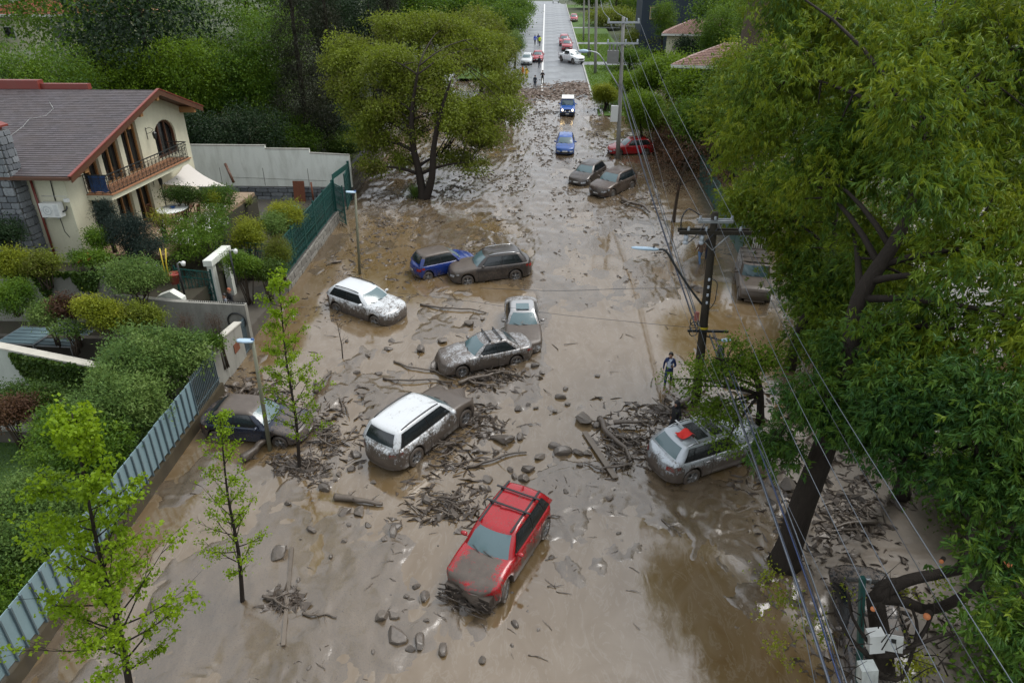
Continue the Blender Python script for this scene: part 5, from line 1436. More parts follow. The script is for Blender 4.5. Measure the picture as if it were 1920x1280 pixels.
        # wheels
        for x in (s.xf, s.xr):
            for sg in (1, -1): s.wheel(x, sg)
        if k.get('rails'):
            for seg in (1, 3):
                m = MB(); pts = [s.P(seg, (u if seg == 1 else 1 - u), 1.0) for u in [.06 + .86 * i / 7 for i in range(8)]]
                pts = [p + Vector((0, (.05 if seg == 1 else -.05), .035 + .055 * math.sin(math.pi * i / 7) ** .4)) for i, p in enumerate(pts)]
                m.tube(pts, .022, 6); s.mk(m, 'roof_rail', k['rails'], mudk=.3)
    def wheel(s, x, sg):
        k = s.k; r = k['wr']; W_ = .23; y = s.hw * .985
        prof = [(r * .62, -W_), (r * .9, -W_), (r, -W_ + .04), (r, -.05), (r * .97, -.015), (r * .72, 0), (r * .64, -.01)]
        m = MB(); m.lathe([(q, h * sg) for q, h in prof], (0, 0, 0), 'y', 22)
        for q in range(0): pass
        c = (x, y * sg, r)
        steer = k.get('steer', 0) if x == s.xf else 0
        me = m.mesh('wheel', TYRE); a = me.attributes.new('mud', 'FLOAT', 'POINT'); a.data.foreach_set('value', [.62] * len(me.vertices))
        o = link('wheel', me, s.root, c, (0, 0, steer))
        m = MB(); m.lathe([(r * .66, -.02 * sg), (r * .60, -.035 * sg), (r * .58, -.10 * sg), (.001, -.10 * sg)], (0, 0, 0), 'y', 22)
        for i in range(5):
            an = 2 * math.pi * i / 5 + .3
            for da in (-.13, .13): m.bar((0, -.035 * sg, 0), (r * .62 * math.cos(an + da), -.03 * sg, r * .62 * math.sin(an + da)), .045, .03, up=(0, 1, 0))
        m.lathe([(.07, -.05 * sg), (.06, -.015 * sg), (.001, -.012 * sg)], (0, 0, 0), 'y', 10)
        me = m.mesh('rim', RIMM); a = me.attributes.new('mud', 'FLOAT', 'POINT'); a.data.foreach_set('value', [k.get('rimmud', .45)] * len(me.vertices))
        link('rim', me, o)
    def crossbars(s, us, mat, parent=None, over=.08):
        for u in us:
            a, b = s.P(1, u, 1.0), s.P(3, 1 - u, 1.0); z = Vector((0, 0, .13)); d = (b - a).normalized()
            m = MB(); m.bar(a - d * over + z, b + d * over + z, .06, .03)
            for q in (a, b): m.bar(q + Vector((0, 0, .02)) + (d * .06 if q is a else -d * .06), q + z + (d * .06 if q is a else -d * .06), .05, .06)
            s.mk(m, 'roof_bar', mat, mudk=.3)
    def roofpoint(s, fx, fy, dz=0):
        """a point over the roof: fx 0 front .. 1 rear, fy -1 .. 1"""
        k = s.k; x = k['rx0'] + (k['rx1'] - k['rx0']) * fx; return Vector((x, s.hw * k['wroof'] * fy, k['H'] - .0 + dz))
def place(pf, pr, side, W=1.85):
    """car centre and heading from two pixels where its visible wheels meet the mud; side +1 = those are its left wheels"""
    a, b = G(*pf), G(*pr); d = (a - b); d.z = 0; d.normalize(); n = Vector((-d.y, d.x, 0))
    c = (a + b) / 2 - n * side * W * .46; c.z = gz(c.y); return c, d
RED = paint('red_car_paint', (.30, .005, .009)); WHITE = paint('white_car_paint', (.54, .56, .57), rough=.25)
SILVER = paint('silver_car_paint', (.40, .43, .45), .5, .3); BLUE = paint('blue_car_paint', (.008, .028, .16)); BLUE2 = paint('light_blue_car_paint', (.014, .075, .30))
GREYB = paint('brown_grey_car_paint', (.050, .042, .038), .3, .3); BLACKP = paint('black_car_paint', (.012, .014, .018), .2, .2); BEIGE = paint('pale_silver_car_paint', (.36, .36, .36), .4, .3)
BROWN = paint('brown_car_paint', (.060, .036, .026), .3, .3); DKRED = paint('dark_red_car_paint', (.30, .02, .03))
SUV = dict(L=4.55, W=1.86, H=1.70, wb=2.70, fo=.92, wr=.36, nose=.98, cowl=1.10, belt=1.12, deck=1.12, cx=1.02, rx0=.35, rx1=-1.72, tb=-2.12, wroof=.70, win_end=.90, wins=((.07, .45), (.475, .78), (.80, .90)))
HATCH = dict(L=3.9, W=1.72, H=1.50, wb=2.48, fo=.82, wr=.31, nose=.80, cowl=.96, belt=.99, deck=.98, cx=.98, rx0=.30, rx1=-1.42, tb=-1.82, wroof=.68, clad=False)
SEDAN = dict(L=4.5, W=1.75, H=1.44, wb=2.62, fo=.92, wr=.31, nose=.76, cowl=.93, belt=.96, deck=.97, cx=.88, rx0=.22, rx1=-.98, tb=-1.62, wroof=.66, clad=False, win_end=.88, wins=((.08, .47), (.49, .85)), rear_t=.9)
def low(a, b, c=0.0):
    """mud that climbs to a height: a at the sill, falling by b per metre; c on the flat tops"""
    return lambda x, y, z: a - b * z + c

# red SUV, front
c, d = place((954, 1112), (1016, 1016), 1)
car = Car('red_suv', 'red SUV with roof bars and mud on its bonnet, nose full of branches', dict(SUV, L=4.4, W=1.82, bow=.40, paint=RED, nofront=True, crush=.16, steer=.25, wsmud=.75, rimmud=.2), c, d, .06, -.015, .03,
          lambda x, y, z: (.98 if x > 1.98 and z < .80 else .72 if x > .95 and z > .8 and abs(y) < .72 and x < 1.95 else (.36 if x < .6 and z > 1.5 else .84 - .42 * z)))
car.crossbars((.42, .78), TRIM, over=.12)
m = MB()
for sg in (1, -1): m.bar(car.roofpoint(.02, .86 * sg, -.015), car.roofpoint(.97, .86 * sg, -.0), .07, .02)
car.mk(m, 'roof_trim', TRIM, mudk=.2)
m = MB(); q = car.roofpoint(.88, 0, -.02); m.prism([(q.x - .12, q.z), (q.x + .08, q.z), (q.x - .1, q.z + .09)], 'y', -.02, .02); car.mk(m, 'antenna_fin', RED, mudk=.1)
m = MB(); g = random.Random(12)
for i in range(70):
    y = g.uniform(-.85, .85); z = g.uniform(.12, .62); x = car.xF + .0 + g.uniform(-.12, .25) - .25 * (y / .9) ** 2
    e = Vector((g.uniform(-.1, .12), g.uniform(-.6, .6), g.uniform(-.16, .12)))
    m.tube([(x, y, z), (x + e.x * .5 + .04, y + e.y * .5, z + e.z * .5 + .03), (x + e.x, max(-.95, min(.95, y + e.y)), z + e.z)], [.022, .018, .008], 5)
m.box((car.xF - .25, 0, .42), (.3, 1.5, .5)); car.mk(m, 'crushed_front', simple('mud_packed_branches', (.040, .030, .022), .7, var=.5))
RED_CAR = car
# white three-row SUV seen from behind
c, d = place((868, 800), (783, 868), -1, 1.95)
car = Car('white_suv', 'white three row SUV seen from behind with mud streaked tail and crumpled front', dict(SUV, L=4.95, W=1.97, H=1.80, wb=2.9, fo=.98, wr=.39, nose=1.05, cowl=1.18, belt=1.16, deck=1.16, cx=1.12, rx0=.45, rx1=-2.02, tb=-2.36, wroof=.74,
          paint=WHITE, crush=.35, nofront=True, rails=TRIM, win_end=.93, wins=((.06, .44), (.455, .90)), side_t=(.12, .86)), c, d, .06, .0, -.02,
          lambda x, y, z: .80 if x > 1.0 else (.33 + .05 * (x > 0) if z > 1.5 else .96 - .42 * z + .05 * (x < -2.2)))
# white crossover
c, d = place((708, 607), (630, 580), -1)
car = Car('white_crossover', 'white crossover with a clean roof and mud spattered flank sunk in brown water', dict(SUV, L=4.5, H=1.62, paint=WHITE, rails=TRIM, wsmud=.25, hl=(.55, .88, .16, .07)), c, d, .28, 0, .01,
          lambda x, y, z: .06 if z > 1.45 else (.47 if x > .9 and z > .85 else .92 - .44 * z))
# silver wagon on the right with the red cloth
c, d = place((1398, 868), (1303, 900), -1)
car = Car('silver_suv', 'silver SUV with roof bars and a glass roof, seen from behind under the wires', dict(SUV, L=4.7, W=1.88, H=1.66, wb=2.79, paint=SILVER, rails=CHROME, handle=CHROME, rglass=GLASS_W, rear_t=.90), c, d, .12, 0, 0,
          lambda x, y, z: .05 if z > 1.3 else 1.04 - .58 * z)
car.crossbars((.36, .72), CHROME, over=.05)
m = MB()
for (a, b) in ((.10, .36), (.42, .68)):
    vs = [car.roofpoint(a + (b - a) * i / 3, -.72 + 1.44 * j / 4, .012 - .02 * abs(j - 2) / 2 * .6) for i in range(4) for j in range(5)]
    m.add(vs, [(i * 5 + j, i * 5 + j + 1, i * 5 + j + 6, i * 5 + j + 5) for i in range(3) for j in range(4)], None, True)
car.mk(m, 'glass_roof', GLASS_D, mudk=.1)
m = MB(); n = 8; vs = []
for i in range(n + 1):
    for j in range(n + 1):
        p = car.roofpoint(.66 + .26 * i / n, -.52 + .62 * j / n, 0); zz = .165 * math.exp(-((i / n - .25) / .22) ** 2) + .04 + .018 * math.sin(i * 1.7 + j) + .012 * math.sin(j * 2.3)
        vs.append(car.root.matrix_world @ (p + Vector((0, .10 * i / n, zz))))
m.add(vs, [(i * (n + 1) + j, i * (n + 1) + j + 1, (i + 1) * (n + 1) + j + 1, (i + 1) * (n + 1) + j) for i in range(n) for j in range(n)], None, True)
tag(m.build('red_cloth', simple('red_cloth', (.62, .025, .018), .8, var=.12)), 'bright red cloth draped over the rear roof bar of the silver SUV', 'cloth')
# dark hatch stuck at the left kerb
c, d = place((540, 838), (400, 826), -1)
car = Car('dark_hatchback', 'dark blue black hatchback with a mud covered roof stuck behind the young maple', dict(SEDAN, L=4.3, H=1.50, rx1=-1.25, tb=-1.9, paint=paint('midnight_blue_paint', (.012, .018, .035), .3)), c, d, .12, .0, .03,
          lambda x, y, z: .74 if z > 1.36 else (.36 - .05 * z + .25 * (x > .9) + .2 * (x < -1.5)))
# mud covered sedan with roof bars
c, d = place((868, 706), (968, 684), 1, 1.75)
car = Car('muddy_sedan', 'mud splashed grey sedan with two roof bars resting on branches', dict(SEDAN, paint=BEIGE, crush=.14, wsmud=.3, nofront=True), c, d, .10, .03, .02, lambda x, y, z: .52 if z > .8 else .86 - .3 * z)
car.crossbars((.22, .74), TRIM, over=.03)
# pale sedan behind it
c, d = place((1014, 655), (1006, 590), 1, 1.75)
car = Car('pale_sedan', 'pale silver sedan facing the camera with mud caked bonnet, behind the sedan with roof bars', dict(SEDAN, paint=BEIGE, crush=.06, wsmud=.5), c, d, .10, -.02, 0, lambda x, y, z: .95 if x > .7 and z > .6 else (.30 if z > 1.3 else .62 - .1 * z))
m = MB(); vs = [car.roofpoint(.1 + .5 * i / 3, -.55 + 1.1 * j / 3, .01) for i in range(4) for j in range(4)]
m.add(vs, [(i * 4 + j, i * 4 + j + 1, i * 4 + j + 5, i * 4 + j + 4) for i in range(3) for j in range(3)], None, True); car.mk(m, 'sunroof', GLASS_W, mudk=.8)
# blue hatch and dark SUV
c, d = place((884, 505), (801, 524), -1, 1.75)
Car('blue_hatchback', 'blue hatchback with a black roof pointing away beside the dark SUV', dict(HATCH, paint=BLUE, H=1.55, rx1=-1.5, cabp=1), c, d, .16, 0, 0, lambda x, y, z: .88 if z > 1.38 else (.55 - .35 * z + .15 * (x < -1.8)))
c, d = place((872, 532), (976, 522), 1)
Car('dark_suv', 'dark mud coated SUV with a dented door touching the blue hatchback', dict(SUV, L=4.75, W=1.9, paint=GREYB, rails=CHROME, wsmud=.2, wb=2.78), c, d, .18, -.02, .02, lambda x, y, z: (.38 - .12 * abs(x + .6) if z > 1.4 and x < 0 else (.66 if x > .9 and z > .8 else .56 - .12 * z)))
# off-road truck on the right
c, d = place((1384, 566), (1376, 508), -1, 1.75)
car = Car('offroad_truck', 'boxy mud caked off-road truck with a ribbed roof by the dark hedge', dict(L=4.1, W=1.72, H=1.92, wb=2.4, fo=.6, wr=.38, nose=1.10, cowl=1.16, belt=1.14, deck=1.14, cx=.72, rx0=.52, rx1=-1.92, tb=-2.02, wroof=.84, bow=.05, clad=True, box=True, paint=GREYB, sill=.42, wsmud=.15), c, d, .22, 0, 0, lambda x, y, z: .60 if z > 1.75 else .95 - .08 * z)
for i in range(4):
    m = MB(); x = .3 - i * .62; m.box((x, 0, 1.90), (.10, 1.40, .05)); car.mk(m, 'roof_rib', TRIM)
# pair of brown cars
c, d = place((1144, 372), (1188, 352), 1)
Car('brown_suv', 'brown mud coated SUV, right one of the pair of dark cars below the far pole', dict(SUV, L=4.6, paint=BROWN, wsmud=.15, crush=.06), c, d, .10, 0, 0, lambda x, y, z: .50 if z > 1.45 else .52)
c, d = place((1100, 350), (1138, 326), 1)
Car('dark_hatchback', 'blackish brown hatchback, left one of the pair of dark cars below the far pole', dict(HATCH, L=4.3, W=1.76, paint=GREYB, wsmud=.3, crush=.08), c, d, .22, 0, 0, lambda x, y, z: .52 - .05 * z)
# blue hatch, blue jeep with lit lamps, red car by the pole
c, d = place((1075, 297), (1076, 268), 1, 1.7)
Car('blue_hatchback', 'light blue hatchback with crossed wipers facing the camera in mid road', dict(HATCH, paint=BLUE2, wsmud=.3), c, d, .12, 0, 0, lambda x, y, z: .45 if (.5 < x < 1.4 and z > .8) else .50 - .3 * z)
t_ = NT('lit_headlamp'); LIT = t_.done(t_.pbr((.9, .8, .6), .3, emit=(1, .72, .35, 1), es=7))
c, d = place((1077, 228), (1077, 200), 1, 1.7)
car = Car('blue_jeep', 'small blue jeep with a white roof and lit headlights driving through the mud', dict(L=3.7, W=1.66, H=1.75, wb=2.25, fo=.7, wr=.36, nose=1.02, cowl=1.10, belt=1.10, deck=1.1, cx=.62, rx0=.38, rx1=-1.6, tb=-1.78, wroof=.82, bow=.08, box=True, paint=BLUE2, wsmud=.15, nofront=True), c, d, .10, 0, 0, lambda x, y, z: .3 - .2 * z)
m = MB(); m.box((-.6, 0, 1.765), (2.05, 1.34, .07)); car.mk(m, 'white_roof', PLASTW)
for sg in (1, -1):
    m = MB(); m.lathe([(.001, .07), (.09, .05), (.105, .0)], (car.xF + .03, .55 * sg, .86), 'x', 12); car.mk(m, 'headlight', LIT)
    m = MB(); m.lathe([(.001, .09), (.08, .07), (.09, .0)], (car.xF + .10, .22 * sg, .72), 'x', 12); car.mk(m, 'fog_lamp', CHROME)
m = MB(); m.box((car.xF + .05, 0, .52), (.14, 1.6, .22)); car.mk(m, 'bumper', TRIM)
m = MB(); m.box((car.xF + .05, 0, .84), (.03, .7, .2)); car.mk(m, 'grille', TRIM)
m = MB(); m.box((car.xF + .125, 0, .50), (.012, .36, .12)); car.mk(m, 'number_plate', PLATE, mudk=.1)
c, d = place((1163, 292), (1212, 290), 1)
Car('red_car', 'red car half hidden behind the far utility pole', dict(HATCH, L=4.3, paint=RED, wsmud=.1, nofront=False), c, d, .14, 0, 0, lambda x, y, z: .4 - .3 * z)
# dry end of the street
c, d = place((1076, 120), (1050, 114), 1 if False else -1, 1.85)
def pickup(pf, pr, side, label, pnt):
    c, d = place(pf, pr, side, 1.85)
    car = Car('pickup_truck', label, dict(L=5.3, W=1.86, H=1.80, wb=3.2, fo=.95, wr=.39, nose=1.10, cowl=1.20, belt=1.18, deck=1.16, cx=1.12, rx0=.55, rx1=-.75, tb=-.95, wroof=.74, paint=pnt, sill=.36, wsmud=.0, wins=((.08, .5), (.53, .92)), win_end=.92), c, d, 0, 0, 0, lambda x, y, z: .0, cat='pickup truck')
    m = MB(); m.box((-1.78, 0, 1.15), (1.5, 1.48, .10)); car.mk(m, 'cargo_bed', TRIM)
pickup((1075, 121), (1050, 115), -1, 'white pickup truck parked across the right kerb at the dry end of the street', paint('clean_white_paint', (.78, .79, .80)))
PARK = 'red cars parked behind the white pickup'
for (pf, pr, sd, lab) in (((1073, 100), (1071, 88), 1, 'red car with a white roof box right behind the white pickup'), ((1067, 90), (1066, 79), 1, 'red car farthest up the row behind the white pickup')):
    c, d = place(pf, pr, sd); Car('red_car', lab, dict(SUV, paint=DKRED, rails=TRIM), c, d, 0, 0, 0, lambda x, y, z: 0, group=PARK)
c, d = place((996, 122), (1001, 106), -1); Car('parked_car', 'maroon car parked under the trees at the left kerb of the dry street', dict(SEDAN, paint=DKRED), c, d, 0, 0, 0, lambda x, y, z: 0)
c, d = place((975, 128), (980, 112), -1); Car('parked_car', 'white car parked under the trees left of the maroon one', dict(HATCH, paint=WHITE), c, d, 0, 0, 0, lambda x, y, z: 0)
c, d = place((1084, 44), (1082, 36), 1); Car('parked_car', 'dark red car parked on the verge near the crest of the street', dict(HATCH, paint=DKRED), c, d, 0, 0, 0, lambda x, y, z: 0)
# mud covered wreck under the trees, lower right
c = at(1700, 1000, 17.6); c.z = gz(c.y); dd = (G(1716, 1075) - G(1665, 930)); dd.z = 0; dd.normalize()
Car('wrecked_car', 'dark wrecked car buried in mud and branches under the lower right trees', dict(SEDAN, L=4.4, paint=BLACKP, crush=.2, wsmud=1.3), c, dd, .45, .05, .1, lambda x, y, z: .52)
# ------------------------------------------------------------------ poles, lamps and wires
POLEW = bark_material('weathered_pole_wood', (.036, .031, .023))
POLEC = wall_mat('concrete_pole', (.24, .235, .215), (.14, .13, .11), .5)
CER = simple('grey_ceramic', (.42, .46, .50), .25, var=.1)
WIRE_L = simple('weathered_aluminium_wire', (.10, .115, .135), .5, .2, var=.1)
WIRE_D = simple('black_insulated_cable', (.022, .026, .034), .4, var=.1)
WIRE_B = simple('blue_cable', (.016, .03, .085), .4, var=.1)
LAMPH = simple('pale_blue_lamp_head', (.36, .48, .58), .35, var=.08)
LAMPP = simple('painted_lamp_pole', (.14, .14, .095), .5, var=.2)
def vpt(base, px, py):
    """point straight above (or on a leaning post over) a foot at the row py"""
    b = Vector(base); lo, hi = 0.0, 30.0
    for _ in range(50):
        m = (lo + hi) / 2; p = b + Vector((0, 0, m)) - EYE
        if 640 - FPX * p.dot(_u) / p.dot(_f) > py: lo = m
        else: hi = m
    Z = (b + Vector((0, 0, lo)) - EYE).dot(_f); return at(px, py, Z)
def main_pole():
    b = G(1303, 765, -.25); t = vpt(b, 1341, 398)
    r = empty('utility_pole', b, label='dark wooden utility pole with two crossarms and a bundle of cables in the flood', cat='utility pole')
    def on(f): return b.lerp(t, f)
    m = MB(); m.tube([on(k / 6) for k in range(7)], [.20 - .07 * k / 6 for k in range(7)], 12); wb(m, 'pole', POLEW, r)
    R = Vector((1, .02, 0)); up = (t - b).normalized()
    def f_at(py):
        lo, hi = 0., 1.
        for _ in range(40):
            mm = (lo + hi) / 2; p = on(mm) - EYE
            if 640 - FPX * p.dot(_u) / p.dot(_f) > py: lo = mm
            else: hi = mm
        return lo
    A = on(f_at(414)); B = on(f_at(434)); Bf = f_at(434)
    m = MB(); m.bar(A - R * .62 + Vector((0, -.12, 0)), A + R * .66 + Vector((0, -.12, 0)), .09, .10); wb(m, 'crossarm', STEEL, r)
    m = MB(); m.bar(A - R * .62 + Vector((0, .14, 0)), A + R * .66 + Vector((0, .14, 0)), .07, .08); wb(m, 'crossarm', STEEL, r)
    for dy in (-.16, .16):
        m = MB(); m.bar(B - R * 1.28 + Vector((0, dy, 0)), B + R * 1.36 + Vector((0, dy, 0)), .10, .14); wb(m, 'crossarm', POLEW, r)
    for s in (-1, 1):
        m = MB(); m.bar(B + R * .6 * s + Vector((0, -.16, -.05)), on(Bf - .08) + Vector((0, -.12, 0)), .05, .03); wb(m, 'brace', STEEL, r)
    def ins(name, p, h=.16, rr=.06): 
        m = MB(); m.lathe([(.02, 0), (rr, .03), (rr * .6, .06), (rr, .09), (rr * .6, .12), (rr * .8, h)], p, 'z', 8); wb(m, name, CER, r)
    tops = []
    for x in (-.55, .0, .60):
        p = A + R * x + Vector((0, -.12, .06)); ins('insulator', p); tops.append(p + Vector((0, 0, .14)))
    for x in (-.95, -.30, .95): ins('insulator', B + R * x + Vector((0, -.16, .07)))
    for x in (-1.0, -.42):
        m = MB(); p = B + R * x + Vector((0, -.12, -.10)); m.lathe([(.03, 0), (.09, -.03), (.09, -.18), (.05, -.22), (.10, -.25), (.10, -.34), (.03, -.38)], p, 'z', 10); wb(m, 'fuse_holder', CER, r)
        m = MB(); m.tube(smooth_path([p + Vector((.1, 0, -.3)), p + Vector((.25, -.1, -.1)), p + Vector((.45, -.05, .15)), p + Vector((.62, 0, .42))]), .02, 5); wb(m, 'lead_wire', WIRE_D, r)
    m = MB(); p = B + R * -1.2; m.tube(smooth_path([p + Vector((0, 0, .05)), p + Vector((-.02, 0, .5)), p + Vector((.2, 0, .85)), p + Vector((.62, 0, .62))]), .025, 5); wb(m, 'lead_wire', WIRE_D, r)
    for py in (521, 535, 550, 564):
        p = on(f_at(py)) + Vector((-.01, -.20, 0)); m = MB(); m.lathe([(.001, .07), (.05, .06), (.03, .02), (.055, -.01), (.03, -.05), (.001, -.07)], p, 'z', 8); wb(m, 'spool_insulator', CER, r)
    m = MB(); pts = [on(f_at(y)) + Vector((x, -.1, 0)) for x, y in ((.1, 520), (.32, 528), (.34, 545), (.30, 565), (.1, 580))]; m.tube(smooth_path(pts), .018, 5); wb(m, 'loose_cable', WIRE_D, r)
    m = MB(); p = on(f_at(613)); m.lathe([(.19, -.05), (.195, 0), (.19, .05)], p, 'z', 12); wb(m, 'yellow_band', simple('yellow_band_paint', (.55, .42, .02), .5), r)
    m = MB(); m.bar(p + Vector((-.65, -.2, -.08)), p + Vector((.95, -.2, -.08)), .07, .09); wb(m, 'cable_bracket', IRON, r)
    m = MB(); q = on(f_at(590)); m.box(q + Vector((-.34, -.15, 0)), (.16, .12, .36)); wb(m, 'junction_box', simple('faded_red_box', (.30, .10, .08), .6), r)
    # street lamp on its long curved arm
    a = on(f_at(572)) + Vector((-.12, 0, 0)); e = at(1236, 468, (a - EYE).dot(_f) - .4)
    m = MB(); m.tube(smooth_path([a, a.lerp(e, .3) + Vector((0, 0, .02)), a.lerp(e, .62) + Vector((0, 0, .14)), a.lerp(e, .86) + Vector((0, 0, .26)), e]), .045, 8); arm = wb(m, 'lamp_arm', IRON, r)
    h = at(1184, 464, (e - EYE).dot(_f)); 
    def head(e, h, par, w=.28):
        m = MB(); d = (h - e); L = d.length; d.normalize(); sd = Vector((0, 0, 1)).cross(d).normalized(); upv = d.cross(sd)
        sec = [(0, .25, .5), (.15, .8, .9), (.5, 1.0, 1.0), (.85, .9, .8), (1, .5, .35)]; vs = []; n = 10
        for t, ww, hh in sec:
            for k in range(n):
                an = 2 * math.pi * k / n; vs.append(e + d * L * t + sd * w * .5 * ww * math.cos(an) + upv * .07 * hh * math.sin(an))
        fs = [(i * n + k, i * n + (k + 1) % n, (i + 1) * n + (k + 1) % n, (i + 1) * n + k) for i in range(4) for k in range(n)] + [tuple(range(n))[::-1], tuple(4 * n + k for k in range(n))]
        m.add(vs, fs, None, True); me = m.mesh('lamp_head', LAMPH); o = link('lamp_head', me, par)
        if par: o.location = -Vector(par.matrix_world.translation if par.parent is None else par.location)
        return o
    o = head(e, h, None); o.parent = r; o.location = -Vector(r.location)
    m = MB(); q = e.lerp(h, .2); m.lathe([(.001, .14), (.035, .13), (.04, .05)], q, 'z', 8); wb(m, 'photocell', IRON, r)
    q = on(f_at(628)); e2 = at(1352, 638, (q - EYE).dot(_f) - .8); h2 = at(1372, 637, (q - EYE).dot(_f) - .9)
    m = MB(); m.tube([q, e2], .03, 6); wb(m, 'lamp_arm', IRON, r)
    o = head(e2, h2, None, .24); o.parent = r; o.location = -Vector(r.location)
    m = MB(); c = at(1350, 662, (q - EYE).dot(_f) - .7); m.tube([c + Vector((0, 0, .3)), c + Vector((.05, 0, -.35))], [.13, .15], 10); wb(m, 'splice_case', IRON, r)
    m = MB()
    for k in range(3):
        cc = on(f_at(600 + 10 * k)) + Vector((-.4, -.1, 0)); m.tube([cc + Vector((.16 * math.cos(a_), 0, .2 * math.sin(a_))) for a_ in [j * math.pi / 5 for j in range(11)]], .02, 4)
    wb(m, 'cable_coil', WIRE_D, r)
    return tops, on, f_at
TOPS, PON, PFAT = main_pole()
def far_pole(pxb, pyb, pxt, pyt, lab, arms=True, concrete=False, rr=.17, group=None):
    b = G(pxb, pyb, -.2); t = vpt(b, pxt, pyt); r = empty('utility_pole', b, label=lab, cat='utility pole', group=group)
    m = MB(); m.tube([b.lerp(t, k / 4) for k in range(5)], [rr * (1.15 - .4 * k / 4) for k in range(5)], 10); wb(m, 'pole', POLEC, r)
    R = Vector((1, 0, 0))
    if arms:
        for f, w in ((.965, 1.3), (.83, 1.3)):
            c = b.lerp(t, f); m = MB(); m.bar(c - R * w + Vector((0, -.15, 0)), c + R * w + Vector((0, -.15, 0)), .12, .14); wb(m, 'crossarm', STEEL, r)
            for x in (-1.2, 0.25, 1.2):
                m = MB(); m.lathe([(.04, 0), (.09, .05), (.05, .1), (.09, .15), (.04, .25)], c + R * x + Vector((0, -.15, .07)), 'z', 6); wb(m, 'insulator', CER, r)
    return b, t, r
b, t, r = far_pole(1158, 302, 1169, 32, 'tall grey utility pole with a transformer beside the red car')
m = MB(); c = b.lerp(t, .74) + Vector((-.75, -.1, 0)); m.box(c, (.9, .7, 1.0)); 
for k in range(3): m.lathe([(.06, .5), (.1, .6), (.06, .7), (.1, .8), (.05, .95)], c + Vector((-.3 + .3 * k, 0, 0)), 'z', 6)
wb(m, 'transformer', simple('grey_transformer', (.16, .16, .15), .5), r)
m = MB(); m.tube(smooth_path([b.lerp(t, .52), b.lerp(t, .60) + Vector((-1.0, 0, .5)), b.lerp(t, .66) + Vector((-1.9, -.1, 1.1)), b.lerp(t, .68) + Vector((-2.8, -.1, 1.15))]), .05, 6); wb(m, 'lamp_arm', STEEL, r)
m = MB(); p = b.lerp(t, .68) + Vector((-3.2, -.1, 1.12)); m.lathe([(.001, .45), (.12, .3), (.16, 0), (.12, -.35), (.001, -.45)], p, 'x', 8); wb(m, 'lamp_head', LAMPH, r)
m = MB(); c = b.lerp(t, .35) + Vector((-.45, -.1, 0)); m.box(c, (.6, .4, 1.3)); wb(m, 'meter_cabinet', PLASTW, r)
FPT = t; FPB = b
far_pole(1116, 142, 1119, -60, 'pale concrete pole on the grass verge beyond the mud', False, rr=.2)
far_pole(1104, 112, 1104, -60, 'darker pole beside the green bin on the far verge', False, rr=.15)
far_pole(1094, 80, 1096, -60, 'farthest thin pole on the verge near the crest', False, rr=.15)

def street_lamp(bx, by, tx, ty, hx, lab):
    b = G(bx, by, -.2); t = vpt(b, tx, ty); r = empty('street_lamp', b, label=lab, cat='street lamp', group='slim street lamps of the left pavement')
    m = MB(); m.tube([b, b.lerp(t, .5), t], [.085, .075, .06], 10); wb(m, 'pole', LAMPP, r)
    h = at(hx, ty - 1, (t - EYE).dot(_f)); d = (h - t); L = d.length; d.normalize()
    m = MB(); sd = Vector((0, 0, 1)).cross(d).normalized(); vs = []; n = 8
    for q, w in ((-.06, .10), (.1, .14), (.5, .16), (.9, .13), (1, .07)):
        for k in range(n):
            a = 2 * math.pi * k / n; vs.append(t + d * L * q + sd * w * math.cos(a) + Vector((0, 0, .04 + .06 * math.sin(a))))
    m.add(vs, [(i * n + k, i * n + (k + 1) % n, (i + 1) * n + (k + 1) % n, (i + 1) * n + k) for i in range(4) for k in range(n)] + [tuple(range(n))[::-1], tuple(4 * n + k for k in range(n))], None, True)
    wb(m, 'lamp_head', LAMPH, r)
    m = MB(); m.lathe([(.001, .16), (.05, .14), (.06, .08)], t, 'z', 8); wb(m, 'photocell', BLUEP, r)
street_lamp(675, 520, 666, 362, 649, 'slim street lamp standing in the mud behind the white crossover')
street_lamp(508, 852, 474, 641, 445, 'slim street lamp rising through the tall young maple by the dark car')

def wire(name, pts, rad, mat, lab, group):
    m = MB(); P = smooth_path(pts, 8); m.tube([p - P[0] for p in P], rad, 4, None, False); o = m.build(name, mat, None, P[0]); return tag(o, lab, 'wire', group)
# overhead lines: far pole - main pole - beyond the camera
gw = 'bare overhead lines on the upper crossarms'
near = [(1712, 1290, 8.0), (1775, 1290, 8.0), (1852, 1290, 8.1)]
nm = ['left', 'middle', 'right']
for k in range(3):
    a = FPT + Vector((-1.2 + 1.2 * k, -.15, -.1)); b = TOPS[k]; c = onz(*near[k])
    wire('power_line', [a, a.lerp(b, .5) - Vector((0, 0, .55)), b], .011, WIRE_L, f'bare power line from the far pole to the {nm[k]} insulator of the dark wooden pole', gw)
    wire('power_line', [b, b.lerp(c, .5) - Vector((0, 0, .35)), c], .009, WIRE_L if k < 2 else WIRE_D, f'bare power line running from the {nm[k]} insulator of the wooden pole towards the lower edge', gw)
a = PON(PFAT(436)) + Vector((.95, -.16, .2)); c = onz(1905, 1290, 8.3); wire('power_line', [a, a.lerp(c, .5) - Vector((0, 0, .3)), c], .011, WIRE_L, 'brightest overhead line, from the right end of the lower crossarm to the lower right corner', gw)
for k, (px, py) in enumerate(((1125, -10), (1140, -10))): 
    a = FPT + Vector((-1.2 + 1.4 * k, -.15, -.1)); c = at(px, py, 120); wire('power_line', [a, a.lerp(c, .5) - Vector((0, 0, .8)), c], .03, WIRE_L, ['overhead line leaving the far pole up the street, left strand', 'overhead line leaving the far pole up the street, right strand'][k], gw)
gb = 'bundled cables at mid height along the poles'
g = random.Random(4)
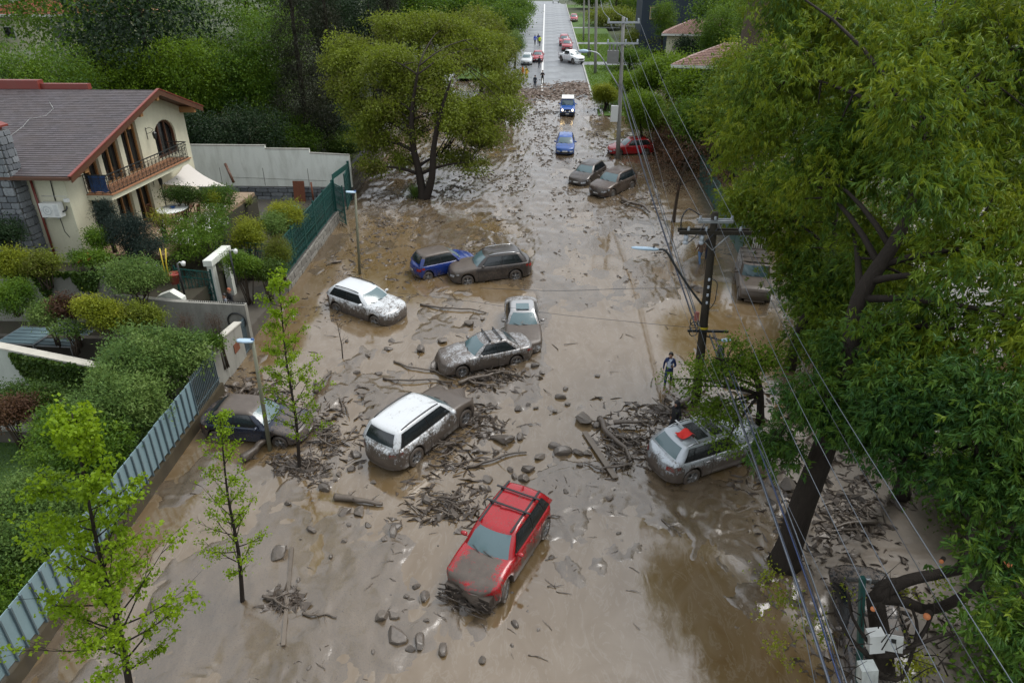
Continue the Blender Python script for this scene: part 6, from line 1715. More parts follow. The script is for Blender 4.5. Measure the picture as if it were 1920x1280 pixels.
for k in range(8):
    o = Vector((g.uniform(-.10, .10), g.uniform(-.1, .1), g.uniform(-.14, .14)))
    a = FPB.lerp(FPT, .56) + o * 1.5; b = PON(PFAT(612)) + Vector((-.24, -.25, 0)) + o; q = at(1262, 460, (a.lerp(b, .72) - EYE).dot(_f))
    mid = a.lerp(b, .5) - Vector((-.2, 0, .75)) + o
    wire('cable', [a, mid, b], [.013, .018, .014][k % 3], [WIRE_D, WIRE_D, WIRE_L, WIRE_D, WIRE_B][k % 5], 'strand of the cable bundle between the far pole and the wooden pole', gb)
    b2 = PON(PFAT(618)) + Vector((.25, -.28, 0)) + o; p1 = at(1372 + o.x * 50, 720, 22.6) ; c = at(1572 + o.x * 160, 1290, 9.6); m1 = at(1478 + o.x * 130, 1010, 13.5)
    wire('cable', [b2, p1 + o, m1 + o * .6, c + o * .3], [.012, .015, .012][k % 3], [WIRE_D, WIRE_L, WIRE_D, WIRE_B][k % 4], 'strand of the cable bundle dropping from the wooden pole past the silver SUV', gb)
gd = 'thin drop wires'
P1 = PON(PFAT(616))
wire('drop_wire', [P1, at(1170, 602, 29), at(1020, 586, 31), at(860, 562, 34), at(700, 545, 38)], .009, WIRE_D, 'thin black wire crossing the street above the pale sedan', gd)
wire('drop_wire', [PON(PFAT(540)), at(1180, 541, 29), at(1040, 545, 31), at(900, 540, 35)], .010, WIRE_D, 'thinner wire crossing the street above the dark SUV', gd)
for k, (pts, lab) in enumerate((([(1165, 255, 57), (1225, 430, 36), (1290, 600, 27), (1330, 700, 23), (1450, 960, 15), (1530, 1290, 10)], 'single loose wire left of the cable bundle'),
                                ([(1180, 100, 57), (1240, 330, 40), (1320, 640, 24), (1430, 850, 17), (1640, 1290, 10.5)], 'thin wire passing in front of the red cloth'))):
    wire('drop_wire', [at(*p) for p in pts], .007, WIRE_L, lab, gd)

# green post with meter boxes, lower right
def meter_post():
    t = at(1617, 1082, 16.2); f0 = G(1609, 1300, -.2); z0 = f0.z; r = empty('meter_post', f0, label='dark green steel post carrying two open white meter boxes at the lower right', cat='post')
    m = MB(); m.bar(f0, t, .12, .12); wb(m, 'post', GREENP, r)
    m = MB(); m.tube([t + Vector((.08, 0, -.05)), t + Vector((.2, 0, -.05)), t + Vector((.22, 0, -.2))], .03, 6); wb(m, 'hook', STEEL, r)
    ax = (t - f0).normalized(); xx = Vector((1, 0, 0)); xx = (xx - ax * ax.x).normalized(); yy = ax.cross(xx); M = Matrix((xx, yy, ax)).transposed()
    c = at(1641, 1200, 15.8); m = MB(); m.box((0, 0, 0), (.34, .26, .56), M=M); bx = m.build('meter_box', PLASTW, r, c - f0)
    m = MB(); m.box(xx * .19 - yy * .13, (.36, .02, .54), M=M @ Matrix.Rotation(-.35, 3, 'Z')); m.box(xx * .17 - yy * .145 + ax * .1, (.10, .02, .12), mat=IRON, M=M @ Matrix.Rotation(-.35, 3, 'Z')); m.mats = [IRON, PLASTW]; m.m = [1] * 6 + [0] * 6
    m.v = [tuple(Vector(v) + xx * .17) for v in m.v]; m.build('box_door', None, bx)
    c2 = at(1626, 1264, 15.7); m = MB(); m.box((0, 0, 0), (.36, .3, .62), M=M); m.build('meter_box', wall_mat('stained_white_box', (.50, .53, .50), (.1, .1, .09), .8), r, c2 - f0)
meter_post()
# fuse: a low white verge post and sign near the jeep
p = G(1128, 210); r = empty('small_sign', p, label='small dark sign board on a post at the right verge near the jeep', cat='sign'); m = MB(); m.tube([(0, 0, 0), (0, 0, 1.3)], .03, 6); m.build('post', STEEL, r); m = MB(); m.box((0, -.04, 1.45), (.5, .04, .35)); m.build('board', IRON, r)

# ------------------------------------------------------------------ people
def cloth(nm, col): return simple(nm, col, .8, var=.15, scale=20)
SKIN = simple('skin', (.36, .20, .13), .55, var=.08); HAIR_D = simple('dark_hair', (.015, .012, .010), .5); HAIR_R = simple('red_hair', (.28, .07, .025), .6)
_pm = {}
def pmat(nm, c):
    if nm not in _pm: _pm[nm] = cloth(nm, c)
    return _pm[nm]
def person(pos, face, label, top, legs, hair=HAIR_D, height=1.75, pose='stand', shirt=None, hood=False, boots=None, sunk=0.0, seed=0, group=None, phone=False, fingers=True):
    """one continuous body grown over a skeleton, clothes given by the faces they cover"""
    g = random.Random(seed)
    J = {}; E = []; Rd = {}
    def j(n, p, r, par=None):
        J[n] = Vector(p); Rd[n] = r
        if par: E.append((par, n))
    j('pel', (0, 0, .95), .135); j('bel', (0, .01, 1.10), .125, 'pel'); j('che', (0, 0, 1.30), .15, 'bel'); j('nek', (0, -.01, 1.47), .065, 'che'); j('neu', (0, .015, 1.53), .058, 'nek')
    j('hed', (0, .025, 1.62), .092, 'neu'); j('het', (0, .02, 1.70), .085, 'hed')
    st = {'stand': .04, 'walk': .22, 'phone': .03}[pose if pose in ('stand', 'walk') else 'phone']
    for s, n in ((1, 'l'), (-1, 'r')):
        f = st * s
        j('hip' + n, (.095 * s, 0, .88), .105, 'pel'); j('kne' + n, (.105 * s, f * .8 + .02, .50), .068, 'hip' + n); j('ank' + n, (.11 * s, f * 1.2 - .02, .10), .05, 'kne' + n); j('toe' + n, (.12 * s, f * 1.2 + .14, .04), .042, 'ank' + n)
        j('sho' + n, (.175 * s, 0, 1.40), .075, 'che')
        if pose == 'phone' or (pose == 'walk' and s == -1 and phone):
            el = (.25 * s, .03, 1.13); wr = (.15 * s, .27, 1.20); hd = (.12 * s, .33, 1.24)
        elif pose == 'walk':
            el = (.25 * s, -.05 - f * .25, 1.13); wr = (.26 * s, .08 - f * .6, .90); hd = (.255 * s, .11 - f * .65, .83)
        else:
            el = (.245 * s, -.03, 1.13); wr = (.25 * s, .04, .89); hd = (.245 * s, .07, .82)
        j('elb' + n, el, .052, 'sho' + n); j('wri' + n, wr, .036, 'elb' + n); j('han' + n, hd, .042, 'wri' + n)
    names = list(J); ix = {n: i for i, n in enumerate(names)}
    me = bpy.data.meshes.new('skeleton'); me.from_pydata([J[n] for n in names], [(ix[a], ix[b]) for a, b in E], [])
    o = bpy.data.objects.new('tmp', me); COL.objects.link(o)
    sk = o.modifiers.new('s', 'SKIN'); sk.use_smooth_shade = True
    for i, n in enumerate(names): d = me.skin_vertices[0].data[i]; d.radius = (Rd[n], Rd[n] * (.72 if n in ('che', 'bel', 'pel') else 1)); d.use_root = (n == 'pel')
    ss = o.modifiers.new('u', 'SUBSURF'); ss.levels = ss.render_levels = 1
    dg = bpy.context.evaluated_depsgraph_get(); body = bpy.data.meshes.new_from_object(o.evaluated_get(dg)); body.name = 'person'
    bpy.data.objects.remove(o); bpy.data.meshes.remove(me)
    # hands: thumb and four unequal fingers, rooted in the palm, same mesh
    bm = bmesh.new(); bm.from_mesh(body)
    if fingers:
        for s, n in ((1, 'l'), (-1, 'r')):
            d = (J['han' + n] - J['wri' + n]).normalized(); sd = d.cross(Vector((1, 0, 0))).normalized(); nr = d.cross(sd)
            fm = MB()
            for k, (off, ln) in enumerate(((-.024, .070), (-.008, .082), (.009, .077), (.024, .060), (.036, .052))):
                if k < 4:
                    a = J['han' + n] + sd * off; p1 = a + d * ln * .6; p2 = a + d * ln + nr * (.02 * s)
                else:
                    a = J['han' + n] - d * .03 - sd * .03; p1 = a - sd * .03 + d * .02; p2 = p1 + d * .03
                fm.tube([a, p1, p2], [.0105, .0095, .007], 5)
            vs = [bm.verts.new(v) for v in fm.v]
            for f in fm.f: bm.faces.new([vs[i] for i in f])
    bm.to_mesh(body); bm.free()
    mats = [top, legs, SKIN, boots or pmat('black_boots', (.012, .012, .012)), shirt or top]
    for m_ in mats: body.materials.append(m_)
    for f in body.polygons:
        c = f.center; f.use_smooth = True
        arm = abs(c.x) > .19 and c.z > .7
        hand = any((c - J['han' + n]).length < .105 and (c - J['wri' + n]).dot(J['han' + n] - J['wri' + n]) > -.0005 for n in 'lr')
        if hand: k = 2
        elif c.z > 1.50: k = 0 if hood and not (c.y > .06 and 1.54 < c.z < 1.68) else 2
        elif c.z < .13: k = 3
        elif c.z < .90 and not arm: k = 1
        elif shirt and abs(c.x) < .075 - .0 * c.z and c.y > .02 and c.z > .93: k = 4
        else: k = 0
        f.material_index = k
    me2 = body; root = link('person', me2); sc = height / 1.78; root.scale = (sc, sc, sc)
    root.location = Vector(pos) - Vector((0, 0, sunk)); root.rotation_euler = (0, 0, face)
    tag(root, label, 'person', group)
    # jacket skirt, hair and face
    m = MB(); m.lathe([(.001, 1.775), (.06, 1.765), (.098, 1.71), (.103, 1.65), (.09, 1.60)] if not hood else [(.001, 1.79), (.07, 1.775), (.115, 1.70), (.12, 1.62), (.13, 1.52), (.16, 1.45)], (0, -.005 if not hood else -.012, 0), 'z', 12)
    m.v = [(x, y * 1.05 + (.012 if z > 1.7 else -.004), z) if not (y > .05 and z < 1.70) else (x, min(y, .045) - .02, z) for x, y, z in m.v]
    m.build('hair' if not hood else 'hood', hair if not hood else top, root)
    m = MB()
    m.lathe([(.165, 1.02), (.172, .92), (.168, .84)], (0, 0, 0), 'z', 12); m.v = [(x, y * .78, z) for x, y, z in m.v]; m.build('jacket_hem', top, root)
    m = MB(); m.add([(-.012, .105, 1.635), (.012, .105, 1.635), (.016, .112, 1.60), (-.016, .112, 1.60), (0, .135, 1.606)], [(0, 1, 4), (1, 2, 4), (2, 3, 4), (3, 0, 4)], SKIN)
    for s in (1, -1): m.box((.035 * s, .108, 1.64), (.022, .012, .010), mat=HAIR_D); m.box((.098 * s, .02, 1.625), (.018, .035, .055), mat=SKIN)
    m.box((0, .112, 1.572), (.045, .01, .010), mat=simple('lips', (.25, .09, .08), .5) if 'lips' not in _pm else _pm['lips']); m.build('face', None, root)
    if phone:
        m = MB(); m.box(J['hanr'] + Vector((.02, .04, .03)), (.075, .012, .15)); q = m.build('phone', IRON); q.matrix_world = root.matrix_basis.copy(); tag(q, 'dark phone in the hand of ' + label.split(' with')[0].split(' in ')[0] , 'phone')
        q['label'] = 'small dark phone held by the man in the navy suit'
    return root
NAVY = pmat('navy_suit', (.010, .022, .085)); BLK = pmat('black_cloth', (.010, .010, .012)); JEAN = pmat('blue_jeans', (.07, .14, .26)); DKJ = pmat('dark_jeans', (.015, .022, .045)); KHA = pmat('khaki_trousers', (.10, .085, .055))
SHIRT = pmat('pale_blue_shirt', (.46, .52, .62)); TSH = pmat('brown_tshirt', (.12, .075, .05)); HIV = pmat('high_visibility_yellow', (.60, .72, .02)); ORA = pmat('orange_rainsuit', (.72, .16, .01)); YEL = pmat('yellow_rainsuit', (.66, .42, .02)); RBL = pmat('royal_blue_jacket', (.012, .06, .42)); PLAID = pmat('grey_check_shirt', (.14, .15, .17))
def gp(px, py): p = G(px, py); return p
PI = math.pi
person(gp(1252, 717), PI - .25, 'man in navy suit and open pale blue shirt wading through the mud', NAVY, NAVY, shirt=SHIRT, pose='walk', phone=True, sunk=.22, seed=1)
person(gp(1262, 818), PI / 2 + .6, 'person in a black hooded coat seen from behind at the silver SUV', BLK, BLK, hood=True, sunk=.1, seed=2, pose='walk')
p1 = at(1311, 496, 41.5); person(gp(1311, 492), .3, 'man in brown shirt and light jeans wading behind the wooden pole', TSH, JEAN, sunk=.15, seed=3, pose='walk')
person(gp(1326, 486), 2.9, 'person in dark clothes wading next to the man in light jeans', BLK, DKJ, sunk=.15, seed=4)
for px, py, f, lab, tp, lg, ps, sd in ((1003, 168, 2.9, 'man in dark navy clothes standing at the edge of the mud', pmat('dark_navy_jacket', (.012, .02, .035)), DKJ, 'stand', 5), (1017, 158, PI, 'man in black jacket and khaki trousers looking at his hands', BLK, KHA, 'phone', 6),
        (1011, 129, 2.6, 'person in dark jacket and jeans on the clean concrete', pmat('charcoal_jacket', (.02, .024, .03)), DKJ, 'stand', 7), (1003, 85, .3, 'person in bright blue jacket walking up the dry street', RBL, BLK, 'walk', 8), (1009, 83, .1, 'person in dark blue jacket in the group of three up the street', pmat('deep_blue_jacket', (.01, .03, .16)), DKJ, 'walk', 9),
        (1012, 87, .2, 'person in high visibility yellow jacket walking up the dry street', HIV, BLK, 'walk', 10), (980, 148, 2.2, 'person in an orange rain suit under the trees at the left kerb', ORA, ORA, 'stand', 11), (987, 150, 3.6, 'person in a yellow rain suit beside the orange one', YEL, YEL, 'stand', 12),
        (1139, 207, 2.0, 'person in black under the lime coloured tree on the right verge', BLK, BLK, 'stand', 13)):
    person(gp(px, py), f, lab, tp, lg, pose=ps, seed=sd, fingers=True)
q = at(433, 562, 33.5); person((q.x, q.y, 2.4), 2.4, 'red haired person in black behind the spiked wall at the white gateway', BLK, DKJ, hair=HAIR_R, height=1.7, pose='phone', seed=14)
q = at(425, 574, 33.2); person((q.x, q.y, 2.4), 2.2, 'person in a grey checked shirt in front of the red haired one', PLAID, DKJ, height=1.6, pose='phone', seed=15)
# ------------------------------------------------------------------ the dry end of the street and what stands beside it
def far_street():
    t = NT('wet_concrete'); v = t.coord(); rd = t.rand()
    c = t.mix(rd, (.13, .14, .148), (.18, .188, .192)); c = t.mix(t.ramp(t.noise(t.mapv(v, (1, .25, 1)), .8, 6, .6), [(.4, 0), (.75, .6)]), c, (.13, .135, .14))
    CW = t.done(t.pbr(c, t.ramp(t.noise(t.mapv(v, (1, .3, 1)), .5, 4), [(.35, .28), (.7, .5)])))
    road = empty('concrete_road', (0, 90, gz(90))); road['kind'] = 'structure'; road['label'] = 'wet grey concrete street climbing away beyond the mud'
    sm = {}
    for k in range(27):
        y0 = 86 + k * 5.0; L = 4.96
        for (xa, xb) in ((-6.2, -.22), (-.18, 5.85)):
            key = round(xb - xa, 2)
            if key not in sm:
                b = MB(); b.box((0, 0, -.1), (xb - xa, L, .2)); sm[key] = b.mesh('concrete_slab', CW)
            put(road, 'concrete_slab', sm[key], ((xa + xb) / 2, y0 + L / 2, S * (y0 + L / 2) + .01), (math.atan(S), 0, 0))
    m = MB(); m.add([(-6.2, 221, gz(221) + .02), (5.85, 221, gz(221) + .02), (4.5, 330, gz(300) - .4), (-9, 330, gz(300) - .4)], [(0, 1, 2, 3)]); wb(m, 'far_pavement', CW, road)
    WP = simple('worn_white_line', (.62, .62, .60), .5, var=.1); m = MB(); m.add([(-.34, 90, S * 90 + .016), (-.06, 90, S * 90 + .016), (-.06, 221, S * 221 + .016), (-.34, 221, S * 221 + .016)], [(0, 1, 2, 3)]); wb(m, 'centre_line', WP, road)
    KB = wall_mat('pale_kerb', (.36, .36, .34), (.2, .2, .18), .4); m = MB()
    for (x0, x1, y0, y1) in ((5.86, 6.05, 84, 221), (-6.5, -6.21, 140, 221)): m.prism([(y0, S * y0 - .2), (y1, S * y1 - .2), (y1, S * y1 + .14), (y0, S * y0 + .14)], 'x', x0, x1)
    tag(m.build('kerb', KB), 'pale kerbs of the dry street', kind='structure')
    t = NT('verge_grass'); v = t.coord(); GRS = t.done(t.pbr(t.mix(t.noise(v, 1.2, 6), (.030, .075, .008), (.075, .135, .014)), .9, normal=t.bump(t.noise(v, 30, 3), .8, .04)))
    m = MB()
    for (x0, x1, y0, y1) in ((6.06, 13, 78, 112), (6.06, 13, 115, 135), (6.06, 13, 137.5, 160), (6.06, 13, 162, 230), (-12, -6.51, 100, 230)): m.add([(x0, y0, S * y0 + .09), (x1, y0, S * y0 + .09), (x1, y1, gz(y1) + .09), (x0, y1, gz(y1) + .09)], [(0, 1, 2, 3)])
    tag(m.build('grass_verge', GRS), 'green grass verges beside the dry street', kind='structure')
    m = MB()
    for (y0, y1) in ((112.02, 114.98), (135.02, 137.48), (160.02, 161.98)): m.add([(6.06, y0, S * y0 + .10), (16, y0, S * y0 + .10), (16, y1, S * y1 + .10), (6.06, y1, S * y1 + .10)], [(0, 1, 2, 3)])
    tag(m.build('side_path', CW), 'paved crossings over the right verge', kind='structure')
    g = np.random.default_rng(3); n = 26000; x = np.where(g.random(n) < .8, g.uniform(6.2, 12.5, n), g.uniform(-11, -6.6, n)); y = g.uniform(80, 150, n); keep = ~(((y > 112) & (y < 115)) | ((y > 135) & (y < 137.5))) & ((x > 0) | (y > 105)); x, y = x[keep], y[keep]; n = len(x)
    p = np.stack([x, y, S * y + .09], -1); d = _unit(g.normal(size=(n, 3)) * .5 + [0, 0, 1]); sd = _unit(np.cross(d, g.normal(size=(n, 3)))); L = (.10 + .14 * g.random(n))[:, None]
    V = np.stack([p - sd * .03, p + sd * .03, p + d * L], 1); tag(link('verge_blades', np_mesh('verge_blades', V.reshape(-1, 3), np.arange(n * 3).reshape(n, 3), LF['bright'], ('v', g.random(n)))), 'blades of verge grass', kind='stuff')
    c = G(1104, 106); b = MB(); b.box((0, 0, .5), (.55, .6, .95)); b.box((0, 0, 1.02), (.6, .66, .09)); tag(b.build('wheelie_bin', simple('dark_green_plastic', (.008, .028, .022), .4), None, (c.x, c.y, c.z + .1)), 'dark green bin at the foot of the darker far pole', 'bin')
    c = Vector((-7.4, 232, gz(232))); 
    t = NT('amber_beacon'); AM = t.done(t.pbr((.9, .4, .05), .3, emit=(1, .45, .05, 1), es=6)); q = at(1042, 5, 235); 
    r = empty('service_truck', (q.x, q.y, gz(q.y)), label='pale service truck with a lit amber beacon at the crest of the street', cat='truck'); b = MB(); b.box((0, 1.4, 1.5), (2.1, 3.4, 1.9)); b.build('cargo_box', PLASTW, r); b = MB(); b.prism([(-2.1, .5), (-.4, .5), (-.4, 2.0), (-1.5, 2.0), (-2.0, 1.3)], 'x', -1.0, 1.0); b.build('cab', PLASTW, r)
    b = MB(); b.lathe([(.14, 0), (.14, .2), (.001, .25)], (0, -.9, 2.0), 'z', 8); b.build('beacon', AM, r)
    for sx in (-.9, .9):
        for sy in (-1.3, 2.0): b = MB(); b.lathe([(.001, -.12), (.42, -.12), (.42, .12), (.001, .12)], (sx, sy, .42), 'x', 12); b.build('wheel', TYRE, r)
far_street()
def tile_house(name, lab, cx, cy, z0, wx, wy, h, rise, rz, wallm, roofm):
    r = empty(name, (cx, cy, z0), rz, label=lab, cat='house')
    m = MB(); m.box((0, 0, h / 2), (wx, wy, h)); m.build('wall', wallm, r)
    e = .7; m = MB(); x, y = wx / 2 + e, wy / 2 + e; rx = x - y * .8
    vs = [(-x, -y, h), (x, -y, h), (x, y, h), (-x, y, h), (-rx, 0, h + rise), (rx, 0, h + rise)]
    m.add(vs, [(0, 1, 5, 4), (1, 2, 5), (2, 3, 4, 5), (3, 0, 4), (3, 2, 1, 0)]); ro = m.build('roof', roofm, r)
    m = MB()                                                    # tile courses on the two faces towards the street
    for k in range(int(y / .34)):
        t0 = k * .34 / y; z = h + rise * t0 + .05; xx = x - (x - rx) * t0; yy = -y + k * .34
        m.add([(-xx, yy, z - .04), (xx, yy, z - .04), (xx, yy, z + .03), (-xx, yy, z + .03), (xx - .2, yy + .4, z + .04), (-xx + .2, yy + .4, z + .04)], [(0, 1, 2, 3), (3, 2, 4, 5)])
        m.add([(-xx - .02, yy, z + .01), (-xx - .02, -yy, z + .01), (-xx + .3, -yy - .3, z + .06), (-xx + .3, yy + .3, z + .06)], [(0, 1, 2, 3)])
    c = link('tile_course', m.mesh('tile_course', roofm), ro); c['kind'] = 'stuff'
    m = MB()
    for (a, b) in (((-x, -y), (x, -y)), ((-x, y), (-x, -y))): m.bar((*a, h - .12), (*b, h - .12), .08, .26)
    m.build('fascia', PLASTW, r)
    for k in range(3):
        m = MB(); m.box((-wx / 2 + wx * (k + .5) / 3, -wy / 2 - .02, h * .5), (1.3, .08, 1.3)); f = m.build('window', PLASTW, r); m = MB(); m.box((-wx / 2 + wx * (k + .5) / 3, -wy / 2 - .07, h * .5), (1.1, .03, 1.1)); m.build('pane', DARKGL, f)
    return r
def roof_mat(nm, a, b):
    t = NT(nm); v = t.coord(); br = t.n('TexBrick', {'Vector': v, 'Color1': a, 'Color2': b, 'Mortar': tuple(k * .4 for k in a), 'Scale': 1.0, 'Mortar Size': .02, 'Brick Width': .3, 'Row Height': .34})
    return t.done(t.pbr(t.mix(t.ramp(t.noise(v, .7, 5), [(.4, 0), (.7, .5)]), br, (.16, .12, .10)), .6))
PINKR = roof_mat('pale_clay_tiles', (.26, .15, .12), (.34, .21, .17)); REDR = roof_mat('red_clay_tiles', (.30, .09, .04), (.38, .13, .06))
p = at(1400, 88, 62); tile_house('house', 'low house with a pale clay tile roof and white fascia behind the ash tree', p.x + 2.0, p.y + 3, p.z - 5.2, 13, 9, 3.6, 1.7, -.35, WHITEW, PINKR)
p = at(1345, 40, 95); tile_house('house', 'house with a pink tile roof in front of the dark modern house', p.x + 1.5, p.y + 3, p.z - 5.2, 15, 9, 3.6, 1.8, -.2, CREAM, PINKR)
p = at(110, 8, 78); tile_house('house', 'house with a red tile roof at the upper left above the grove', p.x, p.y + 3, p.z - 4.8, 17, 9, 3.8, 1.6, 0, CREAM, REDR)
def modern():
    p = at(1290, 20, 112); r = empty('modern_house', (p.x, p.y, p.z - 6), label='dark blue modern house with wide white framed windows at the top edge', cat='house')
    NB = wall_mat('dark_blue_cladding', (.016, .028, .042), (.01, .015, .02), .4); m = MB(); m.box((1, 4, 4.2), (17, 8, 8.4)); m.build('wall', NB, r)
    for (x, w) in ((-4.6, 3.2), (5.0, 3.6)):
        m = MB()
        for dz in (-.85, .85): m.box((x, -.05, 5.6 + dz), (w, .12, .16))
        for dx in (-w / 2 + .08, 0, w / 2 - .08): m.box((x + dx, -.05, 5.6), (.12, .12, 1.54))
        f = m.build('window', simple('pale_timber_frame', (.35, .25, .15), .6), r); m = MB(); m.box((x, -.02, 5.6), (w - .1, .05, 1.55)); m.build('pane', simple('grey_reflective_glass', (.10, .12, .13), .08), f)
    m = MB(); m.box((1, 4, 8.55), (17.4, 8.4, .3)); m.build('roof', PLASTW, r)
    q = at(1342, 17, 100); c = empty('brick_chimney', (q.x, q.y, q.z - 2.5), label='tan brick chimney with a grey slab top in front of the dark modern house', cat='chimney'); m = MB(); m.box((0, 0, 1.5), (1.7, 1.2, 3)); m.build('shaft', wall_mat('tan_brick', (.26, .18, .10), (.16, .1, .06), .5), c); m = MB(); m.box((0, 0, 3.08), (2.1, 1.6, .15)); m.build('slab', STEEL, c)
modern()
def trunk_giant():
    b = at(1405, 120, 58); r = empty('old_tree', (b.x, b.y, b.z - 5), label='massive old trunk with pale creeper rising out of the picture on the right', cat='tree')
    m = MB(); m.tube([(0, 0, 0), (0, 0, 4), (.1, 0, 8), (.1, 0, 13), (0, 0, 18)], [1.35, 1.2, 1.1, 1.0, .9], 14); m.build('trunk', bark_material('ridged_bark', (.085, .066, .048)), r)
    V, v, _ = leaf_cloud([(.5, -.9, 6, 1.0, .5, 5.0)], 200, 16, .3, .14, .5, 77); link('creeper', leaves_mesh('creeper', V, v, LF['yellow']), r)
    V, v, _ = leaf_cloud([(0, 0, 17, 4, 4, 3)], 300, 20, .5, .25, .5, 78); link('crown', leaves_mesh('crown', V, v, LF['olive']), r)
trunk_giant()
def gfence():
    r = empty('panel_fence', (12.5, 48, gz(48)), label='dark green panel fence at the right edge of the mud', cat='fence')
    pm = MB(); pm.box((0, 0, 1.0), (.05, 1.94, 2.0)); P_ = pm.mesh('panel', GREENP)
    for k in range(8): y = 36 + 2 * k; put(r, 'panel', P_, (12.3 + (y - 36) * .03, y + 5, gz(y + 5)), (0, 0, -.03))
    r = empty('white_gate', (12.6, 40.6, gz(40.6)), label='white barred gate leaning behind the off-road truck', cat='gate'); bm_ = MB(); bm_.box((0, 0, .7), (.05, .05, 1.4)); B = bm_.mesh('bar', PLASTW)
    for k in range(9): link('bar', B, r, (k * .14, 0, .2))
    m = MB(); m.bar((-.05, 0, .4), (1.2, 0, .4), .05, .05); m.bar((-.05, 0, 1.5), (1.2, 0, 1.5), .05, .05); m.build('rail', PLASTW, r)
gfence()
GR = 'trees along the right side of the far street'
for k, (px, py, Z, r, leaf, lab) in enumerate([
        (1150, 50, 150, 5.5, 'olive', 'wide brownish street tree behind the pale concrete pole'), (1215, 70, 118, 4.2, 'olive', 'rusty green street tree left of the round green one'), (1245, 30, 104, 2.0, 'mid', 'narrow dark tree with a pale weeping top before the modern house'),
        (1190, 155, 78, 2.6, 'bright', 'lime green tree right of the transformer pole'), (1255, 130, 76, 3.4, 'bright', 'broad lime green tree below the tile roofs'), (1310, 160, 64, 3.0, 'bright', 'lime green tree in front of the low tile roofed house'),
        (1240, 215, 64, 3.0, 'olive', 'olive tree beyond the red car'), (1320, 225, 56, 2.8, 'mid', 'green tree above the bare brown tree'), (1300, 95, 88, 2.6, 'dark', 'dark round tree beside the pink roof'), (1350, 55, 80, 2.2, 'mid', 'bushy tree left of the massive old trunk'),
        (1205, 205, 60.5, 1.7, 'bright', 'small lime tree around the lower part of the transformer pole'), (1135, 175, 76, 1.4, 'yellow', 'small yellow green tree at the verge by the dark sign'), (1180, 110, 100, 3.0, 'mid', 'green tree behind the transformer'), (1400, 150, 52, 2.6, 'ash', 'green tree below the massive old trunk'),
        (1110, 20, 190, 5.0, 'mid', 'far green tree on the right near the crest'), (1090, 6, 225, 5.0, 'dark', 'dark tree at the crest of the street on the right'), (1190, 15, 180, 6, 'mid', 'tree far behind the brownish street tree'), (1270, 8, 150, 5, 'olive', 'tree beside the modern house at the top edge'), (1450, 30, 70, 4.0, 'mid', 'tree behind the massive old trunk on the right')]):
    p = at(px, py, Z); zb = gz(p.y); hh = max((p.z - zb) * 1.5, 3.0); n = 520 if Z > 90 else 620
    round_tree('street_tree', lab, (p.x, p.y, zb), hh, r, leaf, 500 + k, n, 22, .14 * r, .055 * r + .06, .55, GR, crown_z=.62, nl=9, tr=.14 + .02 * r, twigs=24)
GLF = 'trees along the left side of the far street'
for k, (px, py, Z, r, leaf, lab) in enumerate([(900, 60, 82, 3.6, 'olive', 'olive tree left of the dry street behind the big street tree'), (950, 35, 110, 4.0, 'mid', 'green tree left of the dry street half way to the crest'), (965, 12, 150, 4.5, 'mid', 'green tree at the left kerb near the crest'), (850, 20, 95, 4.5, 'mid', 'green tree behind the big olive street tree'),
        (935, 100, 84, 2.4, 'olive', 'small olive tree above the orange rain suit'), (780, 15, 100, 5, 'dark', 'dark tree far left of the dry street'), (965, 80, 100, 1.5, 'grey', 'pale flowering small tree at the left kerb'), (940, 165, 72, 1.8, 'olive', 'low olive bush like tree at the left edge of the far mud'), (600, 8, 95, 5, 'dark', 'dark tree far behind the conifers'), (910, 8, 190, 6, 'mid', 'far tree behind the left kerb trees'), (955, -10, 230, 6, 'mid', 'farthest tree left of the crest')]):
    p = at(px, py, Z); zb = gz(p.y); hh = max((p.z - zb) * 1.5, 3.0)
    round_tree('street_tree', lab, (p.x, p.y, zb), hh, r, leaf, 540 + k, 520, 22, .14 * r, .055 * r + .06, .55, GLF, crown_z=.62, nl=9, tr=.14 + .02 * r, twigs=24)
GH = 'hedges and bushes along the right gardens'
for k, (c, r, leaf, lab) in enumerate([((15, 60, 5.5), (4, 7, 2.6), 'dark', 'dark hedge mass behind the bare brown tree'), ((19, 40, 5), (4.5, 8, 3.5), 'ashdeep', 'deep green bush mass right of the panel fence'), ((15.2, 17.5, 2.2), (2.0, 3.6, 1.8), 'mid', 'deep green bush on the bank behind the wrecked car'), ((12.9, 11.4, 2.2), (2.2, 3.0, 1.8), 'mid', 'tangled green bush at the lower right edge'), ((17, 84, 8), (5, 9, 3), 'mid', 'green hedge mass right of the far verge'), ((24, 56, 8), (6, 8, 5), 'dark', 'dark tree mass behind the low tile roofed house'), ((11.4, 62, 4.8), (2.0, 5, 1.6), 'rust', 'brownish bush behind the red car')]):
    shrub('bush', lab, 'bush', GH, c, r, leaf, 420, 30, .16 * r[0], .12 + .02 * r[0], .5, 560 + k, 9, base_z=c[2] - r[2])
GLB = 'background trees closing the view on both sides'
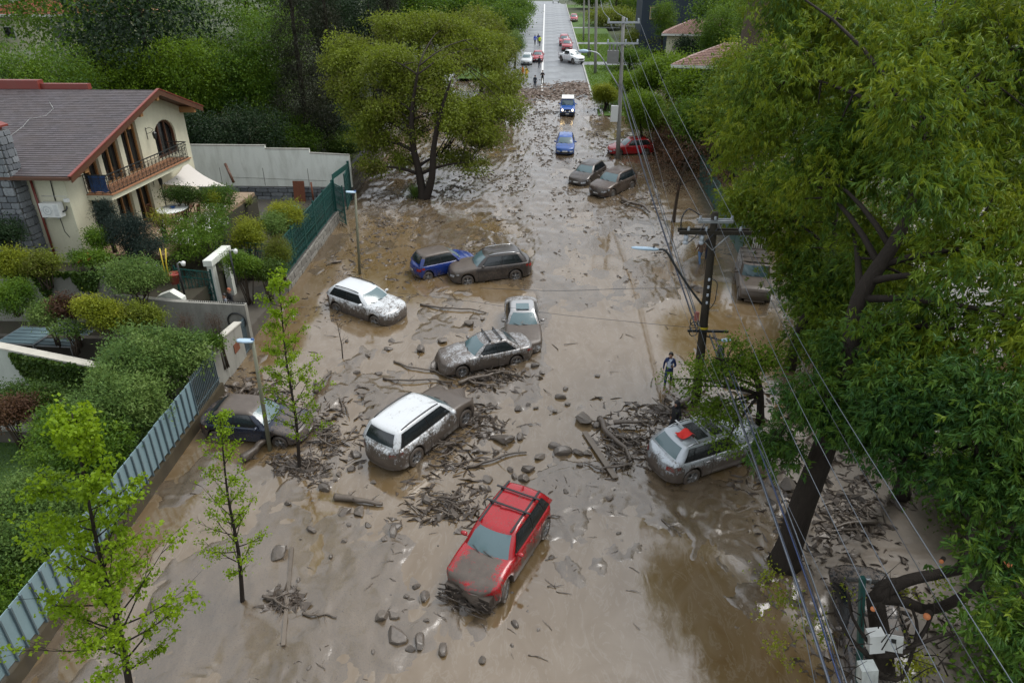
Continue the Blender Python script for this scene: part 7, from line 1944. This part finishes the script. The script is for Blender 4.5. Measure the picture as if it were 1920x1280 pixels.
for k, (x, y, h, r, leaf) in enumerate([(-34, 62, 17, 6, 'dark'), (-48, 75, 19, 7, 'mid'), (-26, 88, 18, 6, 'dark'), (-40, 100, 20, 8, 'mid'), (-18, 98, 15, 5, 'mid'), (-24, 125, 18, 7, 'dark'), (-14, 150, 15, 6, 'mid'), (-30, 165, 18, 8, 'mid'), (-60, 110, 20, 9, 'dark'), (-16, 195, 16, 7, 'mid'), (24, 100, 15, 6, 'mid'), (36, 125, 17, 8, 'dark'), (22, 150, 14, 6, 'mid'), (34, 175, 16, 8, 'mid'), (18, 195, 14, 6, 'olive'), (48, 90, 18, 8, 'dark'), (30, 70, 16, 6, 'mid'), (26, 34, 15, 5.5, 'ashdeep'), (24, 22, 14, 5, 'ashdeep'), (-70, 80, 18, 9, 'mid'), (60, 150, 18, 10, 'mid'), (20, 13, 15, 4.0, 'ashdeep'), (20, 5, 15, 4.5, 'ashdeep'), (28, 13, 17, 5, 'dark'), (-50, 150, 18, 10, 'mid'), (14, 240, 12, 7, 'mid'), (-22, 240, 14, 8, 'mid')]):  # nearest right trees are unseen, added to shade the bank and block sky reflections
    side = 'left' if x < 0 else 'right'; lab = ['dense', 'spreading', 'tall', 'heavy'][k % 4] + ' ' + ['dark crowned', 'round topped', 'loose crowned', 'broad', 'ragged', 'distant', 'leaning'][k // 4]
    round_tree('background_tree', f'{lab} background tree on the {side} side beyond the gardens', (x, y, gz(y)), h, r, leaf, 600 + k, 420, 22, .55 + .05 * r, .20 + .03 * r, .55, GLB, crown_z=.55, nl=8, tr=.35, twigs=8, limbs=4)
# ------------------------------------------------------------------ what the flood brought down
def wet(nm, a, b, r=.45):
    t = NT(nm); v = t.coord(); c = t.mix(t.rand(), a, b); n = t.noise(v, 7, 5, .65)
    c = t.mix(t.ramp(n, [(.4, 0), (.75, .6)]), c, (.14, .112, .088)); return t.done(t.pbr(c, r, normal=t.bump(n, .5, .02)))
ROCKM = wet('mud_coated_rock', (.060, .050, .041), (.135, .115, .096), .32)
STICKM = wet('mud_coated_wood', (.055, .042, .031), (.11, .088, .068), .42)
PLANKM = wet('muddy_plank', (.085, .068, .05), (.13, .105, .08), .5)
def rock_meshes(n=9):
    out = []
    for k in range(n):
        bm = bmesh.new(); bmesh.ops.create_icosphere(bm, subdivisions=3, radius=.5); g = random.Random(k)
        pl = [(Vector((g.gauss(0, 1), g.gauss(0, 1), g.gauss(0, 1))).normalized(), g.uniform(.24, .42)) for _ in range(13)]
        sx, sy, sz = g.uniform(.9, 1.2), g.uniform(.75, 1), g.uniform(.6, .85)
        for v in bm.verts:
            for q, d in pl:                                       # flat broken faces
                e = v.co.dot(q) - d
                if e > 0: v.co -= q * e * .97
            v.co *= 1 + .10 * (fbm(np.array([v.co.x * 4 + k]), np.array([v.co.y * 4 + v.co.z * 5]), k, 3)[0] - .5)
            v.co = Vector((v.co.x * sx, v.co.y * sy, v.co.z * sz))
        me = bpy.data.meshes.new('rock'); bm.to_mesh(me); bm.free(); me.materials.append(ROCKM); me.polygons.foreach_set('use_smooth', [False] * len(me.polygons)); out.append(me)
    return out
RK = rock_meshes()
def surf(x, y): return gz(y) + max(float(mud_h(np.array([x]), np.array([y]))[0]), 0.0)
RG = random.Random(77)
MARKS = [(G(*q), n) for q, n in (((935, 1060), 'red SUV'), ((780, 850), 'white SUV'), ((905, 690), 'muddy sedan with roof bars'), ((690, 590), 'white crossover'), ((1310, 880), 'silver SUV'), ((1303, 765), 'dark wooden utility pole'), ((455, 1132), 'thin young maple in the water'), ((562, 882), 'tall young maple'), ((1470, 1060), 'leaning ash trunk'), ((1252, 717), 'man in the navy suit'), ((915, 528), 'dark SUV'), ((1000, 640), 'pale sedan'), ((985, 880), 'twisted root clod'), ((1100, 850), 'long split plank'), ((675, 955), 'thick log'), ((750, 1200), 'flat sunken rock slab'), ((645, 675), 'leafless sapling'), ((450, 800), 'dark hatchback'), ((535, 1120), 'muddy rail'), ((250, 1330), 'leafy maple at the corner'))]
def by(p, what): return what + ' lying nearest to the ' + min(MARKS, key=lambda m: (m[0] - p).length)[1]
big = {(945, 825): 'dark square boulder with twigs leaning on it in mid road', (672, 960): 'round boulder under the thick log left of the red SUV', (523, 1040): 'grey boulder beside the long muddy rail on the left', (850, 965): 'round boulder in the branch heap beside the red SUV', (800, 938): 'round rock between the white SUV and the branch heap', (745, 1195): 'flat slab of rock half sunk below the red SUV', (830, 1217): 'mossy greenish rock near the lower edge', (875, 1140): 'flat boulder under the crumpled nose of the red SUV', (1095, 788): 'tall muddy root clod at the left end of the branch barrier', (1040, 838): 'smooth rock left of the long plank', (1085, 850): 'angular rock touching the long plank', (988, 880): 'twisted clod of roots and mud above the red SUV roof', (815, 690): 'dark boulder in front of the muddy sedan'}
rocks = [(945, 825, 42), (975, 820, 22), (1095, 788, 46), (1120, 797, 22), (1040, 838, 24), (1055, 850, 34), (1085, 850, 24), (1102, 851, 22), (1012, 858, 24), (965, 895, 16), (988, 880, 32), (982, 898, 30), (958, 882, 18), (1088, 875, 18), (930, 850, 18), (800, 938, 26), (850, 965, 32), (826, 970, 24), (672, 960, 34), (648, 962, 24), (610, 917, 24), (635, 890, 17), (668, 853, 26), (523, 1040, 44), (738, 1000, 26), (742, 988, 26), (720, 1012, 16), (585, 995, 20), (715, 1160, 32), (738, 1155, 26), (745, 1195, 46), (788, 1205, 34), (770, 1218, 20), (830, 1217, 30), (875, 1140, 46), (965, 1170, 18), (905, 1237, 20), (710, 702, 17), (790, 657, 22), (830, 640, 22), (815, 690, 30), (1003, 690, 15), (1016, 700, 15), (1060, 730, 16), (1052, 745, 20), (1064, 758, 14), (595, 722, 16), (540, 945, 14), (728, 655, 16), (735, 640, 14), (690, 668, 14), (668, 700, 14), (650, 640, 12), (1005, 765, 12), (990, 760, 14), (972, 768, 18), (1040, 772, 12), (1120, 705, 12), (880, 610, 20), (905, 600, 12), (980, 915, 14), (1060, 925, 14), (1142, 935, 15), (1035, 1045, 14), (620, 1045, 12), (645, 1015, 14), (560, 1090, 12), (780, 1100, 18), (795, 1120, 26), (762, 1120, 14), (800, 1165, 12), (700, 1225, 10), (580, 1255, 10), (960, 1210, 10), (1160, 1000, 10), (1010, 1180, 10), (660, 880, 20), (675, 875, 14), (700, 905, 14), (655, 985, 12), (690, 985, 16), (915, 900, 24), (905, 915, 16), (1490, 1180, 14), (1500, 980, 26), (1580, 1020, 30), (1560, 985, 20), (1600, 1050, 22), (1475, 920, 40), (1510, 905, 30), (1330, 770, 30), (1350, 750, 26), (1300, 750, 24), (1280, 760, 20), (1370, 720, 34), (1400, 735, 26), (1240, 765, 26), (1255, 748, 18), (1390, 670, 20), (1310, 545, 24), (1300, 538, 16)]
for k, (px, py, d) in enumerate(rocks):
    p = G(px, py); Z = (p - EYE).dot(_f); s = d * Z / 1280 * 1.05; p.z = surf(p.x, p.y)
    o = link('rock', RK[RG.randrange(len(RK))], None, (p.x, p.y, p.z + s * .09), (RG.uniform(-.3, .3), RG.uniform(-.3, .3), RG.uniform(0, 6.3)), (s, s, s * RG.uniform(.7, .95)))
    if (px, py) in big: tag(o, big[(px, py)], 'rock')
    else: tag(o, by(p, ('big ' if s > .42 else '') + 'mud coated rock'), 'rock', 'loose rocks on the mud')
for k in range(64):                                    # smaller stones in the near and middle mud
    px, py = RG.uniform(520, 1230), RG.triangular(640, 1270, 860)
    p = G(px, py); s = RG.uniform(.06, .15); p.z = surf(p.x, p.y)
    tag(link('rock', RK[RG.randrange(len(RK))], None, (p.x, p.y, p.z + s * .05), (RG.uniform(-.3, .3), RG.uniform(-.3, .3), RG.uniform(0, 6.3)), (s, s, s * .7)), by(p, 'small mud coated stone'), 'rock', 'loose rocks on the mud')
def stick_meshes(n=9):
    out = []
    for k in range(n):
        g = random.Random(100 + k); m = MB(); pts = [Vector((-.5, 0, 0))]
        for i in range(5): pts.append(pts[-1] + Vector((.2, g.uniform(-.055, .055), g.uniform(-.03, .035))))
        r = [.026, .024, .021, .018, .014, .008]; m.tube(pts, r, 6)
        for q in range(g.choice([1, 2, 3])):
            i = g.randrange(1, 4); a = pts[i]; e = Vector((g.uniform(.06, .2), g.choice((-1, 1)) * g.uniform(.06, .18), g.uniform(-.01, .10))); m.tube([a, a + e * .55 + Vector((0, 0, .01)), a + e], [r[i] * .6, r[i] * .45, .004], 4)
        out.append(m.mesh('branch', STICKM))
    return out
ST = stick_meshes(); NST = [0]
def stick(p, L, th=1.0, rz=None, tilt=.12, lift=.03, label=None, group=None, mat_i=None):
    NST[0] += 1
    o = link('branch', ST[mat_i if mat_i is not None else RG.randrange(len(ST))], None, (p.x, p.y, p.z + lift), (RG.uniform(0, 6.3) if tilt > .2 else RG.uniform(-.4, .4), RG.uniform(-tilt, tilt), RG.uniform(0, 6.3) if rz is None else rz), (L, L * th, L * th))
    if label: tag(o, label, 'branch', group)
    else: tag(o, by(p, 'loose muddy branch' if L < .55 else 'longer loose muddy branch'), 'branch', group or 'loose branches on the mud')
    return o
def between(a, b, th, label, lift=.06, mat=None, name='branch', bend=.04, flat=False, cat=None):
    """a particular log or branch between two pixels on the mud"""
    A, B = G(*a), G(*b); A.z, B.z = surf(A.x, A.y) + lift, surf(B.x, B.y) + lift; n = 8; d = B - A; L = d.length; s = Vector((-d.y, d.x, 0)).normalized(); g = random.Random(int(a[0] * 7 + b[1]))
    if flat:
        m = MB(); m.bar(Vector((0, 0, 0)), d, flat, .05); return tag(m.build(name, mat or PLANKM, None, A), label, cat or name)
    pts = [A + d * i / n + s * (bend * L * math.sin(2.6 * math.pi * i / n + a[0])) * .6 + s * g.uniform(-.02, .02) * L + Vector((0, 0, .05 * math.sin(math.pi * i / n))) for i in range(n + 1)]
    r = [th * (1 - .55 * i / n) * g.uniform(.9, 1.1) for i in range(n + 1)]; m = MB(); P = smooth_path([p - A for p in pts], 2); m.tube(P, [r[min(i // 2, n)] for i in range(len(P))], 8)
    for q in range(3):
        i = g.randrange(2, n); e = s * g.choice((-1, 1)) * g.uniform(.15, .5) + d.normalized() * .2 + Vector((0, 0, g.uniform(0, .15))); b0 = pts[i] - A; m.tube([b0, b0 + e * .5 + Vector((0, 0, .03)), b0 + e], [r[i] * .5, r[i] * .35, .006], 5)
    return tag(m.build(name, mat or STICKM, None, A), label, cat or name)
between((628, 936), (718, 949), .13, 'thick muddy log lying beside the round boulder left of the red SUV', .10, name='log', bend=.01)
between((1096, 812), (1154, 903), .1, 'long split plank pointing down the street right of the rocks', .07, name='plank', flat=.22)
between((876, 878), (986, 848), .06, 'straight pole like branch above the red SUV roof', .06)
between((787, 574), (912, 588), .065, 'long winding branch in the brown water left of the pale sedan', .05)
between((738, 680), (858, 712), .05, 'long bent branch reaching from the left to the muddy sedan', .05)
between((718, 715), (850, 718), .05, 'forked branch lying under the nose of the muddy sedan', .05)
between((860, 722), (945, 704), .10, 'thick log wedged under the flank of the muddy sedan', .12, name='log')
between((548, 1030), (540, 1120), .05, 'upper length of the long muddy steel rail near the left kerb', .05, name='rail', flat=.11, cat='rail', mat=PLANKM)
between((539, 1125), (532, 1214), .05, 'lower length of the long muddy steel rail near the left kerb', .05, name='rail', flat=.11, cat='rail', mat=PLANKM)
between((567, 1155), (632, 1160), .04, 'thin straight branch right of the muddy rail', .04)
between((495, 1122), (545, 1145), .05, 'forked branch lying across the muddy rail', .08)
between((590, 740), (622, 702), .11, 'smooth log leaning on the debris heap beyond the dark hatchback', .14, name='log', bend=.01)
between((455, 868), (520, 822), .17, 'heavy bent tree limb lying against the dark hatchback', .2, name='log')
between((1165, 378), (1222, 404), .14, 'uprooted small trunk with a clod of roots below the pair of dark cars', .2, name='log', bend=.1)
between((1205, 378), (1160, 398), .08, 'upper fork of the uprooted trunk', .25)
between((1120, 790), (1185, 870), .13, 'curved pale root of the branch barrier left of the silver SUV', .15)
between((1150, 800), (1215, 800), .10, 'thick limb lying along the branch barrier', .2, name='log')
between((1185, 878), (1125, 885), .07, 'crooked branch crossing the long plank', .1)
between((1195, 868), (1160, 930), .06, 'twisted branch hanging from the branch barrier towards the camera', .12) if False else None
between((1270, 770), (1310, 745), .12, 'log lying behind the black coated person', .18, name='log')
between((1135, 890), (1095, 870), .05, 'short branch stub by the angular rock', .06)
between((1040, 180), (1100, 182), .06, 'light pole lying across the far mud', .05)
between((1000, 212), (1046, 212), .09, 'pale beam lying in the mud left of the blue jeep', .08, name='beam', flat=.25)
between((1385, 440), (1440, 472), .12, 'grey log behind the off-road truck', .15, name='log')
between((1640, 985), (1560, 1000), .09, 'log on the bank under the right hand trees', .12, name='log')
between((1240, 978), (1278, 1006), .03, 'thin curved stick in the pool right of the red SUV', .03)
between((1030, 972), (1050, 972), .03, 'short stick beside the tail of the red SUV', .03)
between((805, 752), (770, 770), .03, 'short dark stick above the white SUV', .03)
between((640, 492), (612, 498), .07, 'clump of driftwood at the foot of the slim street lamp', .08)
JAM = []
def jam(px, py, rx, ry, n, L, hgt, group, label, ang=None):
    n = int(n * .58)
    c = G(px, py); Z = (c - EYE).dot(_f); k = Z / 1280
    for i in range(n):
        a = RG.uniform(0, 6.3); rr = RG.random() ** .75 * (1.15 + .45 * math.sin(2 * a + px) + .25 * math.sin(5 * a + py)); x = px + rx * rr * math.cos(a); y = py + ry * rr * math.sin(a); p = G(x, y); p.z = surf(p.x, p.y) + hgt * max(0, 1 - rr) * RG.uniform(.2, 1)
        stick(p, L * RG.uniform(.5, 1.25), RG.uniform(.8, 1.7), None if ang is None else ang + RG.gauss(0, .5), .22, .03, label, group)
    JAM.append((px, py, rx, ry, hgt))
jam(838, 845, 58, 50, 38, 1.1, .40, 'branches jammed against the white SUV', 'tangled branch jammed against the flank of the white SUV', .6)
jam(885, 785, 40, 18, 10, 1.1, .2, 'branches jammed against the white SUV', 'tangled branch jammed against the flank of the white SUV')
jam(850, 950, 58, 30, 26, .95, .30, 'branches heaped left of the red SUV', 'branch in the heap left of the red SUV roof')
jam(915, 712, 62, 14, 18, 1.3, .22, 'branches caught below the muddy sedan', 'branch caught below the flank of the muddy sedan', .2)
jam(1180, 828, 62, 34, 34, 1.2, .36, 'branches of the barrier left of the silver SUV', 'branch in the barrier left of the silver SUV')
jam(1240, 775, 40, 20, 10, 1.2, .3, 'branches of the barrier left of the silver SUV', 'branch in the barrier left of the silver SUV')
jam(612, 815, 45, 55, 40, 1.2, .28, 'branches heaped beyond the tall young maple', 'branch in the heap right of the tall young maple')
jam(470, 735, 62, 26, 26, 1.3, .35, 'branches heaped before the concrete gate wall', 'branch in the heap below the concrete gate wall')
jam(565, 875, 45, 14, 12, 1.0, .15, 'branches heaped beyond the tall young maple', 'branch in the heap right of the tall young maple')
jam(530, 1125, 18, 14, 8, .7, .12, 'twiggy bits on the muddy rail', 'twiggy branch caught on the muddy rail')
jam(1580, 965, 75, 55, 30, 1.1, .20, 'branches on the bank under the right trees', 'branch on the muddy bank under the right hand trees')
NS0 = NST[0]
for (x0, y0, x1, y1, n, L0, L1) in ((560, 560, 1250, 800, 50, .25, .8), (520, 820, 1230, 1260, 40, .2, .6), (1150, 480, 1290, 640, 14, .3, .7), (600, 420, 1000, 560, 26, .5, 1.4), (1380, 1060, 1560, 1260, 18, .3, .7)):
    for i in range(n):
        if NST[0] >= 262: break
        p = G(RG.uniform(x0, x1), RG.uniform(y0, y1)); p.z = surf(p.x, p.y); stick(p, RG.uniform(L0, L1), RG.uniform(.7, 1.3), None, .06, .015)

# litter that nobody could count: chips, twigs and clods by the thousand
def litter(name, n, sampler, L, mat, lab, seed, thick=.22, zr=.5):
    g = np.random.default_rng(seed); x, y = sampler(g, n); n = len(x); h = np.maximum(mud_h(x, y), 0) + S * y
    a = g.uniform(0, np.pi, n); l = L(g, y); w = l * (thick * (.4 + 1.3 * g.random(n))); hh = w * zr
    d = np.stack([np.cos(a), np.sin(a), g.normal(size=n) * .12], -1); d = _unit(d); s = np.stack([-np.sin(a), np.cos(a), g.normal(size=n) * .2], -1); s = _unit(s); u = np.array([0, 0, 1.0])
    c = np.stack([x, y, h + .2 * hh], -1); V = np.empty((n, 8, 3))
    for k, (t, ww, up) in enumerate(((-1, 0.15, 0), (-.4, 1, .1), (.35, .8, -.05), (1, .1, .2))):
        bend = s * (l * .18 * math.sin(k * 1.7) * g.normal(size=n))[:, None]
        q = c + d * (l * .5 * t)[:, None] + bend
        V[:, k] = q + s * (w * .5 * ww)[:, None] - u * .02; V[:, 4 + k] = q - s * (w * .5 * ww)[:, None] - u * .02
    top = np.empty((n, 4, 3))
    for k, (t, up) in enumerate(((-.9, .2), (-.4, 1), (.35, .9), (.95, .2))): top[:, k] = c + d * (l * .5 * t)[:, None] + u * (hh * up)[:, None]
    A = np.concatenate([V, top], 1); f = np.array([[0, 1, 9, 8], [1, 2, 10, 9], [2, 3, 11, 10], [5, 4, 8, 9], [6, 5, 9, 10], [7, 6, 10, 11]])
    F = (f[None] + (np.arange(n) * 12)[:, None, None]).reshape(-1, 4); me = np_mesh(name, A.reshape(-1, 3), F, mat); o = link(name, me); tag(o, lab, kind='stuff'); return o
def in_street(x, y): return (x > -13.6) & (x < 12)
def s_near(g, n):
    px = g.uniform(350, 1560, n); py = 1280 - 720 * g.random(n) ** 1.0; P = [G(a, b) for a, b in zip(px, py)]; x = np.array([p.x for p in P]); y = np.array([p.y for p in P])
    k = in_street(x, y) & (g.random(n) < (.03 + 3.2 * np.clip(fbm(x * .5, y * .4, 71, 3) - .47, 0, 1)) * (.25 + .75 * sstep(14, 22, y)) + .0) & (mud_h(x, y) > -.01); return x[k], y[k]
def s_far(g, n):
    x = g.uniform(-12.5, 9, n); y = g.uniform(36, 97, n); k = g.random(n) < np.clip((fbm(x * .55, y * .2, 72, 4) - .46) * 6, .03, 1) * (1 - .75 * sstep(0, 1.5, 3.2 - np.abs(x - 2.6)) * sstep(52, 44, y)) * (.5 + .5 * sstep(36, 50, y)); return x[k], y[k]
def s_band(g, n):
    x = g.uniform(-8, 6, n); y = 91 + 3.0 * g.normal(size=n) + .5 * x; k = (y < 100) & (y > 80); return x[k], y[k]
def s_jam(g, n):
    X, Y = [], []
    for (px, py, rx, ry, h) in JAM:
        m = n // len(JAM); a = g.uniform(0, 6.28, m); r = g.random(m) ** .8 * 1.5 * (1.1 + .4 * np.sin(2 * a + px) + .3 * np.sin(5 * a + py))
        for u, v in zip(px + rx * r * np.cos(a), py + ry * r * np.sin(a)): p = G(u, v); X.append(p.x); Y.append(p.y)
    return np.array(X), np.array(Y)
def s_left(g, n): x = g.uniform(-12.8, -6.5, n); y = g.uniform(30, 56, n); k = g.random(n) < np.clip((fbm(x * .7, y * .5, 73, 3) - .48) * 6, .03, 1); return x[k], y[k]
def s_right(g, n): x = g.uniform(7.0, 12, n); y = g.uniform(9, 26, n); k = g.random(n) < .75; return x[k], y[k]
LITM = wet('dark_flood_litter', (.050, .038, .029), (.098, .078, .060), .4); CHIPM = wet('brown_wood_chips', (.085, .052, .034), (.15, .095, .062), .5)
litter('twig_litter', 5200, s_near, lambda g, y: .06 + .22 * g.random(len(y)) ** 2, LITM, 'small twigs and clods strewn over the near mud', 1, .2)
litter('flood_litter', 22000, s_far, lambda g, y: .07 + .42 * g.random(len(y)) ** 3, LITM, 'dark clods and twigs covering the upper street', 2, .26, .45)
litter('wood_chips', 4200, s_band, lambda g, y: .15 + .7 * g.random(len(y)) ** 2, CHIPM, 'brown band of wood debris across the street at the end of the mud', 3, .25, .35)
litter('twig_litter', 4000, s_jam, lambda g, y: .10 + .60 * g.random(len(y)) ** 1.5, LITM, 'small twigs packed between the heaped branches', 4, .075, 1.0)
litter('flood_litter', 2600, s_left, lambda g, y: .08 + .45 * g.random(len(y)) ** 2.5, LITM, 'twigs and mud clods on the left verge', 5, .15, .6)
litter('flood_litter', 1500, s_right, lambda g, y: .10 + .5 * g.random(len(y)) ** 2, LITM, 'twigs and roots on the right hand bank', 6, .16, .9)
# pruned dark tree with fresh orange cuts, lower right
def pruned_tree():
    Z = 16.9; b = G(1662, 1290, -.2)
    r = empty('pruned_tree', b, label='dark pruned tree with fresh orange saw cuts behind the green meter post', cat='tree'); m = MB(); cuts = []
    f = at(1640, 1120, Z); P = lambda x, y, z=Z: at(x, y, z)
    m.tube(smooth_path([b, at(1652, 1200, 17.4), f]), [.30, .28, .27, .26, .25, .24, .23, .22, .21], 10)
    for pts, r0, r1 in (([f, P(1700, 1088), P(1780, 1072), P(1860, 1055, 14.8), P(1930, 1040, 14.2)], .17, .07), ([f, P(1690, 1125), P(1740, 1142), P(1800, 1120, 15), P(1850, 1070, 14.6), P(1890, 1000, 14.4), P(1925, 930, 14)], .16, .06), ([P(1800, 1072), P(1815, 1010), P(1850, 960), P(1915, 935, 14)], .10, .05),
                        ([P(1822, 1100, 15), P(1860, 1120, 14.6), P(1893, 1135, 14.2), P(1925, 1160, 14)], .09, .05), ([P(1640, 1125), P(1655, 1095), P(1700, 1090)], .14, .1), ([at(1642, 1230, 16), P(1700, 1220), P(1740, 1170), P(1742, 1130)], .08, .03), ([at(1640, 1240, 16), at(1590, 1190, 15.6), at(1560, 1130, 15.4)], .07, .02), ([at(1640, 1220, 16), at(1600, 1160, 15.6), at(1590, 1110, 15.4)], .05, .02), ([P(1700, 1215), P(1790, 1185), P(1860, 1190), P(1920, 1180)], .05, .03), ([at(1645, 1260, 16), P(1690, 1270), P(1720, 1180), P(1700, 1120)], .06, .03)):
        q = smooth_path(pts); n = len(q); m.tube(q, [r0 + (r1 - r0) * i / (n - 1) for i in range(n)], 8)
    m.v = [tuple(Vector(v) - b) for v in m.v]; m.build('trunk', BARK_DARK, r)
    CUT = simple('fresh_cut_wood', (.50, .17, .06), .7, var=.2)
    for (x, y, z, rr) in ((1877, 944, 14.1, .085), (1887, 1056, 14.3, .11), (1894, 1127, 14.1, .11), (1738, 1155, 15.2, .08), (1637, 1141, 15.3, .06), (1765, 1052, 15.2, .05)):
        c = at(x, y, z); d = (EYE - c).normalized(); m = MB(); m.tube([c - d * .25 - b + Vector((.1, .1, 0)), c - b], [rr, rr], 10, BARK_DARK, False); m.tube([c - b - d * .004, c - b + d * .012], [rr * .96, rr * .96], 10, CUT); m.build('cut_stub', None, r)
    g = random.Random(8); m = MB()
    for k in range(46):
        a = at(g.uniform(1560, 1800), g.uniform(1100, 1280), 15.5) - b; e = Vector((g.uniform(-.7, .7), g.uniform(-.4, .4), g.uniform(.1, .9))); m.tube([a, a + e * .5 + Vector((g.uniform(-.1, .1), 0, .05)), a + e], [.018, .012, .005], 4)
    m.build('twigs', BARK_DARK, r)['kind'] = 'stuff'
    lb = [(at(x, y, 17.0), q) for x, y, q in ((1440, 1080, .25), (1470, 1110, .3), (1430, 1150, .2), (1455, 1210, .25), (1480, 1240, .2), (1530, 1160, .25), (1545, 1200, .2), (1720, 1240, .3), (1700, 1260, .25), (1590, 1110, .15), (1760, 1090, .2), (1690, 1110, .15), (1500, 1180, .2))]
    V, v, cen = leaf_cloud([(c.x - b.x, c.y - b.y, c.z - b.z, q, q, q) for c, q in lb], 110, 14, .12, .085, .6, 9, .2, shell=.1); link('crown', leaves_mesh('crown', V, v, LF['yellow']), r)
pruned_tree()
